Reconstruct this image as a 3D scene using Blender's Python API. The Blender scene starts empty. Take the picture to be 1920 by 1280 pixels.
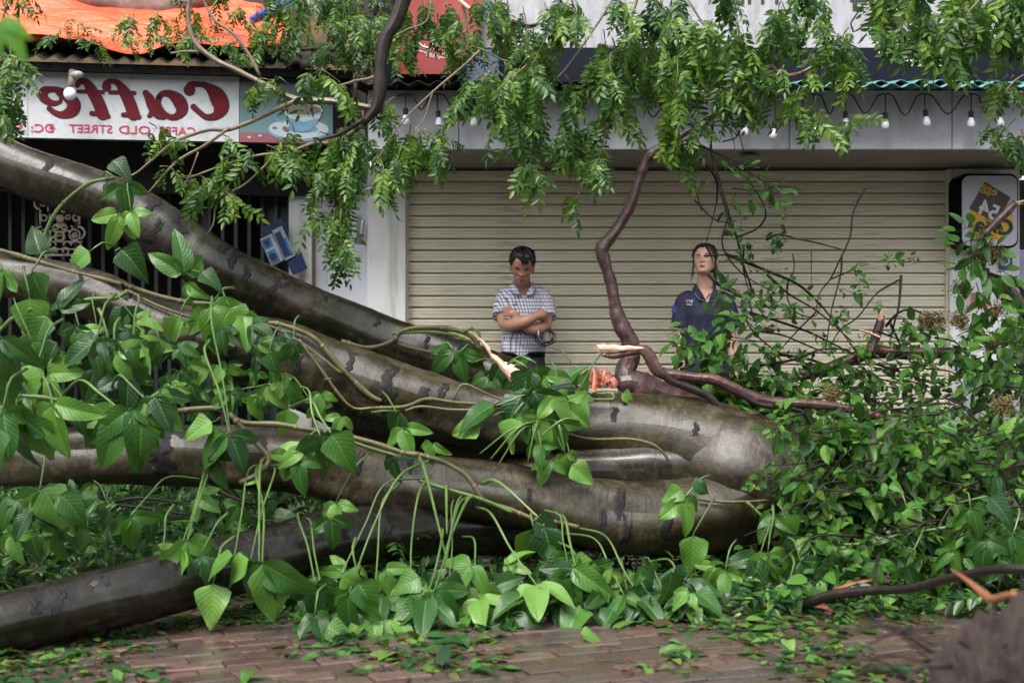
import bpy, math, random
import numpy as np
from mathutils import Vector, Matrix, noise as mnoise

rng = random.Random(11)
SC = bpy.context.scene
COL = SC.collection
F = 2666.7          # focal length in pixels of the 1920 wide photograph
CH = 1.12           # camera height

# ------------------------------------------------------------------ camera
cd = bpy.data.cameras.new('camera')
cam = bpy.data.objects.new('camera', cd)
COL.objects.link(cam)
cam.location = (0, 0, CH)
cam.rotation_euler = (math.radians(90), 0, 0)
cd.lens = 50
cd.sensor_width = 36
cd.clip_end = 300
cd.dof.use_dof = True
cd.dof.focus_distance = 7.7
cd.dof.aperture_fstop = 2.9
SC.camera = cam

# ------------------------------------------------------------------ sky, sun
W = bpy.data.worlds.new('World')
SC.world = W
W.use_nodes = True
nt = W.node_tree
bg = nt.nodes['Background']
sky = nt.nodes.new('ShaderNodeTexSky')
sky.sky_type = 'NISHITA'
sky.sun_disc = False
SUN_EL, SUN_ROT = math.radians(56), math.radians(203)
sky.sun_elevation = SUN_EL
sky.sun_rotation = SUN_ROT
sky.air_density = 1.0
sky.dust_density = 4.0
hs = nt.nodes.new('ShaderNodeHueSaturation')
hs.inputs['Saturation'].default_value = 0.35
nt.links.new(sky.outputs[0], hs.inputs['Color'])
nt.links.new(hs.outputs[0], bg.inputs['Color'])
bg.inputs['Strength'].default_value = 0.15
sd = bpy.data.lights.new('sun', 'SUN')
sd.energy = 1.5
sd.angle = math.radians(30)
sd.color = (1.0, 0.97, 0.93)
sun = bpy.data.objects.new('sun', sd)
COL.objects.link(sun)
# direction towards the sun: azimuth measured clockwise from +Y
sdir = Vector((math.sin(SUN_ROT) * math.cos(SUN_EL), math.cos(SUN_ROT) * math.cos(SUN_EL), math.sin(SUN_EL)))
sun.rotation_euler = sdir.to_track_quat('Z', 'Y').to_euler()
sun.location = sdir * 30
SC.view_settings.view_transform = 'Standard'
SC.view_settings.look = 'None'
SC.view_settings.gamma = 1
SC.view_settings.use_curve_mapping = False
SC.view_settings.exposure = 1.45

# ------------------------------------------------------------------ helpers
def P(px, py, d):
    return Vector(((px - 960) / F * d, d, CH + (640 - py) / F * d))

def S(px, d):
    return px * d / F

def tagp(o, label=None, cat=None, group=None, kind=None):
    if label: o['label'] = label
    if cat: o['category'] = cat
    if group: o['group'] = group
    if kind: o['kind'] = kind
    return o

def thing(name, label, cat, loc=(0, 0, 0), group=None, rot=(0, 0, 0)):
    o = bpy.data.objects.new(name, None)
    o.empty_display_size = 0.1
    COL.objects.link(o)
    o.location = loc
    o.rotation_euler = rot
    o['_m'] = 1
    bpyM[o.name] = Matrix.LocRotScale(Vector(loc), None, None) if rot == (0, 0, 0) else Matrix.Translation(Vector(loc)) @ Matrix.Rotation(rot[2], 4, 'Z')
    del o['_m']
    return tagp(o, label, cat, group)

bpyM = {}

def wm(o):
    """world matrix of an object of ours (parents are never scaled)"""
    if o is None: return Matrix.Identity(4)
    if o.name in bpyM: return bpyM[o.name]
    m = wm(o.parent) @ o.matrix_basis
    return m

class MB:
    def __init__(s):
        s.v, s.f, s.uv, s.mi, s.n = [], [], [], [], 0
    def add(s, v, f, uv=None, mi=0):
        v = np.asarray(v, float).reshape(-1, 3)
        s.v.append(v)
        s.uv.append(np.zeros((len(v), 2)) if uv is None else np.asarray(uv, float).reshape(-1, 2))
        n = s.n
        for q in f:
            s.f.append(tuple(int(i) + n for i in q))
            s.mi.append(mi)
        s.n += len(v)
        return s
    def mesh(s, name, mats, smooth=True):
        me = bpy.data.meshes.new(name)
        V = np.concatenate(s.v) if s.v else np.zeros((0, 3))
        me.from_pydata(V.tolist(), [], s.f)
        if s.v:
            U = np.concatenate(s.uv)
            ul = me.uv_layers.new(name='UVMap')
            li = np.empty(len(me.loops), np.int32)
            me.loops.foreach_get('vertex_index', li)
            ul.data.foreach_set('uv', U[li].astype(np.float32).ravel())
        for m in (mats if isinstance(mats, (list, tuple)) else [mats]):
            me.materials.append(m)
        me.polygons.foreach_set('material_index', np.array(s.mi, np.int32))
        me.polygons.foreach_set('use_smooth', np.full(len(s.f), smooth))
        me.update()
        return me
    def build(s, name, mats, parent=None, smooth=True, local=False, kind=None, label=None):
        """vertices are world coordinates unless local"""
        me = s.mesh(name, mats, smooth)
        if parent is not None and not local:
            me.transform(wm(parent).inverted())
        o = bpy.data.objects.new(name, me)
        COL.objects.link(o)
        if parent is not None: o.parent = parent
        if kind: o['kind'] = kind
        if label: o['label'] = label
        return o

def link_copy(name, me, parent, M):
    o = bpy.data.objects.new(name, me)
    COL.objects.link(o)
    o.parent = parent
    o.matrix_basis = wm(parent).inverted() @ M
    return o

BOXF = [(0, 3, 2, 1), (4, 5, 6, 7), (0, 1, 5, 4), (1, 2, 6, 5), (2, 3, 7, 6), (3, 0, 4, 7)]
def box(mb, x0, x1, y0, y1, z0, z1, mi=0, M=None):
    v = [(x0, y0, z0), (x1, y0, z0), (x1, y1, z0), (x0, y1, z0), (x0, y0, z1), (x1, y0, z1), (x1, y1, z1), (x0, y1, z1)]
    if M is not None: v = [tuple(M @ Vector(p)) for p in v]
    mb.add(v, BOXF, None, mi)
    return mb

def bbox_(mb, x0, x1, y0, y1, z0, z1, b=0.004, mi=0, M=None):
    """box with chamfered edges"""
    v, f = [], []
    for z, i in ((z0, b), (z0 + b, 0), (z1 - b, 0), (z1, b)):
        a, c, e, g = x0 + i, x1 - i, y0 + i, y1 - i
        k = b if i == 0 else b * 0.6
        v += [(a + k, e, z), (c - k, e, z), (c, e + k, z), (c, g - k, z), (c - k, g, z), (a + k, g, z), (a, g - k, z), (a, e + k, z)]
    for r in range(3):
        for j in range(8):
            k = (j + 1) % 8
            f.append((r * 8 + j, r * 8 + k, r * 8 + 8 + k, r * 8 + 8 + j))
    f.append(tuple(reversed(range(8))))
    f.append(tuple(range(24, 32)))
    if M is not None: v = [tuple(M @ Vector(p)) for p in v]
    mb.add(v, f, None, mi)
    return mb

def resample(pts, rad, step):
    p = np.array([tuple(q) for q in pts], float)
    r = np.array(rad if hasattr(rad, '__len__') else [rad] * len(p), float)
    n = len(p)
    if n == 2:
        k = max(2, int(np.linalg.norm(p[1] - p[0]) / step) + 1)
        t = np.linspace(0, 1, k)[:, None]
        return p[0] * (1 - t) + p[1] * t, r[0] * (1 - t[:, 0]) + r[1] * t[:, 0]
    pe = np.vstack([2 * p[0] - p[1], p, 2 * p[-1] - p[-2]])
    re_ = np.concatenate([[r[0]], r, [r[-1]]])
    op, orr = [], []
    for i in range(n - 1):
        k = max(1, int(np.linalg.norm(p[i + 1] - p[i]) / step + 0.5))
        for j in range(k):
            t = j / k
            a, b, c, d = pe[i], pe[i + 1], pe[i + 2], pe[i + 3]
            op.append(0.5 * (2 * b + (c - a) * t + (2 * a - 5 * b + 4 * c - d) * t * t + (3 * b - a - 3 * c + d) * t ** 3))
            a, b, c, d = re_[i], re_[i + 1], re_[i + 2], re_[i + 3]
            orr.append(max(0.0004, 0.5 * (2 * b + (c - a) * t + (2 * a - 5 * b + 4 * c - d) * t * t + (3 * b - a - 3 * c + d) * t ** 3)))
    op.append(p[-1]); orr.append(r[-1])
    return np.array(op), np.array(orr)

def tube(mb, pts, rad, segs=7, step=0.05, mod=None, cap=True, mi=0, voff=0.0):
    p, r = resample(pts, rad, step)
    n = len(p)
    T = np.gradient(p, axis=0)
    T /= np.linalg.norm(T, axis=1)[:, None] + 1e-9
    ref = np.array([0, -1.0, 0.3]) if abs(T[0] @ np.array([0, -1, .3])) < 0.95 else np.array([0, 0, 1.0])
    N = np.zeros_like(p)
    u = ref - T[0] * (ref @ T[0]); N[0] = u / np.linalg.norm(u)
    for i in range(1, n):
        u = N[i - 1] - T[i] * (N[i - 1] @ T[i])
        N[i] = u / (np.linalg.norm(u) + 1e-9)
    B = np.cross(T, N)
    th = np.arange(segs + 1) / segs * 2 * math.pi
    L = np.concatenate([[0], np.cumsum(np.linalg.norm(np.diff(p, axis=0), axis=1))])
    R = np.repeat(r[:, None], segs + 1, 1)
    if mod is not None:
        for i in range(n):
            for j in range(segs):
                R[i, j] *= mod(th[j], L[i], p[i])
            R[i, segs] = R[i, 0]
    V = p[:, None, :] + R[:, :, None] * (np.cos(th)[None, :, None] * N[:, None, :] + np.sin(th)[None, :, None] * B[:, None, :])
    rm = float(np.mean(r))
    uv = np.zeros((n, segs + 1, 2))
    uv[:, :, 0] = th[None, :] * rm
    uv[:, :, 1] = L[:, None] + voff
    f = []
    w = segs + 1
    for i in range(n - 1):
        for j in range(segs):
            f.append((i * w + j, i * w + j + 1, (i + 1) * w + j + 1, (i + 1) * w + j))
    Vf = V.reshape(-1, 3)
    uvf = uv.reshape(-1, 2)
    if cap:
        k = len(Vf)
        Vf = np.vstack([Vf, p[0], p[-1]])
        uvf = np.vstack([uvf, uv[0, 0], uv[-1, 0]])
        for j in range(segs):
            f.append((k, j + 1, j))
            f.append((k + 1, (n - 1) * w + j, (n - 1) * w + j + 1))
    mb.add(Vf, f, uvf, mi)
    mb.last = (p, T, N, B, r, L, mod)
    return mb

def ball(mb, c, rx, ry=None, rz=None, nu=12, nv=8, mi=0, M=None):
    ry = ry or rx; rz = rz or rx
    v, f = [], []
    for i in range(nv + 1):
        a = math.pi * i / nv
        for j in range(nu):
            b = 2 * math.pi * j / nu
            q = Vector((rx * math.sin(a) * math.cos(b), ry * math.sin(a) * math.sin(b), rz * math.cos(a)))
            if M is not None: q = M @ q
            v.append(tuple(q + Vector(c)))
    for i in range(nv):
        for j in range(nu):
            k = (j + 1) % nu
            f.append((i * nu + j, (i + 1) * nu + j, (i + 1) * nu + k, i * nu + k))
    mb.add(v, f, None, mi)
    return mb

def PT(lst, d=None):
    """list of (px,py[,d]) -> points"""
    return [P(q[0], q[1], q[2] if d is None else d) for q in lst]

def flat(mb, poly, y, t, mi=0, M=None):
    """extruded polygon in the xz plane, front face at y, thickness t (towards +y)"""
    n = len(poly)
    v = [(p[0], y, p[1]) for p in poly] + [(p[0], y + t, p[1]) for p in poly]
    if M is not None: v = [tuple(M @ Vector(q)) for q in v]
    f = [tuple(range(n)), tuple(reversed(range(n, 2 * n)))] + [(i, i + n, (i + 1) % n + n, (i + 1) % n) for i in range(n)]
    mb.add(v, f, None, mi)
    return mb

def ellipse(cx, cz, rx, rz, n=36, a0=0, a1=2 * math.pi):
    return [(cx + rx * math.cos(a0 + (a1 - a0) * i / n), cz + rz * math.sin(a0 + (a1 - a0) * i / n)) for i in range(n)]

def rrect(x0, x1, z0, z1, r, n=6):
    out = []
    for cx, cz, a in ((x1 - r, z1 - r, 0), (x0 + r, z1 - r, 90), (x0 + r, z0 + r, 180), (x1 - r, z0 + r, 270)):
        for i in range(n + 1):
            t = math.radians(a + 90 * i / n)
            out.append((cx + r * math.cos(t), cz + r * math.sin(t)))
    return out

def ribbon(mb, pts, y, t=0.002, mi=0, grow=0.0, M=None):
    """brush stroke with changing width: pts (x,z,w)"""
    p, w = resample([(q[0], 0, q[1]) for q in pts], [q[2] for q in pts], 0.006)
    T = np.gradient(p, axis=0)
    T /= np.linalg.norm(T, axis=1)[:, None] + 1e-9
    nx, nz = -T[:, 2], T[:, 0]
    h = w / 2 + grow
    L = [(p[i, 0] + nx[i] * h[i], p[i, 2] + nz[i] * h[i]) for i in range(len(p))]
    R = [(p[i, 0] - nx[i] * h[i], p[i, 2] - nz[i] * h[i]) for i in range(len(p))]
    v = [(a, y, b) for a, b in L] + [(a, y, b) for a, b in R]
    n = len(L)
    f = [(i, i + 1, n + i + 1, n + i) for i in range(n - 1)]
    if M is not None: v = [tuple(M @ Vector(q)) for q in v]
    mb.add(v, f, None, mi)
    for k, q in ((0, 0), (n - 1, -1)):
        e = ellipse(p[k, 0], p[k, 2], h[k], h[k], 14)
        vv = [(a, y - 0.0004, b) for a, b in e]
        if M is not None: vv = [tuple(M @ Vector(q_)) for q_ in vv]
        mb.add(vv, [tuple(range(14))], None, mi)

def text(name, s, size, mat, parent, M, align='CENTER', ext=0.0006, bold=0.0, mirror=True, sx=1.0, shear=0.0):
    """lettering as a mesh, mirrored as the photograph shows it; M maps text plane xy to the place"""
    cu = bpy.data.curves.new(name, 'FONT')
    cu.body = s
    cu.size = size
    cu.align_x = align
    cu.align_y = 'CENTER'
    cu.extrude = ext
    cu.offset = bold
    cu.shear = shear
    cu.resolution_u = 3
    ob = bpy.data.objects.new(name, cu)
    COL.objects.link(ob)
    dg = bpy.context.evaluated_depsgraph_get()
    dg.update()
    me = bpy.data.meshes.new_from_object(ob.evaluated_get(dg))
    bpy.data.objects.remove(ob)
    bpy.data.curves.remove(cu)
    me.name = name
    me.materials.clear()
    me.materials.append(mat)
    me.transform(Matrix.Diagonal((-sx if mirror else sx, 1, 1, 1)))
    me.transform(M)
    if parent is not None: me.transform(wm(parent).inverted())
    me.flip_normals() if mirror else None
    o = bpy.data.objects.new(name, me)
    COL.objects.link(o)
    if parent is not None: o.parent = parent
    return o

# text plane: x right, y up -> faces the camera (-Y)
UP = Matrix(((1, 0, 0, 0), (0, 0, -1, 0), (0, 1, 0, 0), (0, 0, 0, 1)))

# ------------------------------------------------------------------ materials
def sock(n, *names):
    for k in names:
        if k in n.inputs: return n.inputs[k]

class NT:
    def __init__(s, name):
        s.m = bpy.data.materials.new(name)
        s.m.use_nodes = True
        s.t = s.m.node_tree
        s.b = s.t.nodes['Principled BSDF']
        s.out = s.t.nodes['Material Output']
    def n(s, typ, **kw):
        o = s.t.nodes.new(typ)
        for k, v in kw.items():
            if hasattr(o, k): setattr(o, k, v)
            else: o.inputs[k].default_value = v
        return o
    def l(s, a, b): s.t.links.new(a, b)
    def coord(s, kind='Object', scale=(1, 1, 1)):
        tc = s.n('ShaderNodeTexCoord')
        mp = s.n('ShaderNodeMapping')
        mp.inputs['Scale'].default_value = scale
        s.l(tc.outputs[kind], mp.inputs['Vector'])
        return mp.outputs[0]
    def noise(s, vec, scale, detail=4, rough=0.6, dist=0.0):
        n = s.n('ShaderNodeTexNoise')
        n.inputs['Scale'].default_value = scale
        n.inputs['Detail'].default_value = detail
        n.inputs['Roughness'].default_value = rough
        n.inputs['Distortion'].default_value = dist
        s.l(vec, n.inputs['Vector'])
        return n.outputs['Fac']
    def ramp(s, fac, stops):
        r = s.n('ShaderNodeValToRGB')
        e = r.color_ramp.elements
        while len(e) < len(stops): e.new(0.5)
        for i, (p, c) in enumerate(stops):
            e[i].position = p
            e[i].color = (*c, 1) if hasattr(c, '__len__') else (c, c, c, 1)
        s.l(fac, r.inputs[0])
        return r.outputs[0]
    def mix(s, fac, a, b, blend='MIX'):
        m = s.n('ShaderNodeMix', data_type='RGBA', blend_type=blend)
        for i, v in ((0, fac), (6, a), (7, b)):
            if hasattr(v, 'is_linked') or isinstance(v, bpy.types.NodeSocket): s.l(v, m.inputs[i])
            elif hasattr(v, '__len__'): m.inputs[i].default_value = (*v, 1)
            else: m.inputs[i].default_value = v
        return m.outputs[2]
    def math(s, op, a, b=0.0, c=None):
        m = s.n('ShaderNodeMath', operation=op)
        for i, v in enumerate((a, b) if c is None else (a, b, c)):
            if isinstance(v, bpy.types.NodeSocket): s.l(v, m.inputs[i])
            else: m.inputs[i].default_value = v
        return m.outputs[0]
    def bump(s, h, strength=0.3, dist=0.01):
        b = s.n('ShaderNodeBump')
        b.inputs['Strength'].default_value = strength
        b.inputs['Distance'].default_value = dist
        s.l(h, b.inputs['Height'])
        s.l(b.outputs[0], s.b.inputs['Normal'])
        return b
    def set(s, **kw):
        for k, v in kw.items():
            i = s.b.inputs[{'base': 'Base Color', 'rough': 'Roughness', 'metal': 'Metallic', 'coat': 'Coat Weight', 'coatr': 'Coat Roughness', 'spec': 'Specular IOR Level', 'ior': 'IOR', 'sss': 'Subsurface Weight', 'trans': 'Transmission Weight'}[k]]
            if isinstance(v, bpy.types.NodeSocket): s.l(v, i)
            elif hasattr(v, '__len__'): i.default_value = (*v, 1)
            else: i.default_value = v
        return s

def simple(name, col, rough=0.5, var=0.25, scale=8, bump=0.0, bscale=60, metal=0.0, dirt=None, coat=0.0, spec=0.5):
    t = NT(name)
    c = t.coord('Object')
    f = t.noise(c, scale, 5)
    lo = tuple(x * (1 - var) for x in col); hi = tuple(min(1, x * (1 + var)) for x in col)
    base = t.ramp(f, [(0.3, lo), (0.7, hi)])
    if dirt:
        f2 = t.noise(t.coord('Object', dirt.get('scale', (1, 1, 1))), dirt.get('s', 3), 6, 0.65)
        k = t.ramp(f2, [(dirt.get('a', 0.5), 0.0), (dirt.get('b', 0.75), 1.0)])
        base = t.mix(k, base, dirt['col'])
    t.set(base=base, rough=rough, metal=metal, coat=coat, spec=spec)
    if bump:
        t.bump(t.noise(c, bscale, 4), bump, 0.004)
    return t.m

MAT = {}
def bark(name, greys, moss, scar_amt, rough=0.36, scarscale=(7, 11), bmp=.6):
    t = NT(name)
    o = t.coord('Object')
    f = t.noise(o, 3.4, 10, 0.74, 1.2)
    base = t.ramp(f, [(0.34, greys[0]), (0.45, greys[1]), (0.56, greys[2]), (0.70, greys[3])])
    f2 = t.noise(o, 34, 7, 0.75)
    base = t.mix(t.ramp(f2, [(0.40, 0.0), (0.62, 0.75)]), base, greys[0])
    # fine rings and streaks round the stem
    uvs = t.coord('UV', (1.3, 30, 1))
    f4 = t.noise(uvs, 2.4, 6, 0.75)
    base = t.mix(t.ramp(f4, [(0.46, 0.0), (0.7, 0.3)]), base, greys[0])
    f5 = t.noise(t.coord('UV', (4, 7, 1)), 1.5, 5, 0.7)
    base = t.mix(t.ramp(f5, [(0.5, 0.0), (0.7, 0.35)]), base, greys[3])
    f3 = t.noise(o, 2.3, 7, 0.75)
    base = t.mix(t.ramp(f3, [(0.42, 0.0), (0.66, 0.75)]), base, moss)
    # dark transverse scars
    uv = t.coord('UV', (scarscale[0], scarscale[1], 1))
    wob = t.noise(o, 9, 4)
    va = t.n('ShaderNodeVectorMath', operation='ADD')
    sc = t.n('ShaderNodeVectorMath', operation='SCALE')
    nz = t.n('ShaderNodeTexNoise'); nz.inputs['Scale'].default_value = 14; nz.inputs['Detail'].default_value = 5
    t.l(o, nz.inputs['Vector'])
    t.l(nz.outputs['Color'], sc.inputs[0]); sc.inputs['Scale'].default_value = 0.9
    t.l(uv, va.inputs[0]); t.l(sc.outputs[0], va.inputs[1])
    vo = t.n('ShaderNodeTexVoronoi', feature='F1')
    vo.inputs['Scale'].default_value = 1.0
    vo.inputs['Randomness'].default_value = 1.0
    t.l(va.outputs[0], vo.inputs['Vector'])
    sepc = t.n('ShaderNodeSeparateColor')
    t.l(vo.outputs['Color'], sepc.inputs[0])
    thr = t.math('MULTIPLY', t.math('SUBTRACT', sepc.outputs[0], 1 - scar_amt), 1.05 / scar_amt * 0.42)
    d = t.math('SUBTRACT', thr, vo.outputs['Distance'])
    mask = t.ramp(t.math('MULTIPLY_ADD', d, 9, 0.35), [(0.3, 0.0), (0.65, 1.0)])
    crack = t.noise(o, 60, 5, 0.8)
    dark = t.ramp(crack, [(0.35, (0.008, 0.007, 0.008)), (0.75, (0.05, 0.042, 0.04))])
    base = t.mix(mask, base, dark)
    lent = t.noise(o, 90, 2, 0.5)
    base = t.mix(t.ramp(lent, [(0.66, 0.0), (0.72, 0.7)]), base, (0.02, 0.018, 0.015))
    rg = t.ramp(t.noise(o, 5, 5), [(0.3, rough - 0.1), (0.7, rough + 0.16)])
    rg = t.mix(mask, rg, (0.65, 0.65, 0.65))
    t.set(base=base, rough=rg, spec=.42)
    h = t.math('ADD', t.math('MULTIPLY', f2, 0.25), t.math('MULTIPLY', f4, 0.14))
    h = t.math('ADD', h, t.math('MULTIPLY', t.math('MULTIPLY', mask, crack), 1.6))
    t.bump(h, bmp, 0.012)
    return t.m

def leafmat(name, cols, island=0.35, trans=0.3, rough=0.3, veins=True, objr=0.65, bright=(0.12, 0.25, 0.025), vfreq=9, coat=0.0):
    t = NT(name)
    oi = t.n('ShaderNodeObjectInfo')
    ge = t.n('ShaderNodeNewGeometry')
    r = t.math('ADD', t.math('MULTIPLY', oi.outputs['Random'], objr), t.math('MULTIPLY', ge.outputs['Random Per Island'], island))
    base = t.ramp(r, cols)
    o = t.coord('Object')
    f = t.noise(o, 35, 4)
    base = t.mix(t.ramp(f, [(0.45, 0.0), (0.8, 0.35)]), base, tuple(x * 0.6 for x in cols[1][1]))
    yl = t.noise(o, 7 if objr else 3, 5, .7)
    base = t.mix(t.ramp(yl, [(0.62, 0.0), (0.72, 0.6)]), base, (0.11, 0.12, 0.012))
    if veins:
        tc = t.n('ShaderNodeTexCoord')
        sp = t.n('ShaderNodeSeparateXYZ')
        t.l(tc.outputs['UV'], sp.inputs[0])
        au = t.math('ABSOLUTE', t.math('SUBTRACT', sp.outputs[0], 0.5))
        mid = t.math('LESS_THAN', au, 0.018)
        ph = t.math('SUBTRACT', t.math('MULTIPLY', sp.outputs[1], vfreq), t.math('MULTIPLY', au, 5.0))
        fr = t.math('ABSOLUTE', t.math('SUBTRACT', t.math('FRACT', ph), 0.5))
        sv = t.math('MULTIPLY', t.math('LESS_THAN', fr, 0.05), 0.45)
        vm = t.math('MAXIMUM', mid, sv)
        base = t.mix(t.math('MULTIPLY', vm, 0.55), base, bright)
        hgt = t.math('ADD', t.math('MULTIPLY', fr, 0.9), t.math('MULTIPLY', t.math('MINIMUM', t.math('MULTIPLY', au, 10), 1.0), 0.8))
        hgt = t.math('ADD', hgt, t.math('MULTIPLY', t.noise(o, 60, 3), 0.7))
        t.bump(hgt, 0.4, 0.005)
    t.set(base=base, rough=rough, coat=coat * .5, coatr=0.12, spec=.3)
    if trans:
        tr = t.n('ShaderNodeBsdfTranslucent')
        t.l(t.mix(0.5, base, bright), tr.inputs['Color'])
        mx = t.n('ShaderNodeMixShader')
        mx.inputs[0].default_value = trans
        t.l(t.b.outputs[0], mx.inputs[1]); t.l(tr.outputs[0], mx.inputs[2])
        t.l(mx.outputs[0], t.out.inputs['Surface'])
    return t.m

G = [(0.0, (0.0045, 0.0179, 0.0070)), (0.35, (0.0102, 0.0397, 0.0109)), (0.65, (0.0288, 0.0896, 0.0141)), (1.0, (0.0832, 0.1728, 0.0224))]
MAT['leaf_fine'] = leafmat('fine_leaf_green', [(0.0, (0.0098, 0.0307, 0.0087)), (0.3, (0.0216, 0.0640, 0.0130)), (0.6, (0.0590, 0.1322, 0.0180)), (1.0, (0.1574, 0.2473, 0.0289))], 0.4, 0.36, 0.33, veins=False)
MAT['leaf_round'] = leafmat('round_leaf_green', [(0.0, (0.0112, 0.0374, 0.0106)), (0.4, (0.0269, 0.0884, 0.0158)), (0.75, (0.0616, 0.1612, 0.0229)), (1.0, (0.1344, 0.2600, 0.0352))], 0.5, 0.28, 0.27, veins=True, objr=0.5, vfreq=6)
MAT['leaf_big'] = leafmat('big_leaf_green', [(0.0, (0.0050, 0.022, 0.007)), (0.3, (0.010, 0.042, 0.010)), (0.52, (0.026, 0.09, 0.013)), (0.74, (0.085, 0.2, 0.03)), (1.0, (0.17, 0.31, 0.07))], 0.3, 0.25, 0.2, veins=True, objr=0.7, coat=0.3)
MAT['leaf_pile'] = leafmat('pile_leaf_green', G, 1.0, 0.25, 0.3, veins=False, objr=0.0)
MAT['leaf_round_pile'] = leafmat('round_pile_leaf_green', [(0.0, (0.0090, 0.0312, 0.0088)), (0.4, (0.0202, 0.0728, 0.0132)), (0.75, (0.0504, 0.1404, 0.0194)), (1.0, (0.1232, 0.2496, 0.0334))], 1.0, 0.28, 0.27, veins=True, objr=0.0, vfreq=6)
LIT = [(0.0, (0.01, 0.03, 0.01)), (0.35, (0.02, 0.065, 0.016)), (0.62, (0.05, 0.13, 0.022)), (0.8, (0.1, 0.18, 0.03)), (0.86, (0.08, 0.045, 0.02)), (1.0, (0.035, 0.02, 0.012))]
MAT['litter'] = leafmat('littered_leaf', LIT, 1.0, 0.15, 0.35, veins=False, objr=0.0)
MAT['petiole'] = simple('pale_green_stalk', (0.075, 0.135, 0.035), 0.35, 0.35, 6)
MAT['vine'] = simple('brown_green_vine', (0.075, 0.066, 0.026), 0.5, 0.5, 9, 0.4, 80)
MAT['seed'] = simple('brown_seed', (0.12, 0.085, 0.025), 0.55, 0.5, 20)
MAT['bark_grey'] = bark('smooth_grey_bark', [(0.0059, 0.0041, 0.0021), (0.0207, 0.0141, 0.0063), (0.0488, 0.0363, 0.0169), (0.1480, 0.1258, 0.0879)], (0.0141, 0.0155, 0.0035), 0.02, 0.33, (5.5, 9.5), .9)
MAT['bark_olive'] = bark('wet_olive_bark', [(0.005, 0.0035, 0.0025), (0.014, 0.0095, 0.005), (0.03, 0.023, 0.012), (0.11, 0.10, 0.085)], (0.014, 0.015, 0.004), 0.02, 0.22, (6, 10), .45)
MAT['bark_wet'] = bark('soaked_black_brown_bark', [(0.003, 0.002, 0.0015), (0.008, 0.006, 0.0035), (0.016, 0.0125, 0.007), (0.05, 0.047, 0.042)], (0.010, 0.010, 0.003), 0.02, 0.17, (6, 10), .22)
MAT['bark_red'] = simple('wet_red_brown_bark', (0.05, 0.026, 0.024), 0.28, 0.5, 14, 0.7, 70, dirt={'col': (0.2, 0.075, 0.05), 's': 26, 'a': 0.55, 'b': 0.68})
MAT['bark_dark'] = simple('dark_twig_bark', (0.020, 0.014, 0.012), 0.45, 0.5, 18, 0.7, 60, spec=.3)
MAT['bark_pale'] = simple('pale_twig_bark', (0.13, 0.1, 0.066), 0.45, 0.35, 10, 0.4, 70)
def woodmat(name, a, b):
    t = NT(name)
    o = t.coord('Object', (1, 1, 1))
    f = t.noise(o, 40, 5, 0.7, 1.5)
    t.set(base=t.ramp(f, [(0.3, a), (0.7, b)]), rough=0.55)
    t.bump(f, 0.7, 0.006)
    return t.m
MAT['wood_red'] = woodmat('torn_red_wood', (0.34, 0.065, 0.04), (0.78, 0.34, 0.24))
MAT['wood_pale'] = woodmat('torn_pale_wood', (0.5, 0.24, 0.15), (0.8, 0.55, 0.4))
MAT['wood_orange'] = woodmat('torn_orange_wood', (0.16, 0.05, 0.02), (0.32, 0.125, 0.05))
# ================================================================== ground
MAT['earth'] = simple('dark_wet_earth', (0.035, 0.028, 0.024), 0.7, 0.4, 3, 0.6, 30)
gmb = MB()
gmb.add([(-60, -20, -0.05), (60, -20, -0.05), (60, 90, -0.05), (-60, 90, -0.05)], [(0, 1, 2, 3)])
gnd = gmb.build('ground', MAT['earth'], None, False)
gnd['kind'] = 'structure'
pmb = MB()
pmb.add([(-8, 1.5, -0.022), (9, 1.5, -0.022), (9, 12, -0.022), (-8, 12, -0.022)], [(0, 1, 2, 3)])
pave = pmb.build('pavement', MAT['earth'], None, False)
pave['kind'] = 'structure'
t = NT('wet_red_paver')
oi = t.n('ShaderNodeObjectInfo'); ge = t.n('ShaderNodeNewGeometry')
o_ = t.coord('Object')
rr = t.math('FRACT', t.math('ADD', oi.outputs['Random'], ge.outputs['Random Per Island']))
cb = t.ramp(rr, [(0.0, (0.0464, 0.0296, 0.0258)), (0.35, (0.0800, 0.0440, 0.0372)), (0.65, (0.0600, 0.0480, 0.0441)), (1.0, (0.1160, 0.0680, 0.0562))])
wn = t.n('ShaderNodeTexCoord')
gn = t.noise(t.coord('Object'), 30, 6, 0.7)
cb = t.mix(t.ramp(gn, [(0.4, 0.0), (0.75, 0.6)]), cb, (0.06, 0.045, 0.035))
t.set(base=cb, rough=t.ramp(t.noise(o_, 9, 5), [(0.38, 0.06), (0.62, 0.34)]))
t.bump(gn, 0.5, 0.004)
MAT['paver'] = t.m
rot = Matrix.Rotation(math.radians(23), 4, 'Z')
cells = []
bl, bw = 0.205, 0.102
for r in range(-30, 90):
    for c in range(-34, 34):
        x = c * bl + (r % 2) * bl / 2; y = 3.6 + r * bw
        q = rot @ Vector((x, y - 6, 0)) + Vector((0, 6, 0))
        if 3.9 < q.y < 9.2 and abs(q.x) < q.y * 0.38 + 0.5: cells.append(q)
cells.sort(key=lambda q: (q.y if abs(q.x) < q.y * 0.37 and q.y > 4.55 else q.y + 50))
proto = MB(); bbox_(proto, -bl / 2 + .0025, bl / 2 - .0025, -bw / 2 + .0025, bw / 2 - .0025, -0.03, 0, 0.005)
pm = proto.mesh('brick', MAT['paver'], False)
rest = MB(); pv = proto.v[0]
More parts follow.
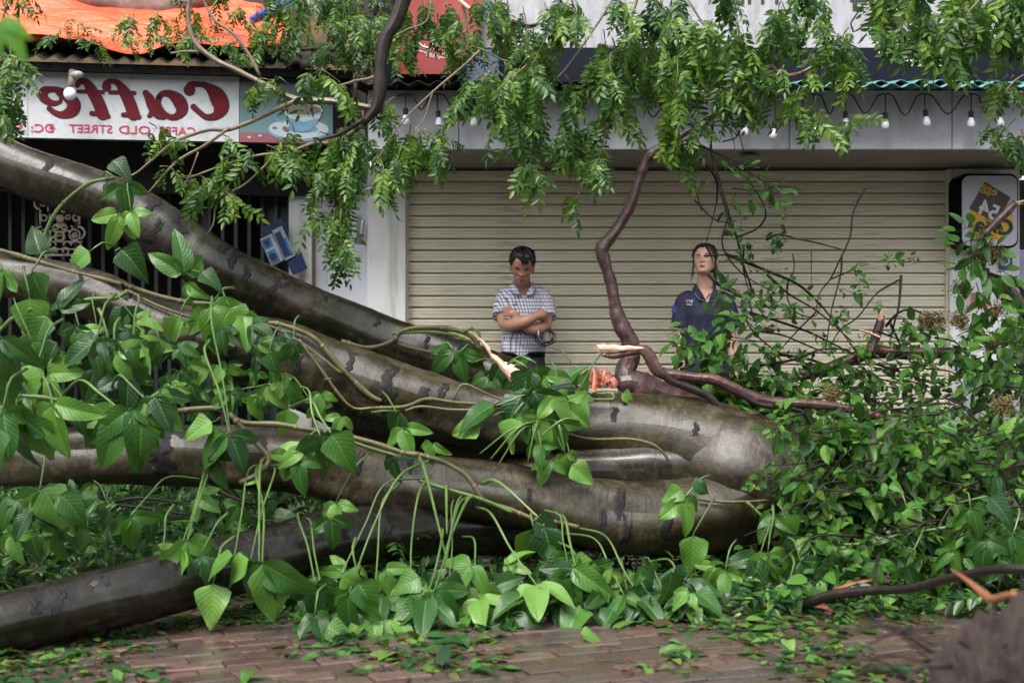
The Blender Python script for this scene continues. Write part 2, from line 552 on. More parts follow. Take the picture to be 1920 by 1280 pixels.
for i, q in enumerate(cells):
    M = Matrix.Translation(q + Vector((0, 0, rng.uniform(-.006, .004)))) @ Matrix.Rotation(math.radians(23 + rng.uniform(-1.5, 1.5)), 4, 'Z') @ Matrix.Rotation(rng.uniform(-.025, .025), 4, 'X') @ Matrix.Rotation(rng.uniform(-.02, .02), 4, 'Y')
    if i < 300: link_copy('brick', pm, pave, M)
    else:
        a = np.array(M); rest.add(pv @ a[:3, :3].T + a[:3, 3], proto.f)
rest.build('brick_field', MAT['paver'], pave, False, kind='stuff')

# unseen houses across the street, added behind the viewer to close off the low sky
hmb = MB(); box(hmb, -26, 26, -15, -14.8, 0, 5.5)
for k in range(13):
    for z in (0.2, 3.1): box(hmb, -25 + k * 4, -23 + k * 4, -14.8, -14.72, z, z + 2.2)
hh = hmb.build('added_opposite_houses', simple('added_house_plaster', (0.16, 0.15, 0.13), .8, .3, 1), None, False)
hh['kind'] = 'structure'

# ================================================================== shop building (right)
def wallmat(name, col, dirt, streak=(6, 6, 0.6), s=2.0, a=0.5, b=0.8, rough=0.6):
    return simple(name, col, rough, 0.1, 3, 0.25, 40, dirt={'col': dirt, 'scale': streak, 's': s, 'a': a, 'b': b})
MAT['plaster'] = wallmat('stained_white_plaster', (0.72, 0.72, 0.71), (0.26, 0.25, 0.2))
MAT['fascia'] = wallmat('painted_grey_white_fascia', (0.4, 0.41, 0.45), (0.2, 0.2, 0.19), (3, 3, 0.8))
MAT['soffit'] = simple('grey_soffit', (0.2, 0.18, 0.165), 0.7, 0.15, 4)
MAT['darkwall'] = simple('dark_grey_wall', (0.045, 0.045, 0.05), 0.7, 0.3, 3)
t = NT('cream_shutter_paint')
o_ = t.coord('Object', (1.2, 1, 9))
b1 = t.ramp(t.noise(t.coord('Object'), 3, 4), [(0.3, (0.73, 0.68, 0.52)), (0.7, (0.80, 0.75, 0.585))])
g1 = t.ramp(t.noise(o_, 2.2, 7, 0.75), [(0.56, 0.0), (0.75, 0.7)])
b1 = t.mix(g1, b1, (0.2, 0.185, 0.155))
sp_ = t.ramp(t.noise(t.coord('Object', (40, 1, 60)), 1.4, 3, 0.6), [(0.68, 0.0), (0.73, 0.8)])
b1 = t.mix(sp_, b1, (0.12, 0.1, 0.08))
t.set(base=b1, rough=0.42)
MAT['shutter'] = t.m
MAT['black'] = simple('black_metal', (0.0045, 0.0045, 0.005), 0.7, 0.3, 10, spec=.08)
MAT['steel'] = simple('brushed_steel', (0.5, 0.5, 0.5), 0.32, 0.1, 20, metal=1.0)

def foot_dirt(mat, top):
    """mould and splashed dirt on the foot of a wall, up to about top metres"""
    nt_ = mat.node_tree; b_ = nt_.nodes['Principled BSDF']
    src = b_.inputs['Base Color'].links[0].from_socket
    g = nt_.nodes.new('ShaderNodeNewGeometry'); sp = nt_.nodes.new('ShaderNodeSeparateXYZ'); nt_.links.new(g.outputs['Position'], sp.inputs[0])
    nz = nt_.nodes.new('ShaderNodeTexNoise'); nz.inputs['Scale'].default_value = 6; nz.inputs['Detail'].default_value = 6; nt_.links.new(g.outputs['Position'], nz.inputs['Vector'])
    a_ = nt_.nodes.new('ShaderNodeMath'); a_.operation = 'MULTIPLY_ADD'; nt_.links.new(nz.outputs['Fac'], a_.inputs[0]); a_.inputs[1].default_value = .7; nt_.links.new(sp.outputs[2], a_.inputs[2])
    mr = nt_.nodes.new('ShaderNodeMapRange'); nt_.links.new(a_.outputs[0], mr.inputs[0]); mr.inputs[1].default_value = top - .15; mr.inputs[2].default_value = top + .4; mr.inputs[3].default_value = .93; mr.inputs[4].default_value = 0
    mx = nt_.nodes.new('ShaderNodeMix'); mx.data_type = 'RGBA'; nt_.links.new(mr.outputs[0], mx.inputs[0]); nt_.links.new(src, mx.inputs[6]); mx.inputs[7].default_value = (.05, .055, .035, 1)
    nt_.links.new(mx.outputs[2], b_.inputs['Base Color'])
foot_dirt(MAT['plaster'], .95)
D0 = 8.74
wx = lambda px, d=D0: (px - 960) / F * d
wz = lambda py, d=D0: CH + (640 - py) / F * d
shop = thing('shop_building', 'pale shop front with a closed cream roller shutter under a grey white fascia', 'shop', (1.0, 8.8, 0))
xs0, xs1 = wx(763), wx(1777)
zt = wz(318)
m = MB(); bbox_(m, wx(691), xs0, 8.66, 9.1, 0, zt, 0.006)
m.build('pillar', MAT['plaster'], shop, False)
m = MB(); bbox_(m, xs1, wx(1908), 8.70, 9.1, 0, zt, 0.006)
m.build('pillar', MAT['plaster'], shop, False)
# shutter
sh = MB(); box(sh, xs0, xs1, 8.80, 8.84, 0.0, zt)
shutter = sh.build('roller_shutter', MAT['darkwall'], shop, False)
ns = 31
pitch = zt / ns
prof = [(0.0, 0.018), (0.005, -0.012), (0.05, -0.019), (0.30, -0.020), (0.335, -0.0165), (0.36, -0.0165), (0.39, -0.021), (0.60, -0.021), (0.615, -0.013), (0.64, -0.013), (0.655, -0.021), (0.86, -0.019), (0.885, -0.008), (0.89, 0.018), (1.0, 0.018)]
sm = MB()
v = []
for a, b in prof: v += [(xs0 + .004, 8.775 + b, a * pitch), (xs1 - .004, 8.775 + b, a * pitch)]
sm.add(v, [(2 * i, 2 * i + 1, 2 * i + 3, 2 * i + 2) for i in range(len(prof) - 1)])
slat = sm.mesh('slat', MAT['shutter'], False)
slat.transform(Matrix.Translation((-1, -8.8, 0)))
for k in range(ns):
    link_copy('slat', slat, shutter, Matrix.Translation((1.0, 8.8, k * pitch + rng.uniform(-.0008, .0008))))
m = MB(); box(m, xs0 - .01, xs0 + .012, 8.735, 8.80, 0, zt); box(m, xs1 - .012, xs1 + .01, 8.735, 8.80, 0, zt)
m.build('guide_rail', MAT['shutter'], shutter, False)
# fascia beam
yf = 7.82
for a, b in ((-0.79, -0.294), (-0.29, 1.523), (1.527, 2.418), (2.422, 4.8)):
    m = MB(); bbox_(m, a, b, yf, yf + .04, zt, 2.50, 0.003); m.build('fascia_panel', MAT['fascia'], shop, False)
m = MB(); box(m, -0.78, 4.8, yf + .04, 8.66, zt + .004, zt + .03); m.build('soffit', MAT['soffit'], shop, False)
m = MB(); box(m, -0.78, 4.8, 8.66, 9.1, zt + .002, 4.2); box(m, wx(1908), 4.8, 9.3, 9.4, 0, zt); m.build('wall', MAT['darkwall'], shop, False)
# ceiling rose on soffit
m = MB(); ball(m, P(1405, 293, 8.0), 0.06, 0.06, 0.012); m.build('ceiling_lamp', MAT['soffit'], shop)
# corrugated canopy
MAT['teal'] = simple('faded_teal_sheet', (0.035, 0.15, 0.135), 0.45, 0.3, 5, dirt={'col': (0.07, 0.07, 0.05), 's': 6, 'a': 0.52, 'b': 0.75})
MAT['dark_sheet'] = simple('rusty_dark_sheet', (0.03, 0.027, 0.025), 0.9, 0.4, 5, dirt={'col': (0.05, 0.032, 0.022), 's': 6, 'a': 0.5, 'b': 0.75}, spec=.06)
def corrugated(x0, x1, y0, y1, z0, z1, pitch=0.092, amp=0.012, phase=0, M=None, th=0.004, jit=0.0):
    m = MB()
    n = int((x1 - x0) / pitch * 10)
    v = []
    for i in range(n + 1):
        x = x0 + (x1 - x0) * i / n
        w = amp * math.sin(2 * math.pi * x / pitch + phase)
        j = jit * mnoise.noise(Vector((x * 2, 3, 1)))
        for (y, z) in ((y0 + j, z0), (y1, z1)):
            v.append((x, y, z + w)); v.append((x, y, z + w + th))
    f = []
    for i in range(n):
        a, b = i * 4, i * 4 + 4
        f += [(a, b, b + 2, a + 2), (a + 1, a + 3, b + 3, b + 1), (a, a + 1, b + 1, b), (a + 2, b + 2, b + 3, a + 3)]
    if M is not None: v = [tuple(M @ Vector(q)) for q in v]
    m.add(v, f)
    return m
corrugated(1.05, 4.8, 7.56, 8.5, 2.478, 2.60, 0.105, .011).build('canopy_sheet', MAT['teal'], shop)
corrugated(1.05, 4.8, 7.66, 8.5, 2.512, 2.63, 0.105, .011, 1.9, jit=.05).build('canopy_sheet', MAT['teal'], shop)
corrugated(-0.86, 1.04, 7.58, 8.5, 2.495, 2.60, 0.105, .011).build('canopy_sheet', MAT['dark_sheet'], shop)

# ---- wide board sign over the canopy
MAT['board'] = wallmat('weathered_grey_board', (0.3, 0.3, 0.325), (0.16, 0.155, 0.14), (5, 5, 2.0), 3.0, 0.45, 0.75)
MAT['navy'] = simple('blue_black_vinyl', (0.006, 0.007, 0.014), 0.6, 0.2, 5, spec=.1)
MAT['ink'] = simple('black_ink', (0.015, 0.014, 0.016), 0.5, 0.1, 5)
MAT['white_ink'] = simple('white_ink', (0.7, 0.7, 0.72), 0.5, 0.05, 5)
YB = 8.32
zb = lambda py: wz(py, YB)
xb = lambda px: wx(px, YB)
bs = thing('board_sign', 'long weathered grey sign board with a black lower band above the teal canopy', 'sign', (2, YB, 2.6))
m = MB(); box(m, xb(885), 4.8, YB, YB + .05, zb(90), zb(-260)); m.build('board', MAT['board'], bs, False)
m = MB(); box(m, xb(730), 4.8, YB - .006, YB + .05, zb(155), zb(90)); m.build('lower_band', MAT['navy'], bs, False)
def put(name, s, px, py, size, mat, par, d=YB, dy=-.004, **k):
    return text(name, s, size, mat, par, Matrix.Translation((wx(px, d), d + dy, wz(py, d))) @ UP, **k)
put('number_lettering', '54', 1626, -3, 0.23, MAT['ink'], bs, bold=.004, sx=0.9)
put('number_lettering', 'CÀ PHÊ', 1460, -8, 0.16, MAT['ink'], bs, bold=.002)
put('small_lettering', '08', 1667, 47, 0.055, MAT['ink'], bs)
put('band_lettering', 'MÓN  ·  TRÀ  ·  VIỆT NAM', 1720, 103, 0.04, MAT['white_ink'], bs, dy=-.010, bold=.0005)
put('band_lettering', 'espresso - cà phê - trà - bánh - kem - đồ ăn nhẹ', 1730, 114, 0.021, MAT['white_ink'], bs, dy=-.010, bold=.0003)
put('band_lettering', 'www.vietnamese-coffee.com', 1742, 123, 0.021, MAT['white_ink'], bs, dy=-.010, bold=.0003)

# ---- red round banner at the left end
MAT['red_vinyl'] = simple('red_vinyl', (0.2, 0.018, 0.012), 0.42, 0.35, 2.4, dirt={'col': (0.3, 0.05, 0.025), 's': 3, 'a': 0.5, 'b': 0.7})
YR = 8.22
rs = thing('red_sign', 'red advertising panel with a curved right edge behind the dark hanging limb', 'sign', (wx(800, YR), YR, 2.65))
pl = [(741, 139), (860, 139), (868, 120), (880, 90), (893, 84), (902, 60), (905, 20), (905, -120), (741, -120)]
m = MB(); flat(m, [(wx(a, YR), wz(b, YR)) for a, b in reversed(pl)], YR, .05); m.build('panel', MAT['red_vinyl'], rs, False)
m = MB(); tube(m, [Vector((wx(800 + 15 * math.cos(a), YR), YR - .008, wz(75 + 15 * math.sin(a), YR))) for a in np.linspace(0, 6.283, 17)], 0.004, 5, .01); m.build('ring_print', MAT['white_ink'], rs)
for s_, px, py, sz in (('PHA MỚI MỖI NGÀY', 802, 92, .026), ('thơm ngon đậm đà hương vị', 805, 101, .015), ('cà phê rang xay', 812, 107, .013)):
    text('curved_lettering', s_, sz, MAT['white_ink'], rs, Matrix.Translation((wx(px, YR), YR - .004, wz(py, YR))) @ Matrix.Rotation(math.radians(17), 4, 'Y') @ UP)
m = MB(); box(m, wx(868, YR), wx(935, YR), YR + .02, YR + .06, wz(150, YR), wz(91, YR)); m.build('blue_corner', simple('dark_blue_vinyl', (0.03, 0.05, 0.1), .5), rs, False)
m = MB(); box(m, wx(700, 8.15), wx(739, 8.15), 8.15, 8.25, 2.52, 3.6); m.build('frame_post', MAT['navy'], rs, False)

# ---- string of bulbs along the fascia
MAT['rubber'] = simple('black_rubber', (0.012, 0.012, 0.013), 0.5, 0.2, 20)
t = NT('frosted_white_bulb'); t.set(base=(0.74, 0.72, 0.82), rough=0.18); MAT['bulb'] = t.m
bulbs = [(760, 200), (820, 205), (885, 203), (945, 210), (1122, 222), (1190, 218), (1395, 220), (1453, 226), (1526, 224), (1585, 206), (1660, 208), (1734, 203), (1821, 205), (1872, 204)]
YW = 7.72
sl = thing('string_lights', 'black cable of unlit white bulbs looped along the shop fascia', 'string lights', (1.0, YW, 2.4))
wire = []
for i, (bx, by) in enumerate(bulbs):
    wire += [(bx - 14, 180), (bx, 177), (bx + 14, 180)]
    if i < len(bulbs) - 1:
        g = bulbs[i + 1][0] - bx
        k = max(1, round(g / 75))
        for j in range(k):
            wire.append((bx + g * (j + .5) / k, 212 + rng.uniform(-6, 8)))
            if j < k - 1: wire.append((bx + g * (j + 1) / k, 181))
m = MB(); tube(m, [P(a, b, YW + rng.uniform(-.02, .02)) for a, b in wire], 0.0042, 6, .02); m.build('cable', MAT['rubber'], sl)
sb = MB(); tube(sb, [(0, 0, 0), (0, 0, -.022), (0, 0, -.025), (0, 0, -.06)], [.0035, .0035, .0135, .0135], 10, .008)
sbm = sb.mesh('socket', MAT['rubber'])
bb = MB(); tube(bb, [(0, 0, -.058), (0, 0, -.07), (0, 0, -.085), (0, 0, -.102), (0, 0, -.114), (0, 0, -.118)], [.012, .016, .021, .021, .014, .002], 14, .004)
bbm = bb.mesh('bulb', MAT['bulb'])
for bx, by in bulbs:
    top = P(bx, by - 5, YW); 
    M = Matrix.Translation(top) @ Matrix.Rotation(rng.uniform(-.12, .12), 4, 'Y')
    link_copy('bulb', bbm, link_copy('socket', sbm, sl, M), M)
    m = MB(); tube(m, [P(bx, 177, YW), top], .0035, 5); m.build('drop_cable', MAT['rubber'], sl)

# ---- "egg 54" light box on the right pillar
YE = 8.50
ex, ez = (lambda px: wx(px, YE)), (lambda py: wz(py, YE))
MAT['lightbox'] = simple('white_acrylic', (0.5, 0.51, 0.58), 0.25, 0.06, 4)
MAT['yellow'] = simple('egg_yellow_print', (0.66, 0.36, 0.02), 0.35, 0.1, 4)
MAT['choc'] = simple('chocolate_print', (0.05, 0.02, 0.016), 0.35, 0.1, 4)
es = thing('light_box_sign', 'rounded white light box sign with a brown diamond numbered 54 on a yellow disc', 'sign', (ex(1853), YE, 1.6))
m = MB(); flat(m, rrect(ex(1798), ex(1909), ez(465), ez(326), .05), YE, .2); m.build('frame', MAT['black'], es, False)
m = MB(); flat(m, rrect(ex(1803), ex(1906), ez(461), ez(330), .045), YE - .012, .02); m.build('face', MAT['lightbox'], es, False)
q = lambda X, Y: (ex(1760 + X / 4.27), ez(300 + Y / 4.27))
m = MB(); c0 = q(415, 470); flat(m, ellipse(c0[0], c0[1], ex(1760 + 175 / 4.27) - ex(1760), ex(1760 + 175 / 4.27) - ex(1760)), YE - .015, .01); m.build('yellow_disc', MAT['yellow'], es, False)
m = MB(); flat(m, [q(365, 180), q(240, 390), q(455, 510), q(568, 302)][::-1], YE - .018, .01); m.build('brown_diamond', MAT['choc'], es, False)
tm = lambda X, Y, a: Matrix.Translation((q(X, Y)[0], YE - .0215, q(X, Y)[1])) @ Matrix.Rotation(math.radians(a), 4, 'Y') @ UP
text('egg_lettering', 'egg', .075, MAT['yellow'], es, tm(402, 238, 25), bold=.001)
text('number_lettering', '54', .125, MAT['white_ink'], es, tm(392, 410, 25), bold=.003)
mm = Matrix.Translation((0, 0, 0))
text('name_lettering', 'C', .13, MAT['ink'], es, tm(528, 545, 0), bold=.004)
text('name_lettering', 'a', .13, MAT['ink'], es, tm(318, 525, 12), bold=.004)
# ---- little blue sign + sticker on the right pillar
YP = 8.68
m = MB(); flat(m, rrect(wx(1874, YP), wx(1898, YP), wz(505, YP), wz(472, YP), .006), YP, .016)
ns_ = m.build('blue_number_plate', simple('navy_enamel', (0.03, 0.05, 0.13), .3), None, False)
tagp(ns_, 'small navy plate with one pale round letter below the egg light box', 'sign')
text('plate_lettering', 'G', .085, simple('pale_enamel', (.5, .6, .62), .3), ns_, Matrix.Translation((wx(1885, YP), YP - .003, wz(490, YP))) @ UP, bold=.002)
m = MB(); flat(m, rrect(wx(1822, YP), wx(1854, YP), wz(577, YP), wz(548, YP), .003), YP + .01, .008, 0)
flat(m, rrect(wx(1825, YP), wx(1851, YP), wz(562, YP), wz(550, YP), .002), YP + .008, .004, 1)
for k in range(3):
    a = wx(1829 + k * 7, YP); flat(m, rrect(a, a + .014, wz(573, YP), wz(566, YP), .002), YP + .008, .004, 2)
st = m.build('orange_sticker', [simple('orange_print', (0.7, 0.16, 0.03), .4), simple('teal_print', (0.06, 0.22, 0.3), .4), MAT['white_ink']], None, False)
tagp(st, 'orange and teal sticker stuck low on the right white pillar', 'sticker')
YQ = 9.1
m = MB(); box(m, wx(1912, YQ), wx(2010, YQ), YQ, YQ + .01, wz(530, YQ), wz(468, YQ)); pn = m.build('paper_notice', simple('lilac_paper', (0.5, 0.5, 0.66), .6), None, False)
tagp(pn, 'pale lilac paper notice in the dark recess right of the pillar', 'notice')

# ================================================================== cafe (left)
cafe = thing('cafe_building', 'dark open cafe front with iron gate bars, white pillar and corrugated awning', 'cafe', (-2.2, 8.8, 0))
MAT['door_white'] = wallmat('dull_white_door_paint', (0.56, 0.57, 0.64), (0.3, 0.3, 0.3), (8, 8, 1.2), 2.2, 0.55, 0.85, .45)
foot_dirt(MAT['door_white'], .95)
MAT['brown_trim'] = simple('brown_trim', (0.2, 0.125, 0.085), .5, .2, 6)
MAT['gate_green'] = simple('dark_green_gate_paint', (0.006, 0.014, 0.012), .45, .3, 8)
MAT['cream_iron'] = simple('cream_wrought_iron', (0.42, 0.36, 0.28), .5, .3, 20)
m = MB(); bbox_(m, wx(545), wx(588), 8.66, 9.1, 0, 2.62, .005); m.build('pillar', MAT['plaster'], cafe, False)
m = MB(); box(m, wx(588), wx(594), 8.69, 8.75, 0, 2.4); m.build('trim_strip', MAT['brown_trim'], cafe, False)
m = MB(); box(m, wx(594), wx(691), 8.70, 8.76, 0, 2.62)
for k in (594, 611): box(m, wx(k), wx(k) + .006, 8.694, 8.70, 0, 2.62)
door = m.build('door', MAT['door_white'], cafe, False)
m = MB(); box(m, wx(670), wx(678), 8.685, 8.70, wz(457), wz(405)); 
m.build('handle_plate', simple('dull_steel_plate', (.22, .21, .2), .4, metal=.6), door, False)
m = MB(); tube(m, [P(674, 450, 8.685), P(675, 448, 8.66), P(678, 440, 8.645), P(680, 420, 8.64), P(681, 412, 8.64)], .0115, 10, .01); m.build('handle', MAT['steel'], door)
m = MB(); bbox_(m, wx(545), wx(691), 8.60, 8.68, 2.28, 2.7); m.build('lintel', MAT['darkwall'], cafe, False)
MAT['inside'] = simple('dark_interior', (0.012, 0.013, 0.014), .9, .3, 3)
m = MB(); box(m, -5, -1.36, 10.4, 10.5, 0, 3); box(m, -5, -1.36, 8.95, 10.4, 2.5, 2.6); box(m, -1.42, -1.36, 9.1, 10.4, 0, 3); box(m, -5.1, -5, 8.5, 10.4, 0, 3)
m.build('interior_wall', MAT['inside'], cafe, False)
gate = MB(); 
for z in (0.12, 1.05, 2.2): box(gate, -4.6, wx(545), 8.80, 8.83, z, z + .045)
gate = gate.build('iron_gate', MAT['gate_green'], cafe, False)
gb = MB(); bbox_(gb, -.013, .013, -.013, .013, 0, 2.3, .003); gbm = gb.mesh('gate_bar', MAT['gate_green'], False)
x = wx(540)
while x > -4.6:
    link_copy('gate_bar', gbm, gate, Matrix.Translation((x, 8.79, .05))); x -= .082
for xa, xb2 in ((wx(350), wx(390)), (wx(490), wx(543))):
    m = MB(); bbox_(m, xa, xb2, 8.84, 8.87, .05, 2.3, .004); m.build('gate_panel', MAT['gate_green'], gate, False)
# switches
for k, (py0, py1, px0, px1) in enumerate(((470, 500, 548, 566), (505, 528, 550, 563))):
    m = MB(); bbox_(m, wx(px0, 8.64), wx(px1, 8.64), 8.640, 8.662, wz(py1, 8.64), wz(py0, 8.64), .003)
    sw = m.build('switch_box', simple('grey_white_plastic', (.5, .48, .47), .4, .1), None, False)
    tagp(sw, ('upper double electrical switch box on the white pillar', 'lower single switch box on the white pillar')[k], 'switch box')
    cx, cz = wx((px0 + px1) / 2, 8.64), wz((py0 + py1) / 2, 8.64)
    for j in range(2 - k):
        m = MB(); bbox_(m, cx - .016, cx + .016, 8.632, 8.642, cz - .03 + j * .028, cz - .006 + j * .028 + (.03 if k else 0), .003); m.build('rocker', simple('white_rocker', (.6, .58, .57), .3), sw, False)
# wrought iron ornament
YO = 8.55
orn = thing('iron_ornament', 'cream wrought iron scroll panel with rosette standing in the dark cafe doorway', 'ornament', (wx(112, YO), YO, .9))
om = MB()
oq = lambda X, Y: P(X / 4.267, 350 + Y / 4.267, YO)
def circ(cx, cy, r, a0=0, a1=360, w=.006, end=1.0):
    n = 18
    tube(om, [oq(cx + (r * (1 - (1 - end) * i / n)) * math.cos(math.radians(a0 + (a1 - a0) * i / n)), cy + (r * (1 - (1 - end) * i / n)) * math.sin(math.radians(a0 + (a1 - a0) * i / n))) for i in range(n + 1)], w, 5, .01)
def line(*pp, w=.006): tube(om, [oq(a, b) for a, b in pp], w, 5, .02)
for sg in (1, -1):
    X = lambda x: 480 + sg * (x - 480)
    C = lambda x, y, r, a0=0, a1=360, w=.006, end=1.0: circ(X(x), y, r, a0 if sg == 1 else 180 - a0, a1 if sg == 1 else 180 - a1, w, end)
    line((X(325), 185), (X(322), 240), (X(325), 305)); C(322, 135, 45, 90, 330, .008); C(345, 130, 28, 0, 400, .006, .5)
    C(352, 250, 24); C(330, 370, 48, 100, 275, .008); C(362, 385, 42, 0, 360, .006); C(362, 385, 22, 0, 500, .006, .3)
    line((X(420), 330), (X(450), 300), (X(470), 330), (X(430), 355)); C(400, 330, 30, 20, 250, .006, .6)
    line((X(385), 100), (X(385), 200), w=.005); C(420, 470, 30, 180, 360, .006); C(350, 475, 40, 120, 330, .007); C(440, 510, 34, 100, 420, .006, .4); C(345, 510, 20, 0, 420, .005, .4)
    C(415, 240, 26, 0, 420, .005, .3); C(450, 190, 18, 0, 400, .005, .4)
    tube(om, [oq(X(375), 548), oq(X(375), 590)], .012, 5); tube(om, [oq(X(355), 590), oq(X(398), 590)], .012, 5)
circ(480, 400, 36, w=.009); line((300, 440), (660, 440)); line((310, 500), (650, 500), w=.005); line((350, 548), (610, 548), w=.008)
line((430, 360), (530, 360)); line((438, 330), (438, 360)); line((522, 330), (522, 360))
for k in range(8): circ(480 + 17 * math.cos(k * .785), 255 + 17 * math.sin(k * .785), 11, w=.005)
ball(om, oq(480, 255), .012, .01, .012)
for k in range(5): line((480, 330), (430 + 25 * k, 300 - 12 * (2 - abs(k - 2))), w=.005)
om.build('scrollwork', MAT['cream_iron'], orn)
om = MB()
circ(235, 1135, 55, 90, 420, .013, .5); circ(240, 1140, 28, 0, 400, .01, .5); line((205, 1180), (260, 1195), w=.012)
om.build('lower_scroll', MAT['cream_iron'], orn)
m = MB(); tube(m, [oq(360, 590), oq(350, 1100), oq(350, 2000)], .012, 6); tube(m, [oq(600, 590), oq(610, 1100), oq(610, 2000)], .012, 6); m.build('leg', MAT['gate_green'], orn)

# awning, rotated like the sign
A0 = Vector((wx(0, 7.8), 7.8, 0)); A1 = Vector((wx(449, 7.99), 7.99, 0))
ang = math.atan2(A1.y - A0.y, A1.x - A0.x)
AM = Matrix.Translation(A0) @ Matrix.Rotation(ang, 4, 'Z')
sl_ = (A1 - A0).length
sx_ = lambda px: px / 449 * sl_
corrugated(-1.6, sx_(668), -.13, 1.25, 2.655, 3.05, .093, .011, M=AM).build('awning_sheet', MAT['dark_sheet'], cafe)
m = MB(); box(m, -1.6, sx_(668), -.10, -.06, 2.594, 2.640, M=AM); box(m, sx_(630), sx_(665), -.06, .7, 2.2, 2.62, M=AM); m.build('awning_beam', MAT['black'], cafe, False)
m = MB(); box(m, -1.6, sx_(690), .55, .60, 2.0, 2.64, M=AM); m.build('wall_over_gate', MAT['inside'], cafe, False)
m = MB(); tube(m, [AM @ Vector((sx_(k), .2, 2.62)) for k in (20, 20)] if 0 else [AM @ Vector((-1.6, .5, 2.60)), AM @ Vector((sx_(660), .5, 2.60))], .03, 6, .3); m.build('awning_tube', MAT['black'], cafe)

# sign
MAT['sign_white'] = wallmat('dirty_white_sign_face', (0.42, 0.43, 0.45), (0.22, 0.24, 0.17), (4, 4, 4), 3, .5, .8, .4)
MAT['sign_red'] = simple('dark_red_print', (0.10, 0.004, 0.010), .5, .3, 6, spec=.15)
MAT['sign_crimson'] = simple('crimson_print', (0.4, 0.02, 0.06), .4, .1, 6)
cs = thing('cafe_sign', 'long white cafe sign with dark red mirrored script and a teal coffee cup panel', 'sign', tuple(A0 + Vector((0, 0, 2.24))), None, (0, 0, ang))
csM = wm(cs)
SX = lambda X: sx_(X / 2.977)
SZ = lambda Y, X=600: (lambda px, y: (640 - y) / F * (7.8 + .19 * px / 449) + CH - 2.24)(X / 2.977, Y / 2.977)
m = MB(); box(m, -1.5, SX(1334), 0, .06, 0, .374); m.build('white_panel', MAT['sign_white'], cs, False, local=True)
for k in (-.5, .145): 
    m = MB(); box(m, k, k + .003, -.0015, 0, 0, .374); m.build('panel_seam', MAT['soffit'], cs, False, local=True)
strokes = {
 'C': [[(1052, 505, 58), (1062, 478, 36), (1100, 472, 24), (1150, 482, 34), (1205, 530, 82), (1232, 595, 84), (1205, 645, 44), (1150, 655, 27), (1105, 625, 24), (1075, 597, 26)]],
 'a': [[(880, 545, 26), (900, 525, 26), (940, 525, 38), (990, 560, 66), (1010, 610, 62), (985, 648, 36), (945, 655, 26), (905, 630, 24), (878, 585, 24), (880, 545, 26)], [(806, 520, 28), (826, 550, 44), (848, 595, 56), (878, 640, 46), (905, 655, 24)], [(850, 600, 30), (834, 640, 20), (826, 648, 16)]],
 'f': [[(588, 488, 44), (590, 465, 32), (620, 455, 22), (655, 470, 32), (690, 520, 56), (718, 580, 60), (738, 640, 62)], [(682, 642, 20), (720, 645, 20), (768, 655, 20)], [(608, 517, 16), (680, 517, 16), (742, 521, 16)]],
 'f.001': [[(424, 478, 22), (440, 456, 26), (475, 462, 36), (510, 515, 56), (545, 580, 60), (566, 638, 62)], [(505, 634, 20), (550, 640, 20), (596, 650, 20)], [(430, 512, 14), (500, 513, 16), (566, 516, 16)]],
 'e': [[(270, 606, 22), (300, 630, 24), (345, 642, 36), (395, 620, 62), (405, 580, 66), (375, 545, 52), (335, 512, 36), (285, 500, 26), (243, 510, 44), (238, 545, 44), (270, 572, 32), (305, 578, 22), (330, 570, 14)], [(330, 570, 14), (335, 545, 14), (318, 520, 16)]],
}
for nm, ss in strokes.items():
    L = MB()
    for i, s_ in enumerate(ss):
        pts = [(SX(a), SZ(b, a), w / 2.977 * 7.9 / F) for a, b, w in s_]
        ribbon(L, pts, -.002 - .0006 * i, grow=.0045, mi=1)
        ribbon(L, pts, -.0045 - .0006 * i, grow=-.0005, mi=0)
    L.build('script_letter', [MAT['sign_red'], MAT['ink']], cs, False, local=True)
def stext(s, X0, X1, Y, size, name='small_lettering'):
    o = text(name, s, size, MAT['sign_crimson'], cs, csM @ Matrix.Translation((SX((X0 + X1) / 2), -.003, SZ(Y, (X0 + X1) / 2))) @ UP, bold=.0006)
    w = max(v.co.x for v in o.data.vertices) - min(v.co.x for v in o.data.vertices)
    c = SX((X0 + X1) / 2); k = (SX(X1) - SX(X0)) / w
    for v in o.data.vertices: v.co.x = c + (v.co.x - c) * k
    return o
stext('CAFFE', 882, 1088, 735, .064); stext('OLD', 655, 832, 728, .064); stext('STREET', 380, 620, 722, .064); stext('ĐC:', 168, 300, 719, .064); stext('54', -8, 132, 716, .064)
# cup panel
t = NT('teal_to_dark_print')
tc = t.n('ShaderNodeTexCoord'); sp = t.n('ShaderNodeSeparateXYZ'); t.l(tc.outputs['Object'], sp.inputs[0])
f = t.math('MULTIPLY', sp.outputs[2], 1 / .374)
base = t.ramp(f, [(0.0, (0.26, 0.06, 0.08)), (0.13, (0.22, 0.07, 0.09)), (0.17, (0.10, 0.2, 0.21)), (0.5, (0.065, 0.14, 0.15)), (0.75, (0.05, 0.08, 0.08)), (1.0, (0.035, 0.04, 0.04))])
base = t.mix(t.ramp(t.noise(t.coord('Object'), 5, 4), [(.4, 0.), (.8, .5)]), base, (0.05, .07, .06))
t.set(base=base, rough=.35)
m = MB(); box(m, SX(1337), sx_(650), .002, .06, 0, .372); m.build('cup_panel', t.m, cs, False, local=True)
CX = lambda X: sx_(420 + X / 6.4)
CZ = lambda Y: (640 - 120 - Y / 6.4) / F * 8.02 + CH - 2.24
MAT['cupw'] = simple('pale_cup_print', (0.36, 0.42, 0.45), .4, .08, 3)
MAT['cupb'] = simple('blue_cup_print', (0.10, 0.25, 0.33), .4, .2, 9)
MAT['coffee'] = simple('coffee_print', (0.13, 0.1, 0.085), .35, .4, 9)
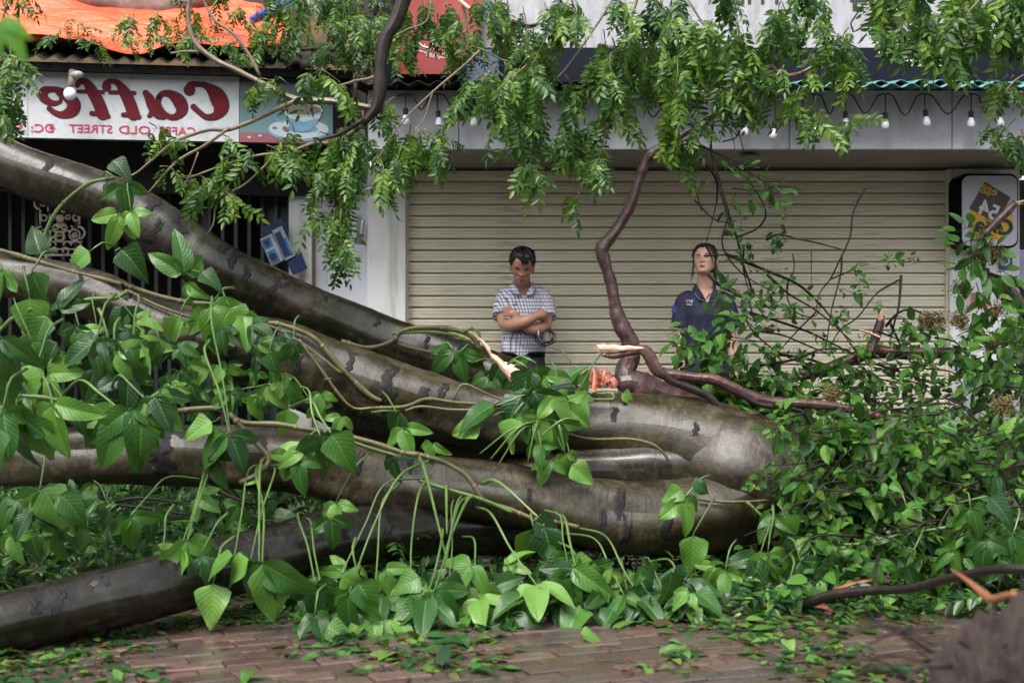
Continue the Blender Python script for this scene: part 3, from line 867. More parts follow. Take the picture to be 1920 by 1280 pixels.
cup = MB()
er = lambda X, Y, a, b, yy, mi, a0=0, a1=2 * math.pi: flat(cup, ellipse(CX(X), CZ(Y), a / 6.4 * 8.02 / F, b / 6.4 * 8.02 / F, 40, a0, a1)[::1], yy, .0012, mi)
er(920, 800, 360, 125, -.0008, 1); er(920, 775, 355, 120, -.0022, 0); er(960, 770, 190, 48, -.0036, 1)
hp = [(CX(690 + 70 * math.cos(a)), CZ(630 + 55 * math.sin(a)), .008) for a in np.linspace(.6, 5.6, 18)]
ribbon(cup, hp, -.005, mi=1)
body = [(CX(a), CZ(b)) for a, b in [(735, 530), (760, 640), (800, 720), (860, 790), (960, 812), (1060, 790), (1140, 710), (1190, 620), (1212, 530)]]
flat(cup, body, -.0064, .0012, 0)
flat(cup, [(CX(a), CZ(b)) for a, b in [(765, 640), (800, 718), (860, 785), (960, 806), (1055, 785), (1130, 705), (1170, 640), (980, 690)]], -.0078, .0012, 1)
er(973, 540, 238, 78, -.0092, 0); er(973, 545, 215, 60, -.0106, 2)
er(745, 775, 28, 30, -.0036, 2); er(770, 795, 24, 22, -.0044, 2); er(620, 770, 30, 18, -.0036, 2)
er(305, 885, 22, 14, -.0008, 0); er(440, 865, 22, 14, -.0008, 0)
cup.build('coffee_cup_print', [MAT['cupw'], MAT['cupb'], MAT['coffee']], cs, False, local=True)
# lamp in front of the sign
lp = thing('lamp_bulb', 'single frosted bulb in a dusty holder hanging before the cafe sign', 'lamp', tuple(P(132, 150, 7.72)))
m = MB(); tube(m, [P(136, 134, 7.75), P(134, 150, 7.72), P(132, 163, 7.71)], [.02, .018, .014], 10, .01); m.build('lamp_holder', simple('grimy_holder', (.16, .13, .1), .6, .4, 30), lp)
m = MB(); ball(m, P(145, 140, 7.72), .035, .03, .02); m.build('cobweb_clump', simple('pale_dust', (.32, .3, .25), .9, .4, 40, .5, 90), lp)
m = MB(); ball(m, P(131, 176, 7.70), .034, .034, .036, 18, 12); m.build('bulb', MAT['bulb'], lp)
# hanging printed bag/box
hb = thing('hanging_calendar', 'tilted blue and white printed display box hung on the dark gate', 'display box', tuple(P(510, 470, 8.6)))
Mh = Matrix.Translation(P(512, 468, 8.58)) @ Matrix.Rotation(math.radians(-24), 4, 'Y') @ Matrix.Rotation(math.radians(-18), 4, 'Z') @ Matrix.Scale(.8, 4)
mw = simple('white_card', (.3, .34, .4), .4, .25, 12); mbl = simple('blue_card', (.04, .14, .25), .4, .4, 12); mnv = simple('navy_card', (.012, .022, .09), .35, .3, 10)
m = MB(); bbox_(m, -.055, .055, -.03, .03, -.11, .11, .004, M=Mh); m.build('carton', mw, hb, False)
m = MB(); box(m, -.045, .03, -.034, -.031, .02, .095, M=Mh); box(m, -.045, .03, -.034, -.031, -.1, .0, M=Mh); m.build('blue_print', mbl, hb, False)
m = MB(); flat(m, ellipse(-.008, -.05, .026, .03, 20), -.038, .004, M=Mh); m.build('round_print', mnv, hb, False)
m = MB(); flat(m, ellipse(-.01, .06, .02, .022, 16), -.038, .004, M=Mh); m.build('round_print', mnv, hb, False)
m = MB(); box(m, .058, .15, -.01, .0, -.115, .13, M=Mh); m.build('back_card', mw, hb, False)
m = MB(); box(m, .066, .142, -.014, -.011, -.1, .04, M=Mh); m.build('blue_print', mbl, hb, False)
m = MB(); box(m, .07, .12, -.018, -.015, -.09, .1, M=Mh); box(m, -.02, .16, .012, .02, .06, .19, M=Mh); box(m, .06, .19, .01, .02, -.24, -.10, M=Mh); m.build('navy_print', mnv, hb, False)
m = MB(); tube(m, [Mh @ Vector((-.05, 0, .11)), P(494, 430, 8.6), Mh @ Vector((.03, 0, .11))], .002, 4); m.build('hanging_string', MAT['bark_pale'], hb)
# tarpaulin
t = NT('orange_tarpaulin')
o_ = t.coord('Object')
b_ = t.ramp(t.noise(o_, 2.2, 5), [(.3, (.55, .055, .014)), (.7, (.72, .115, .04))])
b_ = t.mix(t.ramp(t.noise(o_, 7, 6, .7), [(.6, 0.), (.75, .7)]), b_, (.3, .1, .05))
t.set(base=b_, rough=.32); t.bump(t.noise(t.coord('Object', (2, 2, 6)), 5, 5, .6, 1.), .6, .03)
tm_ = MB(); nx, ny = 90, 46
v = []
for j in range(ny + 1):
    for i in range(nx + 1):
        s_ = -1.5 + 3.05 * i / nx; q = j / ny
        yy = -.12 + 1.34 * q; zz = 2.685 + .57 * q
        w = Vector((s_ * 1.3, q * 5, 0))
        zz += .08 * mnoise.noise(w * 1.6) + .10 * mnoise.ridged_multi_fractal(Vector((s_ * 1.1 + q, q * 7, 2)), 1, 2, 3, 1, 2) * .5 + .01 * mnoise.noise(w * 9)
        yy += .05 * mnoise.noise(Vector((s_ * 2, 7, 7)))
        v.append(tuple(AM @ Vector((s_, yy, zz))))
tm_.add(v, [(j * (nx + 1) + i, j * (nx + 1) + i + 1, (j + 1) * (nx + 1) + i + 1, (j + 1) * (nx + 1) + i) for j in range(ny) for i in range(nx)])
tp = tm_.build('tarpaulin', t.m); tagp(tp, 'creased orange tarpaulin spread over the cafe awning roof', 'tarpaulin')
bt = MB(); tube(bt, [P(470, 40, 8.3), P(500, 25, 8.3), P(535, 12, 8.3), P(560, -8, 8.3)], [.02, .035, .04, .03], 12, .03, mod=lambda a, l, p: 1 + .3 * mnoise.noise(Vector((a, l * 9, 1))))
bo = bt.build('blue_sack', simple('blue_plastic', (.03, .05, .32), .35, .3, 9)); tagp(bo, 'crumpled blue plastic sack on the orange tarpaulin by the leaves', 'sack')
# old wall behind the tarpaulin
m = MB(); box(m, -5.5, -.7, 9.6, 9.7, 2.6, 5)
ow = m.build('back_wall', simple('peeling_brown_wall', (.04, .028, .023), .9, .5, 4, .6, 14, dirt={'col': (.13, .085, .035), 's': 1.5, 'a': .5, 'b': .56}), None, False)
tagp(ow, 'peeling brown and ochre wall above the orange tarpaulin', 'wall')
m = MB(); tube(m, [P(60, -8, 8.9), P(180, 2, 8.9), P(300, 8, 8.9), P(420, -20, 8.9)], [.09, .1, .1, .08], 14, .04, mod=lambda a, l, p: 1 + .3 * mnoise.noise(Vector((math.cos(a), math.sin(a), l * 4))))
rl = m.build('rubble_bundle', simple('grey_brown_bundle', (.17, .12, .11), .8, .5, 9, .6, 30)); tagp(rl, 'grey brown rolled bundle lying at the top of the orange tarpaulin', 'bundle')
# ================================================================== the fallen tree
tree = thing('fallen_tree', 'huge fallen grey barked tree with four stems lying across the pavement', 'tree', (0.6, 6.8, 0))
def stem(name, lst, mat, parent, seed, segs=44, step=.03, flute=.06, rough=.05, cap=True):
    pts = [P(a, b, d) for a, b, w, d in lst]
    rad = [S(w, d) / 2 for a, b, w, d in lst]
    def mod(th, L, p):
        q = Vector((math.cos(th) * .9, math.sin(th) * .9, L * 1.1 + seed * 7))
        k = 1 + flute * math.sin(2 * th + seed + L * .7) * .7 + flute * 2.0 * mnoise.noise(q * 1.3) + flute * .8 * mnoise.noise(Vector((math.cos(th) * 2.6, math.sin(th) * 2.6, L * 1.6 + seed)))
        k += rough * mnoise.noise(Vector((math.cos(th) * 1.5, math.sin(th) * 1.5, L * 4 + seed)))
        k += .012 * mnoise.noise(Vector(p) * 22)
        # healed rings across the stem
        r_ = (L * 3.1 + seed) % 1.0
        k += .018 * math.exp(-((r_ - .5) / .07) ** 2)
        return k
    m = MB(); tube(m, pts, rad, segs, step, mod, cap)
    o = m.build(name, mat, parent)
    o['_s'] = 0; del o['_s']
    STEM.append((o, m.last))
    return o
STEM = []
MAT['scar'] = simple('black_rough_bark_scar', (0.009, 0.0075, 0.007), .65, .6, 40, .9, 120, spec=.25)
def scar(k, px, w, f0, f1):
    """raised rough dark scar across stem k at image column px: w metres wide along it, from f0 to f1 degrees (0 faces the street, 90 is the top)"""
    o, (p, T, N, B, r, L, mod) = STEM[k]
    col = p[:, 0] / p[:, 1] * F + 960
    i0 = int(np.argmin(abs(col - px)))
    Lc = L[i0]
    nu, nv = 9, max(8, int(abs(f1 - f0) / 5))
    sd = px * .37
    v, keep = [], []
    for a in range(nv + 1):
        ph = math.radians(f0 + (f1 - f0) * a / nv)
        for b in range(nu + 1):
            u = b / nu * 2 - 1
            lean = .5 * w * mnoise.noise(Vector((a * .35, sd, 3)))
            l = Lc + w * .5 * u * (1 + .6 * mnoise.noise(Vector((a * .6, u, sd)))) + lean
            q = [np.interp(l, L, p[:, c]) for c in range(3)]
            i = int(np.clip(np.searchsorted(L, l), 1, len(L) - 1))
            t_ = Vector(T[i]); e1 = Vector((0, -1, 0)); e1 = (e1 - t_ * e1.dot(t_)).normalized(); e2 = e1.cross(t_)
            if e2.z < 0: e2 = -e2
            n = e1 * math.cos(ph) + e2 * math.sin(ph)
            th = math.atan2(n.dot(Vector(B[i])), n.dot(Vector(N[i])))
            ed = min(1, (1 - abs(u)) * 2.5, 4 * a / nv + .0, 4 * (nv - a) / nv)
            R = float(np.interp(l, L, r)) * mod(th, l, Vector(q)) + .0045 * max(0, ed) * (1 + mnoise.noise(Vector((a * 1.7, b * 1.7, sd)))) - .0012
            v.append(tuple(Vector(q) + n * R))
            keep.append(mnoise.noise(Vector((a * .55 + sd, b * .45, 9))) > -.45 + .35 * (1 - ed))
    f = []
    for a in range(nv):
        for b in range(nu):
            q = (a * (nu + 1) + b, a * (nu + 1) + b + 1, (a + 1) * (nu + 1) + b + 1, (a + 1) * (nu + 1) + b)
            if sum(keep[x] for x in q) >= 3: f.append(q)
    if not f: return
    m = MB(); m.add(v, f); c = m.build('bark_scar', MAT['scar'], o)
    return c
stem('stem', [(-200, 190, 104, 7.45), (0, 302, 98, 7.45), (150, 355, 98, 7.47), (240, 392, 98, 7.48), (300, 440, 118, 7.5), (350, 468, 106, 7.5), (400, 500, 104, 7.5), (500, 548, 100, 7.55), (638, 604, 92, 7.6), (760, 652, 94, 7.6), (870, 688, 92, 7.55), (960, 722, 90, 7.5), (1060, 770, 90, 7.4), (1200, 840, 100, 7.2)], MAT['bark_olive'], tree, 1, flute=.05)
stem('stem', [(-200, 485, 80, 6.75), (0, 515, 78, 6.78), (150, 545, 90, 6.8), (280, 600, 98, 6.82), (400, 645, 112, 6.85), (520, 666, 122, 6.88), (640, 706, 116, 6.9), (780, 752, 116, 6.9), (900, 782, 108, 6.9), (1050, 795, 112, 6.9), (1180, 805, 132, 6.9), (1290, 828, 172, 6.9), (1370, 868, 200, 6.88), (1430, 910, 190, 6.88)], MAT['bark_grey'], tree, 2.4, flute=.07)
stem('stem', [(-200, 850, 100, 6.15), (0, 855, 100, 6.2), (150, 852, 104, 6.22), (300, 848, 108, 6.25), (450, 858, 112, 6.3), (571, 868, 120, 6.35), (700, 897, 118, 6.4), (850, 914, 112, 6.45), (1000, 937, 122, 6.52), (1120, 966, 142, 6.6), (1230, 972, 136, 6.65), (1330, 955, 150, 6.72), (1400, 925, 170, 6.85), (1460, 905, 150, 6.98)], MAT['bark_grey'], tree, 4.1, flute=.09)
stem('stem', [(-200, 1236, 128, 4.95), (0, 1171, 120, 5.15), (134, 1138, 118, 5.3), (269, 1105, 118, 5.45), (400, 1068, 116, 5.7), (520, 1038, 114, 5.9), (605, 1016, 116, 6.05), (720, 1000, 108, 6.25), (850, 990, 108, 6.5), (1000, 985, 110, 6.75), (1120, 975, 110, 6.9)], MAT['bark_wet'], tree, 5.7, 64, flute=.035, rough=.03)
stem('stem', [(560, 745, 50, 7.25), (660, 775, 84, 7.2), (780, 808, 108, 7.15), (900, 828, 112, 7.12), (1020, 850, 112, 7.1), (1130, 872, 124, 7.08), (1260, 890, 150, 7.05), (1350, 895, 160, 7.0)], MAT['bark_olive'], tree, 9.3, flute=.1)
stem('stem', [(940, 895, 70, 6.95), (1040, 893, 100, 6.88), (1140, 893, 118, 6.84), (1260, 898, 130, 6.82), (1350, 900, 140, 6.85)], MAT['bark_olive'], tree, 3.3, flute=.1)
# swollen base where the stems meet, running on to the right
stem('trunk', [(1180, 840, 90, 7.15), (1270, 860, 190, 7.02), (1350, 885, 250, 6.98), (1420, 905, 262, 6.98), (1480, 905, 240, 7.0), (1560, 895, 200, 7.05), (1700, 880, 160, 7.15), (1900, 870, 130, 7.25), (2150, 860, 120, 7.4)], MAT['bark_grey'], tree, 7.2, 72, .025, flute=.10, rough=.07)
for k, px, w, f0, f1 in [
    (0, 95, .05, 10, 50), (0, 205, .045, -10, 40), (0, 268, .05, 20, 75), (0, 298, .07, -30, 30), (0, 318, .06, 35, 80), (0, 345, .05, -20, 40), (0, 402, .06, 30, 70), (0, 425, .05, 10, 60), (0, 452, .05, 0, 35), (0, 505, .06, -10, 50), (0, 530, .04, 25, 60), (0, 600, .03, 30, 55), (0, 700, .03, 20, 50), (0, 800, .03, 10, 50), (0, 860, .03, 20, 60),
    (1, 372, .05, -40, 40), (1, 395, .03, -20, 45), (1, 432, .055, -60, 60), (1, 500, .10, -70, 75), (1, 475, .03, -60, 0), (1, 560, .04, -30, 20), (1, 655, .04, 10, 60), (1, 725, .06, -35, 75), (1, 742, .04, -45, 20), (1, 786, .06, -20, 35), (1, 826, .045, 10, 60), (1, 905, .05, -50, -10), (1, 1010, .04, -60, -20), (1, 1150, .03, 10, 45), (1, 1290, .03, 10, 30), (1, 150, .03, 0, 60), (1, 240, .04, 20, 70),
    (2, 110, .05, -10, 50), (2, 318, .09, -50, 70), (2, 300, .04, -20, 30), (2, 345, .08, 30, 85), (2, 490, .03, 10, 50), (2, 662, .045, 0, 55), (2, 760, .03, 20, 70), (2, 1110, .05, -10, 20), (2, 1142, .06, 0, 60), (2, 1160, .04, -30, 5), (2, 1228, .05, -40, 25), (2, 980, .025, 0, 30),
    (3, 45, .05, 5, 50), (3, 95, .06, 0, 60), (3, 112, .04, 20, 45), (3, 165, .03, 20, 70), (3, 190, .025, 25, 60), (3, 385, .06, 10, 90), (3, 468, .06, -10, 85), (3, 510, .03, 40, 80), (3, 555, .06, 20, 85), (3, 600, .10, 0, 85), (3, 700, .05, 0, 60), (3, 800, .05, 0, 60),
    (6, 1240, .06, -45, -5), (6, 1390, .04, -50, -15)]:
    scar(k, px, w, f0, f1)

def branch(name, parent, lst, mat, segs=9, step=.03, wob=.05, d=None, seed=0.0):
    pts = [P(q[0], q[1], q[3] if d is None else d) for q in lst]
    rad = [S(q[2], 7.2) for q in lst]
    m = MB(); tube(m, pts, rad, segs, step, (lambda a, L, p: 1 + wob * mnoise.noise(Vector((math.cos(a), math.sin(a), L * 14 + seed))) + wob * .8 * mnoise.noise(Vector(p) * 40)) if wob else None)
    return m.build(name, mat, parent)
def shards(mb, c, dirs, n, L, w, seed):
    r = random.Random(seed)
    for k in range(n):
        a, b = r.choice(dirs), r.choice(dirs)
        v = (Vector(a).lerp(Vector(b), r.random()) + Vector((r.uniform(-.2, .2), r.uniform(-.2, .2), r.uniform(-.2, .2)))).normalized()
        o = Vector(c) + Vector((r.uniform(-1, 1) * w * 1.6, r.uniform(-1, 1) * w * 1.6, r.uniform(-1, 1) * w * 1.6))
        l = L * r.uniform(.4, 1.0)
        tube(mb, [o, o + v * l * .6, o + v * l], [w * r.uniform(.3, .7), w * r.uniform(.25, .5), .0008], 4, .06)

# red brown broken limb standing up from the trunk
rb = thing('broken_limb', 'bare red brown wet limb rising crookedly from the torn stump in front of the shutter', 'branch', tuple(P(1190, 740, 7.3)))
rl_ = [(1420, 790, 20), (1330, 770, 22), (1265, 750, 27), (1212, 732, 31), (1182, 720, 30), (1160, 722, 27)]
branch('stump', rb, rl_, MAT['bark_red'], 18, .02, .12, 7.25)
branch('limb', rb, [(1195, 735, 28), (1172, 702, 21), (1184, 668, 16), (1181, 642, 16), (1166, 612, 16), (1154, 575, 12), (1147, 535, 11), (1136, 498, 11.5), (1128, 470, 13), (1138, 455, 12), (1160, 424, 10), (1180, 390, 10.5), (1194, 350, 9), (1208, 312, 9), (1222, 290, 11), (1240, 276, 8), (1290, 246, 6.5), (1346, 210, 6.5)], MAT['bark_red'], 16, .015, .16, 7.25)
branch('twig', rb, [(1346, 210, 8), (1300, 250, 3), (1330, 232, 3)], MAT['bark_red'], 8, .02, .1, 7.24)
m = MB()
cc = P(1128, 722, 7.2)
shards(m, cc, [(-1, -.3, .1), (-.5, -.3, .8), (-.8, -.4, .4), (.2, -.5, .6)], 90, .13, .008, 3)
shards(m, cc + Vector((.03, 0, .02)), [(-.2, -.6, .8), (-.6, -.6, .2), (-.1, -.7, -.3)], 50, .07, .012, 4)
for k in range(5):
    a = rng.uniform(0, 6.28); r_ = rng.uniform(.02, .085)
    ball(m, cc + Vector((r_ * .35 * math.cos(a) + .03, -.02 + rng.uniform(-.03, .02), r_ * math.sin(a) * .8)), .026, .02, .03, 6, 5, M=Matrix.Rotation(rng.uniform(-1, 1), 4, 'Y'))
tube(m, [P(1114, 735, 7.15), P(1116, 705, 7.15), P(1113, 690, 7.15)], [.013, .01, .001], 4, .05)
m.build('torn_wood', MAT['wood_red'], rb, False)
# pale splintered plank of wood
sp = thing('wood_splinter', 'long pale pink torn wood splinter leaning between the stem and the vine leaves', 'splinter', tuple(P(940, 690, 7.0)))
def strip(mb, lst, d, thick, sides=3):
    L = [P(a, b - w / 2, d) for a, b, w in lst]; R = [P(a, b + w / 2, d) for a, b, w in lst]
    v, f = [], []
    n = len(lst)
    for i in range(n):
        for k in range(5):
            q = L[i].lerp(R[i], k / 4); q = q + Vector((0, -thick * (1 - ((k - 2) / 2) ** 2) + .006 * mnoise.noise(q * 60), .003 * mnoise.noise(q * 90)))
            v.append(tuple(q))
    for i in range(n):
        for q in (L[i], R[i]): v.append(tuple(q + Vector((0, .012, 0))))
    for i in range(n - 1):
        for k in range(4): f.append((i * 5 + k, i * 5 + k + 1, i * 5 + 6 + k, i * 5 + 5 + k))
        a = n * 5 + i * 2
        f += [(i * 5, i * 5 + 5, a + 2, a), (i * 5 + 4, a + 1, a + 3, i * 5 + 9), (a, a + 2, a + 3, a + 1)]
    mb.add(v, f)
m = MB(); strip(m, [(897, 633, 3), (908, 645, 11), (918, 658, 16), (922, 668, 12), (932, 676, 18), (945, 690, 24), (955, 697, 34), (968, 706, 40), (980, 713, 36), (993, 722, 18)], 7.0, .022)
shards(m, P(985, 715, 6.98), [(1, 0, -.5), (.9, -.2, -.9)], 9, .06, .008, 5)
shards(m, P(900, 640, 6.99), [(-.6, 0, .8)], 3, .04, .004, 6)
m.build('splinter', MAT['wood_pale'], sp, False)

# drooping dark branch with pale torn end
db = thing('drooping_branch', 'dark branch with a pale peeled end arching from the red limb to the heap', 'branch', tuple(P(1300, 710, 7.05)))
D2 = 7.05
branch('limb', db, [(1128, 664, 4), (1150, 667, 6), (1180, 661, 7), (1200, 655, 9), (1214, 662, 12), (1226, 684, 12), (1240, 699, 11), (1290, 706, 10), (1340, 712, 10), (1390, 735, 11), (1440, 752, 10), (1520, 757, 9), (1580, 764, 7), (1640, 778, 6), (1700, 796, 3)], MAT['bark_red'], 12, .02, .12, D2)
m = MB(); strip(m, [(1119, 648, 3), (1124, 652, 12), (1132, 651, 13), (1141, 653, 11), (1150, 651, 12), (1165, 653, 9), (1180, 652, 10), (1192, 653, 7), (1206, 652, 4)], D2 - .02, .009); shards(m, P(1130, 653, D2 - .02), [(-1, -.1, .15), (-1, -.1, -.1)], 14, .04, .003, 21); shards(m, P(1135, 664, D2 - .01), [(-1, -.1, .05), (-1, -.1, -.15)], 10, .05, .003, 22); m.build('peeled_wood', MAT['wood_pale'], db, False)
branch('side_branch', db, [(1238, 696, 8), (1262, 716, 7), (1300, 730, 7), (1335, 748, 7), (1360, 778, 6), (1400, 800, 5), (1438, 832, 5), (1452, 880, 4), (1445, 910, 3), (1465, 960, 2)], MAT['bark_dark'], 8, .03, .15, 6.85)
branch('side_branch', db, [(1400, 800, 4), (1450, 832, 4), (1520, 828, 4), (1560, 855, 3), (1620, 875, 2)], MAT['bark_dark'], 7, .03, .15, 6.8)
branch('side_branch', db, [(1390, 735, 6), (1420, 757, 5), (1500, 770, 4), (1530, 800, 3), (1600, 815, 3)], MAT['bark_dark'], 7, .03, .15, 7.0)
branch('side_branch', db, [(1575, 762, 4), (1590, 800, 3), (1610, 830, 3), (1650, 850, 2)], MAT['bark_dark'], 7, .03, .15, 7.0)
branch('side_branch', db, [(1213, 742, 4), (1240, 752, 4), (1280, 770, 4)], MAT['bark_dark'], 7, .03, .15, 7.0)

# cracked pole-like log behind the heap
lg = thing('snapped_log', 'brown snapped log with a splintered upright stub behind the leaf heap at the shutter', 'log', tuple(P(1640, 660, 7.8)))
branch('log', lg, [(1500, 702, 13), (1545, 694, 12), (1590, 676, 13), (1635, 660, 14), (1690, 662, 13), (1745, 662, 12), (1800, 660, 11)], MAT['bark_red'], 14, .02, .15, 7.8)
branch('stub', lg, [(1632, 664, 15), (1643, 630, 10), (1650, 606, 9), (1653, 590, 6)], MAT['bark_red'], 12, .02, .15, 7.76)
m = MB(); shards(m, P(1651, 600, 7.74), [(-.1, 0, 1), (.35, 0, 1), (-.4, 0, .8)], 12, .08, .006, 8); shards(m, P(1500, 706, 7.75), [(-1, 0, .1), (-.8, -.3, .5)], 16, .07, .012, 9); m.build('splintered_end', MAT['wood_pale'], lg, False)
m = MB(); strip(m, [(1612, 618, 3), (1630, 624, 6), (1650, 632, 5)], 7.7, .008); m.build('peeled_wood', MAT['wood_pale'], lg, False)
rs2 = thing('bark_slab', 'red brown slab of broken trunk half hidden at the right edge below the egg sign', 'log', tuple(P(1890, 540, 7.6)))
branch('slab', rs2, [(1850, 512, 7), (1870, 528, 14), (1890, 548, 17), (1908, 568, 14), (1935, 600, 12)], MAT['bark_red'], 14, .02, .2, 7.6)
branch('stick', rs2, [(1820, 505, 4), (1850, 512, 4), (1890, 525, 4), (1930, 548, 4), (1980, 570, 4)], MAT['bark_dark'], 8, .03, .1, 7.5)

# bare dark twigs over the shutter
tw = thing('twiggy_branch', 'thin dark nearly leafless branch tangle spread before the cream shutter', 'branch', tuple(P(1500, 690, 7.5)))
C6 = lambda L: [(1250 + a / 2.2855, 200 + b / 2.2855) for a, b in L]
TW = [
 ([(200, 60), (190, 180), (230, 330), (270, 470), (300, 560), (330, 680), (362, 790), (335, 900), (420, 1010), (560, 1090), (700, 1110)], 3.2),
 ([(850, 350), (800, 450), (785, 560), (740, 660), (700, 740), (655, 800), (640, 880)], 2.4),
 ([(430, 570), (480, 548), (560, 565), (650, 585), (750, 612)], 2.6), ([(1005, 725), (995, 850), (975, 930), (958, 1000)], 3),
 ([(250, 630), (420, 700), (560, 760), (660, 850), (740, 950), (840, 1085)], 3.4), ([(350, 880), (480, 920), (620, 970), (760, 1040), (860, 1090)], 3),
 ([(380, 960), (500, 980), (620, 1030), (700, 1060)], 2.4), ([(520, 740), (520, 830), (570, 890), (640, 895), (660, 840)], 2),
 ([(750, 640), (745, 720), (705, 880), (680, 1060)], 2.4), ([(1000, 740), (900, 800), (820, 900), (740, 960), (690, 1050)], 2.2),
 ([(180, 720), (220, 760), (290, 800), (350, 830), (370, 900)], 4), ([(100, 180), (200, 290), (215, 400), (170, 580)], 3),
 ([(330, 600), (330, 700), (355, 800)], 2.4), ([(300, 560), (390, 520), (425, 450), (360, 330), (280, 250)], 2.2), ([(120, 400), (200, 480), (280, 500)], 2),
 ([(400, 1110), (560, 1080), (660, 1040), (790, 1040)], 3), ([(940, 940), (990, 885), (1050, 870), (1120, 905), (1165, 990)], 3),
 ([(480, 1060), (600, 1080), (720, 1110), (860, 1100)], 3.4), ([(80, 70), (160, 90), (230, 60), (300, 100), (330, 190)], 2.6), ([(130, 160), (240, 210), (330, 240)], 3), ([(110, 90), (260, 90), (300, 220)], 1.8),
 ([(240, 150), (300, 130), (260, 80)], 1.6), ([(90, 280), (130, 380), (150, 450)], 1.8), ([(260, 480), (240, 600), (330, 720), (470, 800)], 2.2), ([(640, 880), (560, 960), (480, 1050)], 2), ([(960, 930), (1010, 1040)], 3.4), ([(900, 960), (1000, 1000)], 2.5),
 ([(280, 350), (400, 360), (500, 340), (580, 360)], 1.5), ([(620, 620), (620, 760)], 1.1), ([(540, 630), (545, 700), (500, 800)], 1.4), ([(700, 740), (790, 700), (830, 660)], 1.8), ([(300, 560), (250, 440), (200, 250)], 1.8),
 ([(430, 720), (520, 800), (650, 880), (800, 1010)], 2.6), ([(160, 640), (300, 640), (420, 700)], 1.6), ([(700, 1110), (640, 1160), (600, 1250)], 2), ([(860, 1090), (980, 1130), (1150, 1190)], 3), ([(1150, 990), (1240, 1010), (1290, 1080)], 2.4), ([(820, 1100), (900, 1160), (1060, 1200)], 2.4)]
for i, (L, w) in enumerate(TW):
    d0 = rng.uniform(7.2, 7.75)
    q = C6(L); n = len(q)
    branch('twig', tw, [(a, b, w * (1 - .55 * k / (n - 1)), d0 + .12 * math.sin(k * 1.3 + i)) for k, (a, b) in enumerate(q)], MAT['bark_dark'], 6, .03, .15)

# root ball in the near right corner
MAT['soil'] = simple('crumbly_brown_soil', (0.022, 0.0135, 0.0115), 0.9, 0.5, 6, 0.9, 40, dirt={'col': (.03, .02, .018), 's': 9, 'a': .5, 'b': .65})
rbm = MB()
c0 = Vector((1.06, 2.95, 0.0))
v, f = [], []
nu, nv = 190, 100
for i in range(nv + 1):
    a = math.pi * .5 * i / nv
    for j in range(nu):
        b = 2 * math.pi * j / nu
        n_ = Vector((math.sin(a) * math.cos(b), math.sin(a) * math.sin(b), math.cos(a)))
        k = .95 + .16 * mnoise.noise(n_ * 2.2) + .14 * mnoise.noise(n_ * 5 + Vector((3, 0, 0))) + .08 * mnoise.noise(n_ * 11) + .05 * mnoise.noise(n_ * 24) + .03 * mnoise.noise(n_ * 50)
        v.append((c0.x + .30 * k * n_.x, c0.y + .3 * k * n_.y, c0.z + .57 * k * n_.z - .02))
for i in range(nv):
    for j in range(nu):
        f.append((i * nu + j, (i + 1) * nu + j, (i + 1) * nu + (j + 1) % nu, i * nu + (j + 1) % nu))
rbm.add(v, f)
rball = thing('root_ball', 'big brown clod of soil and torn roots in the near right corner', 'root ball', tuple(c0))
rbm.build('soil', MAT['soil'], rball)
for k in range(44):
    a = rng.uniform(2.2, 5.4); h = rng.uniform(.15, .62)
    o = c0 + Vector((.29 * math.cos(a) * (1 - h * .7), .29 * math.sin(a) * (1 - h * .7), h * .85))
    dv = Vector((math.cos(a) + rng.uniform(-.6, .6), math.sin(a), rng.uniform(-.3, .7))).normalized()
    m = MB(); tube(m, [o, o + dv * .1 + Vector((0, 0, .02)), o + dv * .17 + Vector((rng.uniform(-.06, .06), 0, -.02))], [rng.uniform(.002, .006), .003, .0008], 6, .02); m.build('root', MAT['bark_dark'], rball)
m = MB(); tube(m, [P(1782, 1066, 3.5), P(1810, 1085, 3.35), P(1838, 1108, 3.2), P(1860, 1124, 3.05), P(1885, 1118, 2.95), P(1905, 1112, 2.9)], [.002, .005, .009, .010, .009, .006], 8, .02); m.build('torn_root', MAT['wood_orange'], rball)
gb_ = thing('fallen_branch', 'dark wet bare branch lying on the pavement along the front of the right heap', 'branch', tuple(P(1560, 1130, 5.9)))
branch('limb', gb_, [(1300, 1133, 5, 6.1), (1345, 1138, 8, 6.05), (1400, 1147, 9, 6.0), (1465, 1146, 9, 5.95), (1510, 1132, 8, 5.85), (1560, 1115, 8, 5.75), (1640, 1106, 7, 5.6), (1700, 1104, 6, 5.4), (1770, 1086, 6, 5.2), (1830, 1073, 6, 5.0), (1890, 1066, 6, 4.8), (1960, 1070, 6, 4.7)], MAT['bark_dark'], 12, .03, .15)
branch('side_branch', gb_, [(1520, 1130, 5, 5.83), (1545, 1136, 4, 5.8), (1560, 1146, 2, 5.8)], MAT['wood_red'], 8, .03, .2)
branch('side_branch', gb_, [(1560, 1148, 2.5, 5.8), (1600, 1158, 2.5, 5.75), (1650, 1180, 2, 5.6), (1700, 1184, 1.5, 5.5)], MAT['bark_dark'], 6, .03, .2)
branch('side_branch', gb_, [(1642, 1104, 3, 5.62), (1640, 1075, 3, 5.7), (1648, 1040, 3, 5.8)], MAT['bark_dark'], 6, .03, .2)
for pts_ in ([(1425, 1138), (1450, 1127), (1470, 1122)], [(1560, 1106), (1600, 1094), (1640, 1086)]):
    m = MB(); strip(m, [(a, b, 7 - 2 * abs(k - 1)) for k, (a, b) in enumerate(pts_)], 5.95, .008); m.build('torn_bark', MAT['wood_orange'], gb_, False)
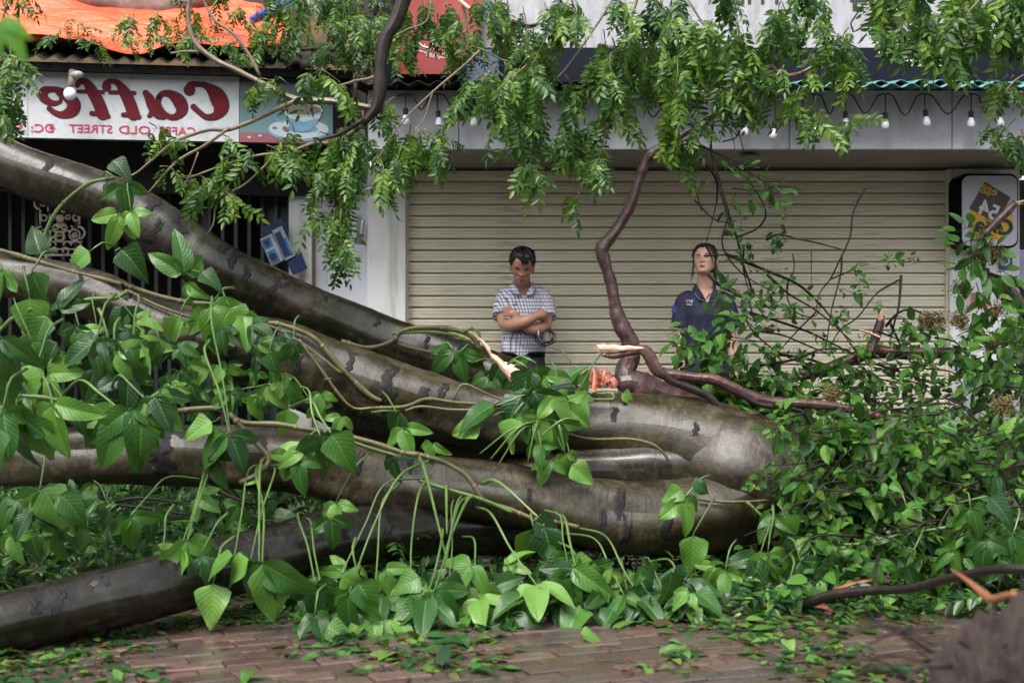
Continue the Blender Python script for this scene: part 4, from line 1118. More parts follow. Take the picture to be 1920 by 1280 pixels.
# ================================================================== leaves
def leafgrid(L, Wd, nx, ny, shape, fold=.25, droop=.3, wave=0.0, seed=0, twist=0.0):
    """one leaf blade along +Y, normal +Z -> verts, quads, uv"""
    r = random.Random(seed)
    v, uv, f = [], [], []
    ph = r.uniform(0, 6)
    for j in range(ny + 1):
        t_ = j / ny
        w = max(shape(t_), .012) * Wd
        y = L * t_; z = -droop * L * t_ ** 2
        for i in range(nx + 1):
            u = i / nx * 2 - 1
            x = u * w
            zz = z + fold * abs(x) + wave * L * (math.sin(t_ * 9 + ph + u) * u * u * .6 + .4 * math.sin(t_ * 5 + ph * 2) * u)
            yy = y
            a = twist * t_
            v.append((x * math.cos(a) - (zz - z) * math.sin(a), yy, z + x * math.sin(a) + (zz - z) * math.cos(a)))
            uv.append((i / nx, t_))
    w = nx + 1
    for j in range(ny):
        for i in range(nx): f.append((j * w + i, j * w + i + 1, (j + 1) * w + i + 1, (j + 1) * w + i))
    return np.array(v), f, uv
lance = lambda t: .5 * (math.sin(math.pi * t ** .8) ** .9) if 0 < t < 1 else 0
ovate = lambda t: .5 * ((t * 1.0) ** .42) * (max(0, 1 - t) ** .75) * 2.05
heart = lambda t: .5 * (min(1, t / .16) ** .5) * (max(0, 1 - ((t - .12) / .88 if t > .12 else 0) ** 1.55) ** .9)
roundl = lambda t: .5 * (math.sin(math.pi * t ** .72) ** .65) if 0 < t < 1 else 0

def frame(pos, d, up, roll=0.0):
    d = Vector(d).normalized(); up = Vector(up)
    x = d.cross(up)
    if x.length < 1e-4: x = Vector((1, 0, 0))
    x.normalize(); z = x.cross(d)
    M = Matrix((( x.x, d.x, z.x, pos[0]), (x.y, d.y, z.y, pos[1]), (x.z, d.z, z.z, pos[2]), (0, 0, 0, 1)))
    return M @ Matrix.Rotation(roll, 4, 'Y') if roll else M

def xf(v, M):
    a = np.array(M); return v @ a[:3, :3].T + a[:3, 3]

def compound(seed, R=.2, pairs=5, L=.072, Wd=.03):
    """pinnate leaf along +Y"""
    r = random.Random(seed)
    m = MB()
    bend = r.uniform(.1, .5)
    rp = lambda t_: Vector((.02 * math.sin(t_ * 3 + seed), R * t_, -bend * R * t_ * t_))
    tube(m, [rp(k / 4) for k in range(5)], [.0016, .0014, .0012, .001, .0007], 3, .05, cap=False)
    for k in range(pairs + 1):
        t_ = .22 + .78 * k / pairs
        for sg in ((1, -1) if k < pairs else (0,)):
            l = L * r.uniform(.75, 1.1) * (.75 + .5 * t_ * (1.3 - t_)) 
            a = math.radians(r.uniform(38, 70)) * sg + r.uniform(-.1, .1)
            dv = Vector((math.sin(a), math.cos(a), -r.uniform(.1, .55)))
            v, f, uv = leafgrid(l, Wd * r.uniform(.85, 1.15), 2, 4, lance, .3, r.uniform(.05, .4), 0, seed * 31 + k)
            m.add(xf(v, frame(rp(min(1, t_ + r.uniform(-.03, .03))), dv, (r.uniform(-.35, .35), .1, 1))), f, uv)
    return m
FINE = [compound(k, .19 + .02 * (k % 4), 5 + k % 3, .074, .0245) for k in range(9)]
def simple_leaf(seed, L, Wd, shape, nx=4, ny=6, wave=.02):
    r = random.Random(seed + 77)
    m = MB()
    v, f, uv = leafgrid(L, Wd, nx, ny, shape, r.uniform(.05, .4), r.uniform(0, .45), wave, seed, r.uniform(-.4, .4))
    v[:, 1] += L * .12
    m.add(v, f, uv)
    tube(m, [(0, -.12 * L, 0), (0, .13 * L, 0)], [.0011, .0009], 3, 1, cap=False)
    return m
ROUND = [simple_leaf(k, .085 + .012 * (k % 3), .052 + .006 * (k % 4), heart if k % 2 else roundl) for k in range(8)]
OVAL = [simple_leaf(k + 20, .088 + .01 * (k % 3), .042 + .004 * (k % 3), roundl) for k in range(6)]

class Foliage:
    """collects leaves of one branch: the largest 300 in view become parts, the rest one part"""
    def __init__(s, th, protos, mat, pilemat, limit=300, name='leaf'):
        s.th, s.pr, s.mat, s.pile, s.limit, s.items, s.name = th, protos, mat, pilemat, limit, [], name
    def add(s, k, M): s.items.append((k % len(s.pr), M))
    def done(s):
        key = lambda it: it[1].translation.y + (0 if abs(it[1].translation.x) < it[1].translation.y * .36 and abs(it[1].translation.z - CH) < it[1].translation.y * .24 else 20)
        s.items.sort(key=key)
        me = [p.mesh(s.name, s.mat) for p in s.pr]
        for k, M in s.items[:s.limit]: link_copy(s.name, me[k], s.th, M)
        if len(s.items) > s.limit:
            m = MB(); pv = [np.concatenate(p.v) for p in s.pr]; pu = [np.concatenate(p.uv) for p in s.pr]
            for k, M in s.items[s.limit:]: m.add(xf(pv[k], M), s.pr[k].f, pu[k])
            m.build('leaf_mass', s.pile, s.th, kind='stuff')

def rv(a=1.0): return Vector((rng.uniform(-a, a), rng.uniform(-a, a), rng.uniform(-a, a)))
TWN = [0]
def spray(fol, th, pts, w, n, scale=1.0, mat='bark_pale', down=.9, spread=.8, t0=.12, twig=True):
    """a twig along pts carrying n pinnate leaves that hang"""
    p, r = resample(pts, [w * (1 - .75 * k / (len(pts) - 1)) for k in range(len(pts))], .02)
    if twig:
        m = MB(); tube(m, pts, [w * (1 - .75 * k / (len(pts) - 1)) for k in range(len(pts))], 6, .03, lambda a, L, q: 1 + .2 * mnoise.noise(Vector(q) * 30)); m.build('twig', MAT[mat], th)
    for k in range(n):
        t_ = t0 + (1 - t0) * (k + rng.random()) / n
        i = min(len(p) - 2, int(t_ * (len(p) - 1)))
        T = Vector(p[i + 1] - p[i]).normalized()
        side = T.cross(rv()).normalized()
        d = T * .5 + side * spread * rng.uniform(.4, 1) + Vector((0, -.15, -down * rng.uniform(.5, 1.2)))
        up = Vector((rng.uniform(-.5, .5), -rng.uniform(.3, 1.2), rng.uniform(.2, 1)))
        sc = scale * rng.uniform(.7, 1.2)
        fol.add(rng.randrange(99), frame(Vector(p[i]) + side * .005, d, up, rng.uniform(-.5, .5)) @ Matrix.Scale(sc, 4))

def bough(name, label, loc, limbs, strands, dens=1.0, scale=1.0, group=None, cat='branch', mat='bark_pale', down=.9, w=.0035, pull=1.0):
    th = thing(name, label, cat, tuple(P(*loc)), group)
    for lst, m_, d in limbs: branch('limb', th, [(q[0], q[1], q[2] * (.66 if m_ == 'bark_pale' else .9)) for q in lst], MAT[m_], 9, .03, .18, d)
    fol = Foliage(th, FINE, MAT['leaf_fine'], MAT['leaf_pile'])
    for s_ in strands:
        x0, y0, x1, y1, d, n = s_[:6]
        y0 -= 8 * pull; y1 = max(y0 + 12, y1 - 30 * pull)
        dd = rng.uniform(-.08, .08)
        n = max(2, n)
        a, c = P(x0, y0, d + dd), P(x1, y1, d + dd - rng.uniform(-.1, .12))
        L = (c - a).length
        mid = a.lerp(c, .45) + Vector((rng.uniform(-.12, .12) * L, rng.uniform(-.1, .1), .14 * L * abs(c.x - a.x) / (L + 1e-6) + rng.uniform(0, .06) * L))
        spray(fol, th, [a, mid, c], w, max(3, int(n * dens)), scale * .86, mat, down)
    fol.done()
    return th

# -- bough on the awning: pale limb with leaves before the cafe sign
bough('hanging_bough', 'pale barked forked bough leaning across the cafe sign and coffee cup panel', (555, 187, 7.3),
    [([(362, -40, 6), (353, 30, 6), (366, 80, 7), (405, 113, 8), (440, 130, 8), (490, 155, 8), (555, 187, 11), (620, 190, 10), (700, 203, 9)], 'bark_pale', 7.3),
     ([(372, -20, 4), (400, 35, 4), (440, 66, 4.5), (470, 108, 5), (487, 142, 5)], 'bark_pale', 7.28), ([(405, 60, 2), (392, 30, 3), (408, 0, 2)], 'bark_pale', 7.29),
     ([(560, 187, 8), (520, 205, 7), (480, 224, 6), (430, 243, 6), (390, 244, 5), (330, 265, 4.5), (285, 300, 3.5), (255, 325, 3), (225, 336, 2)], 'bark_pale', 7.26),
     ([(430, 240, 5), (385, 272, 4.5), (330, 305, 4), (275, 365, 2.5)], 'bark_pale', 7.24), ([(320, 100, 3), (345, 97, 4), (380, 97, 4)], 'bark_pale', 7.32),
     ([(705, 205, 8), (675, 240, 7), (620, 268, 6), (590, 268, 5), (540, 285, 4.5), (480, 292, 4), (420, 310, 3.5), (350, 335, 2)], 'bark_pale', 7.22),
     ([(505, 303, 3), (460, 345, 3), (410, 375, 2.6), (400, 420, 2.2), (388, 440, 1.6)], 'bark_pale', 7.2), ([(372, 285, 2.4), (355, 330, 2), (335, 365, 1.4)], 'bark_pale', 7.2)],
    [(510, 160, 475, 195, 7.25, 6), (520, 158, 545, 185, 7.25, 4), (575, 150, 590, 190, 7.2, 6), (590, 145, 640, 185, 7.2, 6), (640, 170, 660, 185, 7.2, 4), (535, 230, 555, 290, 7.2, 3), (415, 260, 435, 290, 7.2, 3), (280, 238, 285, 262, 7.2, 2),
     (510, 285, 560, 320, 7.15, 9), (500, 280, 530, 330, 7.15, 7), (440, 295, 415, 330, 7.18, 5), (470, 290, 482, 325, 7.18, 4), (300, 275, 335, 300, 7.2, 4), (340, 340, 390, 370, 7.25, 9), (330, 350, 380, 390, 7.25, 8), (300, 320, 330, 340, 7.25, 4), (425, 365, 440, 395, 7.2, 4), (430, 370, 440, 380, 7.2, 3), (600, 255, 640, 300, 7.1, 8), (560, 270, 520, 290, 7.15, 5)], .9, .85)

# -- dark trunk-like limb at the top and the leaves on the awning roof
bough('roof_bough', 'dense leafy bough heaped on the cafe awning around a dark curved limb', (715, 120, 7.15),
    [([(775, -60, 15), (757, 0, 15), (740, 45, 15), (722, 75, 14), (714, 120, 13), (712, 170, 14), (704, 205, 11), (680, 232, 8)], 'bark_dark', 7.12),
     ([(714, 140, 4), (690, 148, 4), (665, 152, 3.5), (640, 160, 3), (590, 168, 2)], 'bark_pale', 7.14), ([(667, 155, 4), (666, 190, 4)], 'bark_dark', 7.14), ([(738, 70, 3), (765, 55, 3), (800, 40, 2.5), (808, 0, 2.5)], 'bark_pale', 7.1), ([(480, 98, 4), (600, 92, 4), (660, 98, 4), (700, 100, 4)], 'bark_dark', 7.9),
     ([(680, 225, 5), (640, 250, 4), (600, 262, 3)], 'bark_dark', 7.1)],
    [(x0, y0, x0 + rng.uniform(-35, 35), y0 + rng.uniform(35, 80), rng.uniform(7.5, 8.2), 9) for x0, y0 in
        [(330, -30), (360, 20), (400, 40), (420, -10), (450, 10), (470, 50), (500, -10), (510, 50), (540, 10), (560, 40), (590, -20), (600, 20), (620, 50), (640, 0), (660, 40), (690, -10), (700, 40), (560, -30), (640, -40), (680, 60), (520, 80), (440, 75), (580, 80), (640, 85), (480, 20), (610, -5), (575, 60), (545, 85), (670, 15), (655, 70), (610, 60), (630, 25), (700, 0), (720, 60), (690, 90), (650, -20), (590, 95), (625, 90), (665, 40), (715, 20), (735, 90), (605, -20)]]
    + [(240, 60, 220, 100, 7.8, 5), (250, 30, 250, 75, 7.8, 6), (300, 25, 305, 75, 7.9, 7), (270, 60, 290, 105, 7.8, 6), (330, 40, 340, 90, 7.9, 6), (220, 85, 260, 105, 7.7, 6), (140, 45, 120, 90, 7.7, 5), (150, 50, 160, 85, 7.7, 5), (130, 80, 180, 100, 7.7, 5), (110, 75, 85, 90, 7.7, 3), (350, 70, 380, 105, 7.7, 5), (400, 90, 440, 110, 7.7, 6), (300, 85, 360, 108, 7.7, 7), (190, 90, 210, 104, 7.7, 4)], .9, .62, down=.35)

# -- column of leaves hanging in front of the white door
bough('hanging_bough', 'long narrow spray of leaves hanging down before the white cafe door', (650, 240, 7.1), [],
    [(680, 215, 650, 330, 7.1, 12), (650, 245, 620, 330, 7.1, 11), (640, 250, 600, 360, 7.15, 10), (610, 290, 590, 420, 7.15, 10), (640, 320, 640, 430, 7.1, 12), (660, 300, 655, 410, 7.1, 9), (640, 400, 640, 490, 7.1, 13), (645, 430, 640, 525, 7.1, 10), (600, 380, 585, 445, 7.15, 5), (680, 240, 690, 300, 7.1, 7), (690, 200, 740, 230, 7.1, 6), (740, 190, 720, 250, 7.05, 5), (615, 390, 610, 450, 7.1, 4)], .95, .72)
# -- bright spray left of centre
bough('hanging_bough', 'bright green leafy spray hanging at the top left corner of the shutter', (770, 250, 6.95),
    [([(900, 95, 4), (868, 125, 3.5), (820, 165, 3), (770, 212, 2.5), (735, 255, 2.2), (708, 300, 2)], 'bark_pale', 6.95), ([(812, 170, 2.5), (795, 225, 2.2), (782, 240, 2)], 'bark_pale', 6.95), ([(782, 240, 2), (800, 265, 2), (805, 300, 1.6)], 'bark_pale', 6.94)],
    [(740, 240, 700, 330, 6.95, 9), (745, 250, 720, 370, 6.95, 9), (770, 240, 745, 330, 6.92, 10), (780, 245, 790, 320, 6.92, 10), (795, 250, 830, 310, 6.92, 8), (790, 260, 760, 340, 6.92, 9), (715, 310, 725, 390, 6.95, 6), (820, 260, 840, 290, 6.95, 4)], 1.0, .8)
# -- pale bare twigs + darker leaves before the red sign
bough('hanging_bough', 'dark drooping leaves with pale bare twigs before the red sign', (880, 80, 7.3),
    [([(862, -20, 6), (872, 30, 5), (874, 60, 4.5), (869, 62, 4), (885, 100, 3.5), (886, 118, 3), (900, 140, 3), (912, 165, 2.4), (905, 200, 2)], 'bark_pale', 7.3), ([(855, -5, 5), (870, 8, 4.5), (888, 24, 4)], 'wood_pale', 7.27),
     ([(884, 86, 3), (915, 98, 2.6), (940, 112, 2.4), (970, 118, 2)], 'bark_pale', 7.3), ([(887, 104, 2.6), (920, 120, 2.4), (945, 145, 2.4), (975, 170, 2)], 'bark_pale', 7.28), ([(960, 40, 5), (990, 50, 5), (1010, 45, 4)], 'bark_dark', 7.5)],
    [(800, 0, 795, 70, 7.3, 7), (835, 10, 840, 70, 7.3, 8), (860, 20, 850, 80, 7.3, 8), (890, 10, 900, 40, 7.25, 6), (910, 0, 935, 80, 7.5, 12), (930, -20, 950, 100, 7.5, 14), (950, 0, 970, 110, 7.5, 14), (980, 20, 985, 130, 7.5, 12), (900, 60, 890, 130, 7.4, 9), (870, 100, 855, 145, 7.4, 9), (780, 60, 765, 130, 7.4, 9), (760, 70, 760, 110, 7.4, 5), (1000, 60, 1010, 120, 7.5, 8), (770, 10, 765, 60, 7.35, 7), (750, 40, 745, 90, 7.3, 6), (820, 30, 815, 90, 7.3, 7), (845, 60, 850, 110, 7.35, 7)], 1.0, .66, down=1.4)

# -- the great central mass
st = []
r_ = random.Random(4)
def fillpoly(poly, n, d0, d1, L0, L1, lean=0.0, k=8):
    out = []
    xs = [a for a, b in poly]; ys = [b for a, b in poly]
    tries = 0
    while len(out) < n and tries < 9999:
        tries += 1
        x, y = r_.uniform(min(xs), max(xs)), r_.uniform(min(ys), max(ys))
        ins = False
        for i in range(len(poly)):
            (a, b), (c, d_) = poly[i], poly[i - 1]
            if (b > y) != (d_ > y) and x < (c - a) * (y - b) / (d_ - b) + a: ins = not ins
        if not ins: continue
        L = r_.uniform(L0, L1)
        out.append((x, y, x + L * (lean + r_.uniform(-.35, .35)), y + L * .85, r_.uniform(d0, d1), k))
    return out
bough('hanging_bough', 'great central mass of green pinnate leaves hanging over the fascia and shutter', (1050, 60, 7.0),
    [([(1155, -10, 3), (1110, 60, 3), (1060, 130, 2.6), (1000, 190, 2.2)], 'bark_pale', 6.95), ([(1200, -20, 4), (1180, 60, 3.5), (1190, 120, 3)], 'bark_pale', 6.98), ([(990, 120, 2.2), (930, 170, 2), (880, 190, 1.6)], 'bark_pale', 7.0)],
    fillpoly([(1010, -30), (1260, -30), (1290, 60), (1260, 130), (1150, 160), (1010, 150), (900, 140), (960, 100), (1010, 50)], 34, 6.75, 7.35, 60, 110, -.05, 9)
    + [(930, 130, 880, 220, 6.85, 8), (900, 150, 860, 230, 6.85, 8), (960, 150, 930, 220, 6.85, 9), (950, 210, 975, 290, 6.9, 12), (975, 250, 1000, 345, 6.9, 14), (940, 200, 935, 270, 6.9, 8), (990, 280, 1010, 360, 6.9, 8), (1060, 210, 1050, 290, 7.0, 9), (1080, 230, 1085, 300, 7.0, 9), (1110, 240, 1075, 330, 6.85, 10), (1135, 270, 1110, 350, 6.85, 10), (1150, 200, 1130, 280, 6.9, 9), (1085, 370, 1075, 395, 6.85, 3), (1130, 180, 1175, 260, 6.9, 9), (1020, 200, 1010, 260, 7.0, 8)], 1.0, .78)
bough('hanging_bough', 'bright leafy bough right of centre hanging in front of the black sign band', (1400, 60, 6.9),
    [([(1340, 212, 6), (1310, 230, 5), (1290, 250, 4)], 'bark_red', 7.2), ([(1398, 133, 3), (1430, 128, 5), (1447, 126, 6), (1465, 142, 5), (1500, 138, 4.5), (1530, 122, 4), (1555, 116, 3)], 'bark_red', 6.85), ([(1290, 0, 3), (1330, 60, 3), (1380, 100, 2.4)], 'bark_pale', 6.95), ([(1625, 0, 2), (1595, 45, 2), (1600, 60, 2.2), (1640, 35, 2)], 'bark_dark', 7.4)],
    fillpoly([(1250, -40), (1560, -40), (1560, 40), (1610, 60), (1590, 90), (1540, 110), (1460, 120), (1400, 120), (1330, 120), (1290, 110), (1240, 80)], 28, 6.6, 7.2, 55, 100, .05, 9)
    + [(1270, 120, 1265, 215, 6.75, 10), (1300, 140, 1290, 240, 6.8, 9), (1255, 190, 1275, 310, 6.85, 11), (1240, 220, 1260, 300, 6.85, 9), (1285, 230, 1300, 310, 6.85, 8), (1350, 170, 1370, 225, 6.8, 9), (1400, 170, 1410, 230, 6.8, 8), (1500, 170, 1490, 230, 6.85, 9), (1530, 190, 1535, 262, 6.85, 9), (1590, 110, 1600, 165, 6.8, 8), (1470, 130, 1440, 200, 6.8, 8), (1590, 225, 1605, 240, 7.0, 3)], 1.0, .8)
bough('hanging_bough', 'dark green leafy bough at the top right corner over the grey board sign', (1800, 30, 6.8),
    [([(1845, -10, 2.6), (1800, 40, 2.4), (1760, 80, 2)], 'bark_pale', 6.6)],
    fillpoly([(1640, -50), (1960, -50), (1960, 40), (1840, 40), (1800, 55), (1700, 45), (1660, 30), (1640, 0)], 20, 6.4, 7.1, 45, 85, -.05, 9)
    + [(1740, 40, 1725, 110, 6.6, 9), (1700, 50, 1690, 110, 6.6, 8), (1800, 50, 1810, 120, 6.6, 9), (1830, 40, 1840, 90, 6.6, 8), (1870, 60, 1900, 110, 6.7, 7), (1660, 60, 1680, 95, 6.7, 5), (1780, 70, 1770, 125, 6.6, 7)], 1.0, .85)
bough('hanging_bough', 'small leafy spray hanging at the right edge above the egg sign', (1890, 200, 7.1),
    [([(1960, 120, 3), (1905, 150, 2.5), (1880, 180, 2)], 'bark_pale', 7.1)],
    [(1890, 150, 1870, 190, 7.1, 7), (1900, 150, 1905, 200, 7.1, 6), (1905, 230, 1890, 290, 7.1, 6), (1880, 240, 1870, 290, 7.1, 5), (1915, 250, 1910, 310, 7.1, 5), (1850, 160, 1880, 180, 7.1, 4)], 1.0, .75)
bough('hanging_bough', 'leafy trailing spray hanging at the left edge before the cafe sign', (20, 120, 6.6),
    [([(10, 100, 2), (20, 130, 2), (38, 165, 1.6)], 'bark_pale', 6.6), ([(5, 40, 1.2), (5, 110, 1.2)], 'bark_dark', 6.8)],
    [(20, 95, 30, 160, 6.6, 7), (28, 120, 30, 170, 6.6, 4), (-5, 110, -10, 190, 6.6, 9), (2, 150, 8, 260, 6.6, 12), (-15, 180, -5, 250, 6.6, 10), (18, 170, 20, 250, 6.6, 7), (30, 0, 30, 30, 6.5, 5), (40, -10, 35, 25, 6.5, 4), (-30, 120, -20, 230, 6.6, 9)], 1.0, .7)
# blurred leaf close to the lens
nl = thing('near_leaf', 'blurred bright green leaf close to the camera in the top left corner', 'leaf', tuple(P(20, 50, 2.3)))
NEARM = leafmat('near_leaf_green', [(0, (.06, .2, .02)), (.5, (.09, .27, .02)), (.8, (.11, .3, .025)), (1, (.13, .32, .03))], .3, .5, .4)
m = MB()
for a, L, w in ((-28, .085, .028), (-55, .06, .024), (-8, .07, .022), (20, .055, .022)):
    v, f, uv = leafgrid(L, w, 4, 8, lance, .2, .2, .02, int(a) + 90)
    th = math.radians(a)
    m.add(xf(v, frame(P(-10, 20, 2.3) + Vector((.012 * (a < -20), 0, -.01)), (math.sin(-th), -.1, -math.cos(th)), (0, -1, .3))), f, uv)
m.build('leaf', NEARM, nl)

# ================================================================== fallen crown heap on the right
def sprig(fol, th, pts, w, n, scale, mat='bark_dark', up=.35, out=.8, twig=True, face=.7):
    p, r = resample(pts, [w * (1 - .7 * k / (len(pts) - 1)) for k in range(len(pts))], .02)
    if twig:
        m = MB(); tube(m, pts, [w * (1 - .7 * k / (len(pts) - 1)) for k in range(len(pts))], 6, .03, lambda a, L, q: 1 + .15 * mnoise.noise(Vector(q) * 30)); m.build('twig', MAT[mat], th)
    for k in range(n):
        t_ = .1 + .9 * (k + rng.random()) / n
        i = min(len(p) - 2, int(t_ * (len(p) - 1)))
        T = Vector(p[i + 1] - p[i]).normalized()
        side = T.cross(rv()).normalized()
        d = T * rng.uniform(.1, .7) + side * out + Vector((0, -.25, -up * rng.uniform(0, 1.6)))
        nrm = Vector((rng.uniform(-.6, .6), -rng.uniform(.1, 1) * face, rng.uniform(.2, 1)))
        fol.add(rng.randrange(99), frame(Vector(p[i]) + side * .012, d, nrm, rng.uniform(-.5, .5)) @ Matrix.Scale(scale * rng.uniform(.6, 1.25), 4))

def interp(tab, x):
    return float(np.interp(x, [a for a, b in tab], [b for a, b in tab]))
TOP = [(1290, 745), (1400, 740), (1480, 745), (1550, 735), (1600, 705), (1660, 690), (1740, 660), (1800, 615), (1860, 590), (1960, 560)]
BOT = [(1290, 790), (1360, 800), (1430, 880), (1470, 960), (1500, 1075), (1600, 1080), (1750, 1075), (1960, 1060)]
hp_ = thing('fallen_treetop', 'big heap of glossy round leaved leaves heaped on the right of the trunk', 'treetop', tuple(P(1680, 1040, 6.8)))
fol = Foliage(hp_, ROUND + OVAL, MAT['leaf_round'], MAT['leaf_round_pile'])
for k in range(800):
    px = rng.uniform(1290, 1990) if k > 120 else rng.uniform(1290, 1600)
    t_, b_ = interp(TOP, px), interp(BOT, px)
    q = rng.random() ** .85
    py = t_ + (b_ - t_) * q
    d = float(np.interp(py, [560, 700, 760, 830, 1080], [7.75, 7.6, 7.3, 6.55, 6.1])) + rng.uniform(-.12, .3)
    if py > 800 and d > 6.55: d = rng.uniform(6.3, 6.55)
    if px < 1475: d = rng.uniform(7.35, 7.8); py = min(py, rng.uniform(720, 795))
    a = P(px, py, d)
    if a.z < .04: a.z = .04
    dr = Vector((rng.uniform(-1, 1), rng.uniform(-.9, .2), rng.uniform(-.5, .7))).normalized()
    L = rng.uniform(.12, .32)
    c = a + dr * L + Vector((0, 0, -.3 * L))
    if c.z < .03: c.z = .03
    sprig(fol, hp_, [a, a.lerp(c, .5) + Vector((0, 0, .05 * L)), c], .003, rng.randint(5, 11), rng.uniform(.4, 1.0), twig=k % 2 == 0)
fol.done()
for k in range(64):   # long bare twigs through the heap
    px = rng.uniform(1500, 1950); t_, b_ = interp(TOP, px), interp(BOT, px)
    py = t_ + (b_ - t_) * rng.uniform(0.05, .8)
    d = float(np.interp(py, [560, 700, 760, 830, 1080], [7.5, 7.3, 6.9, 6.3, 5.95]))
    L = rng.uniform(60, 170); s_ = rng.choice((-1, 1))
    q = [(px, py), (px + s_ * L * .5, py + rng.uniform(0, 25)), (px + s_ * L, py + rng.uniform(10, 70))]
    m = MB(); tube(m, [P(a, min(b, 1080), d - .05 * i) for i, (a, b) in enumerate(q)], [S(rng.uniform(1.2, 3.2), 7), S(1.4, 7), S(.7, 7)], 6, .03, lambda a, L, q: 1 + .2 * mnoise.noise(Vector(q) * 30)); m.build('bare_twig', MAT['bark_dark'], hp_)
# seed clusters
SEED = MB(); ball(SEED, (0, 0, 0), .0042, nu=5, nv=4)
def seeds(th, c, r, n):
    m = MB(); v0 = SEED.v[0]
    for k in range(n):
        q = Vector(c) + Vector((rng.gauss(0, r * .5), rng.gauss(0, r * .4), rng.gauss(0, r * .5)))
        m.add(v0 + np.array(q), SEED.f)
    for k in range(40):
        a = Vector(c) + rv(r * .4); tube(m, [a, a + rv(r * .9)], .0012, 3, .1, cap=False)
    m.build('seed_cluster', MAT['seed'], th, kind='stuff')
for a, b, d in ((1500, 960, 6.5), (1560, 890, 6.6), (1720, 860, 6.6), (1650, 930, 6.5), (1575, 1000, 6.4), (1800, 600, 7.4), (1860, 640, 7.2), (1560, 740, 7.2), (1740, 600, 7.5), (1880, 760, 6.9)): seeds(hp_, P(a, b, d - .1), .05, 260)

def leafy(name, label, loc, strands, protos, scale, w=.003, cat='branch', mat='leaf_round', twm='bark_dark', up=.35, face=.7, seedl=()):
    th = thing(name, label, cat, tuple(P(*loc)))
    fo = Foliage(th, protos, MAT[mat], MAT['leaf_round_pile'])
    for x0, y0, x1, y1, d, n in strands:
        a, c = P(x0, y0, d + rng.uniform(-.06, .06)), P(x1, y1, d + rng.uniform(-.12, .08))
        sprig(fo, th, [a, a.lerp(c, .5) + Vector((rng.uniform(-.02, .02), 0, rng.uniform(-.01, .03))), c], w, n, scale, twm, up, face=face)
    fo.done()
    for a, b, d, n in seedl: seeds(th, P(a, b, d), .045, n)
    return th
leafy('leafy_branch', 'leafy green branch reaching up in front of the woman in navy', (1330, 640, 7.35),
    [(1400, 560, 1330, 540, 7.4, 6), (1420, 600, 1350, 560, 7.35, 9), (1400, 620, 1320, 590, 7.3, 10), (1420, 640, 1300, 640, 7.3, 14), (1380, 640, 1280, 625, 7.3, 10), (1340, 650, 1260, 660, 7.3, 10), (1330, 640, 1270, 690, 7.3, 10), (1360, 650, 1310, 690, 7.3, 9), (1400, 650, 1390, 690, 7.3, 7), (1420, 620, 1390, 580, 7.3, 8), (1440, 600, 1400, 560, 7.35, 6), (1290, 600, 1250, 630, 7.3, 4), (1360, 560, 1340, 520, 7.35, 4), (1400, 590, 1350, 610, 7.25, 9), (1380, 600, 1300, 660, 7.25, 9), (1350, 560, 1365, 600, 7.25, 6), (1310, 700, 1350, 730, 7.2, 5), (1370, 650, 1290, 665, 7.2, 10), (1400, 660, 1330, 680, 7.2, 12), (1300, 650, 1255, 640, 7.2, 6)], ROUND, .74)
leafy('leafy_branch', 'wiry branch of small leaves hanging from the limb tip over the shutter', (1400, 370, 7.25),
    [(1340, 300, 1370, 330, 7.25, 4), (1360, 300, 1420, 330, 7.25, 7), (1400, 320, 1450, 360, 7.25, 9), (1390, 340, 1430, 390, 7.25, 8), (1420, 330, 1480, 385, 7.25, 7), (1440, 350, 1500, 350, 7.25, 4), (1380, 360, 1360, 410, 7.25, 5), (1340, 340, 1300, 350, 7.25, 3), (1400, 410, 1390, 430, 7.25, 3), (1290, 330, 1310, 350, 7.25, 3), (1440, 390, 1480, 400, 7.25, 4), (1460, 300, 1390, 315, 7.25, 5)], OVAL, .62, .0022)
leafy('leafy_branch', 'bright small leaved sprays catching light low in front of the shutter', (1600, 560, 7.4),
    [(1590, 580, 1570, 600, 7.4, 9), (1560, 590, 1580, 610, 7.35, 8), (1540, 560, 1500, 545, 7.4, 5), (1600, 500, 1620, 530, 7.45, 7), (1580, 540, 1620, 560, 7.4, 9), (1660, 500, 1690, 480, 7.45, 9), (1690, 490, 1730, 485, 7.45, 5), (1650, 565, 1640, 570, 7.4, 4), (1610, 545, 1600, 520, 7.4, 6), (1430, 500, 1470, 540, 7.45, 7), (1430, 530, 1460, 560, 7.45, 6), (1470, 510, 1480, 530, 7.45, 4), (1400, 500, 1440, 540, 7.5, 5), (1530, 630, 1560, 640, 7.4, 5), (1480, 570, 1490, 590, 7.4, 3)] + [(x, y, x + rng.uniform(-40, 40), y + rng.uniform(-30, 30), rng.uniform(7.2, 7.6), rng.randint(4, 8)) for x, y in [(rng.uniform(1400, 1780), rng.uniform(600, 720)) for k in range(40)] + [(rng.uniform(1370, 1520), rng.uniform(430, 600)) for k in range(12)]], ROUND, .52, .0016)
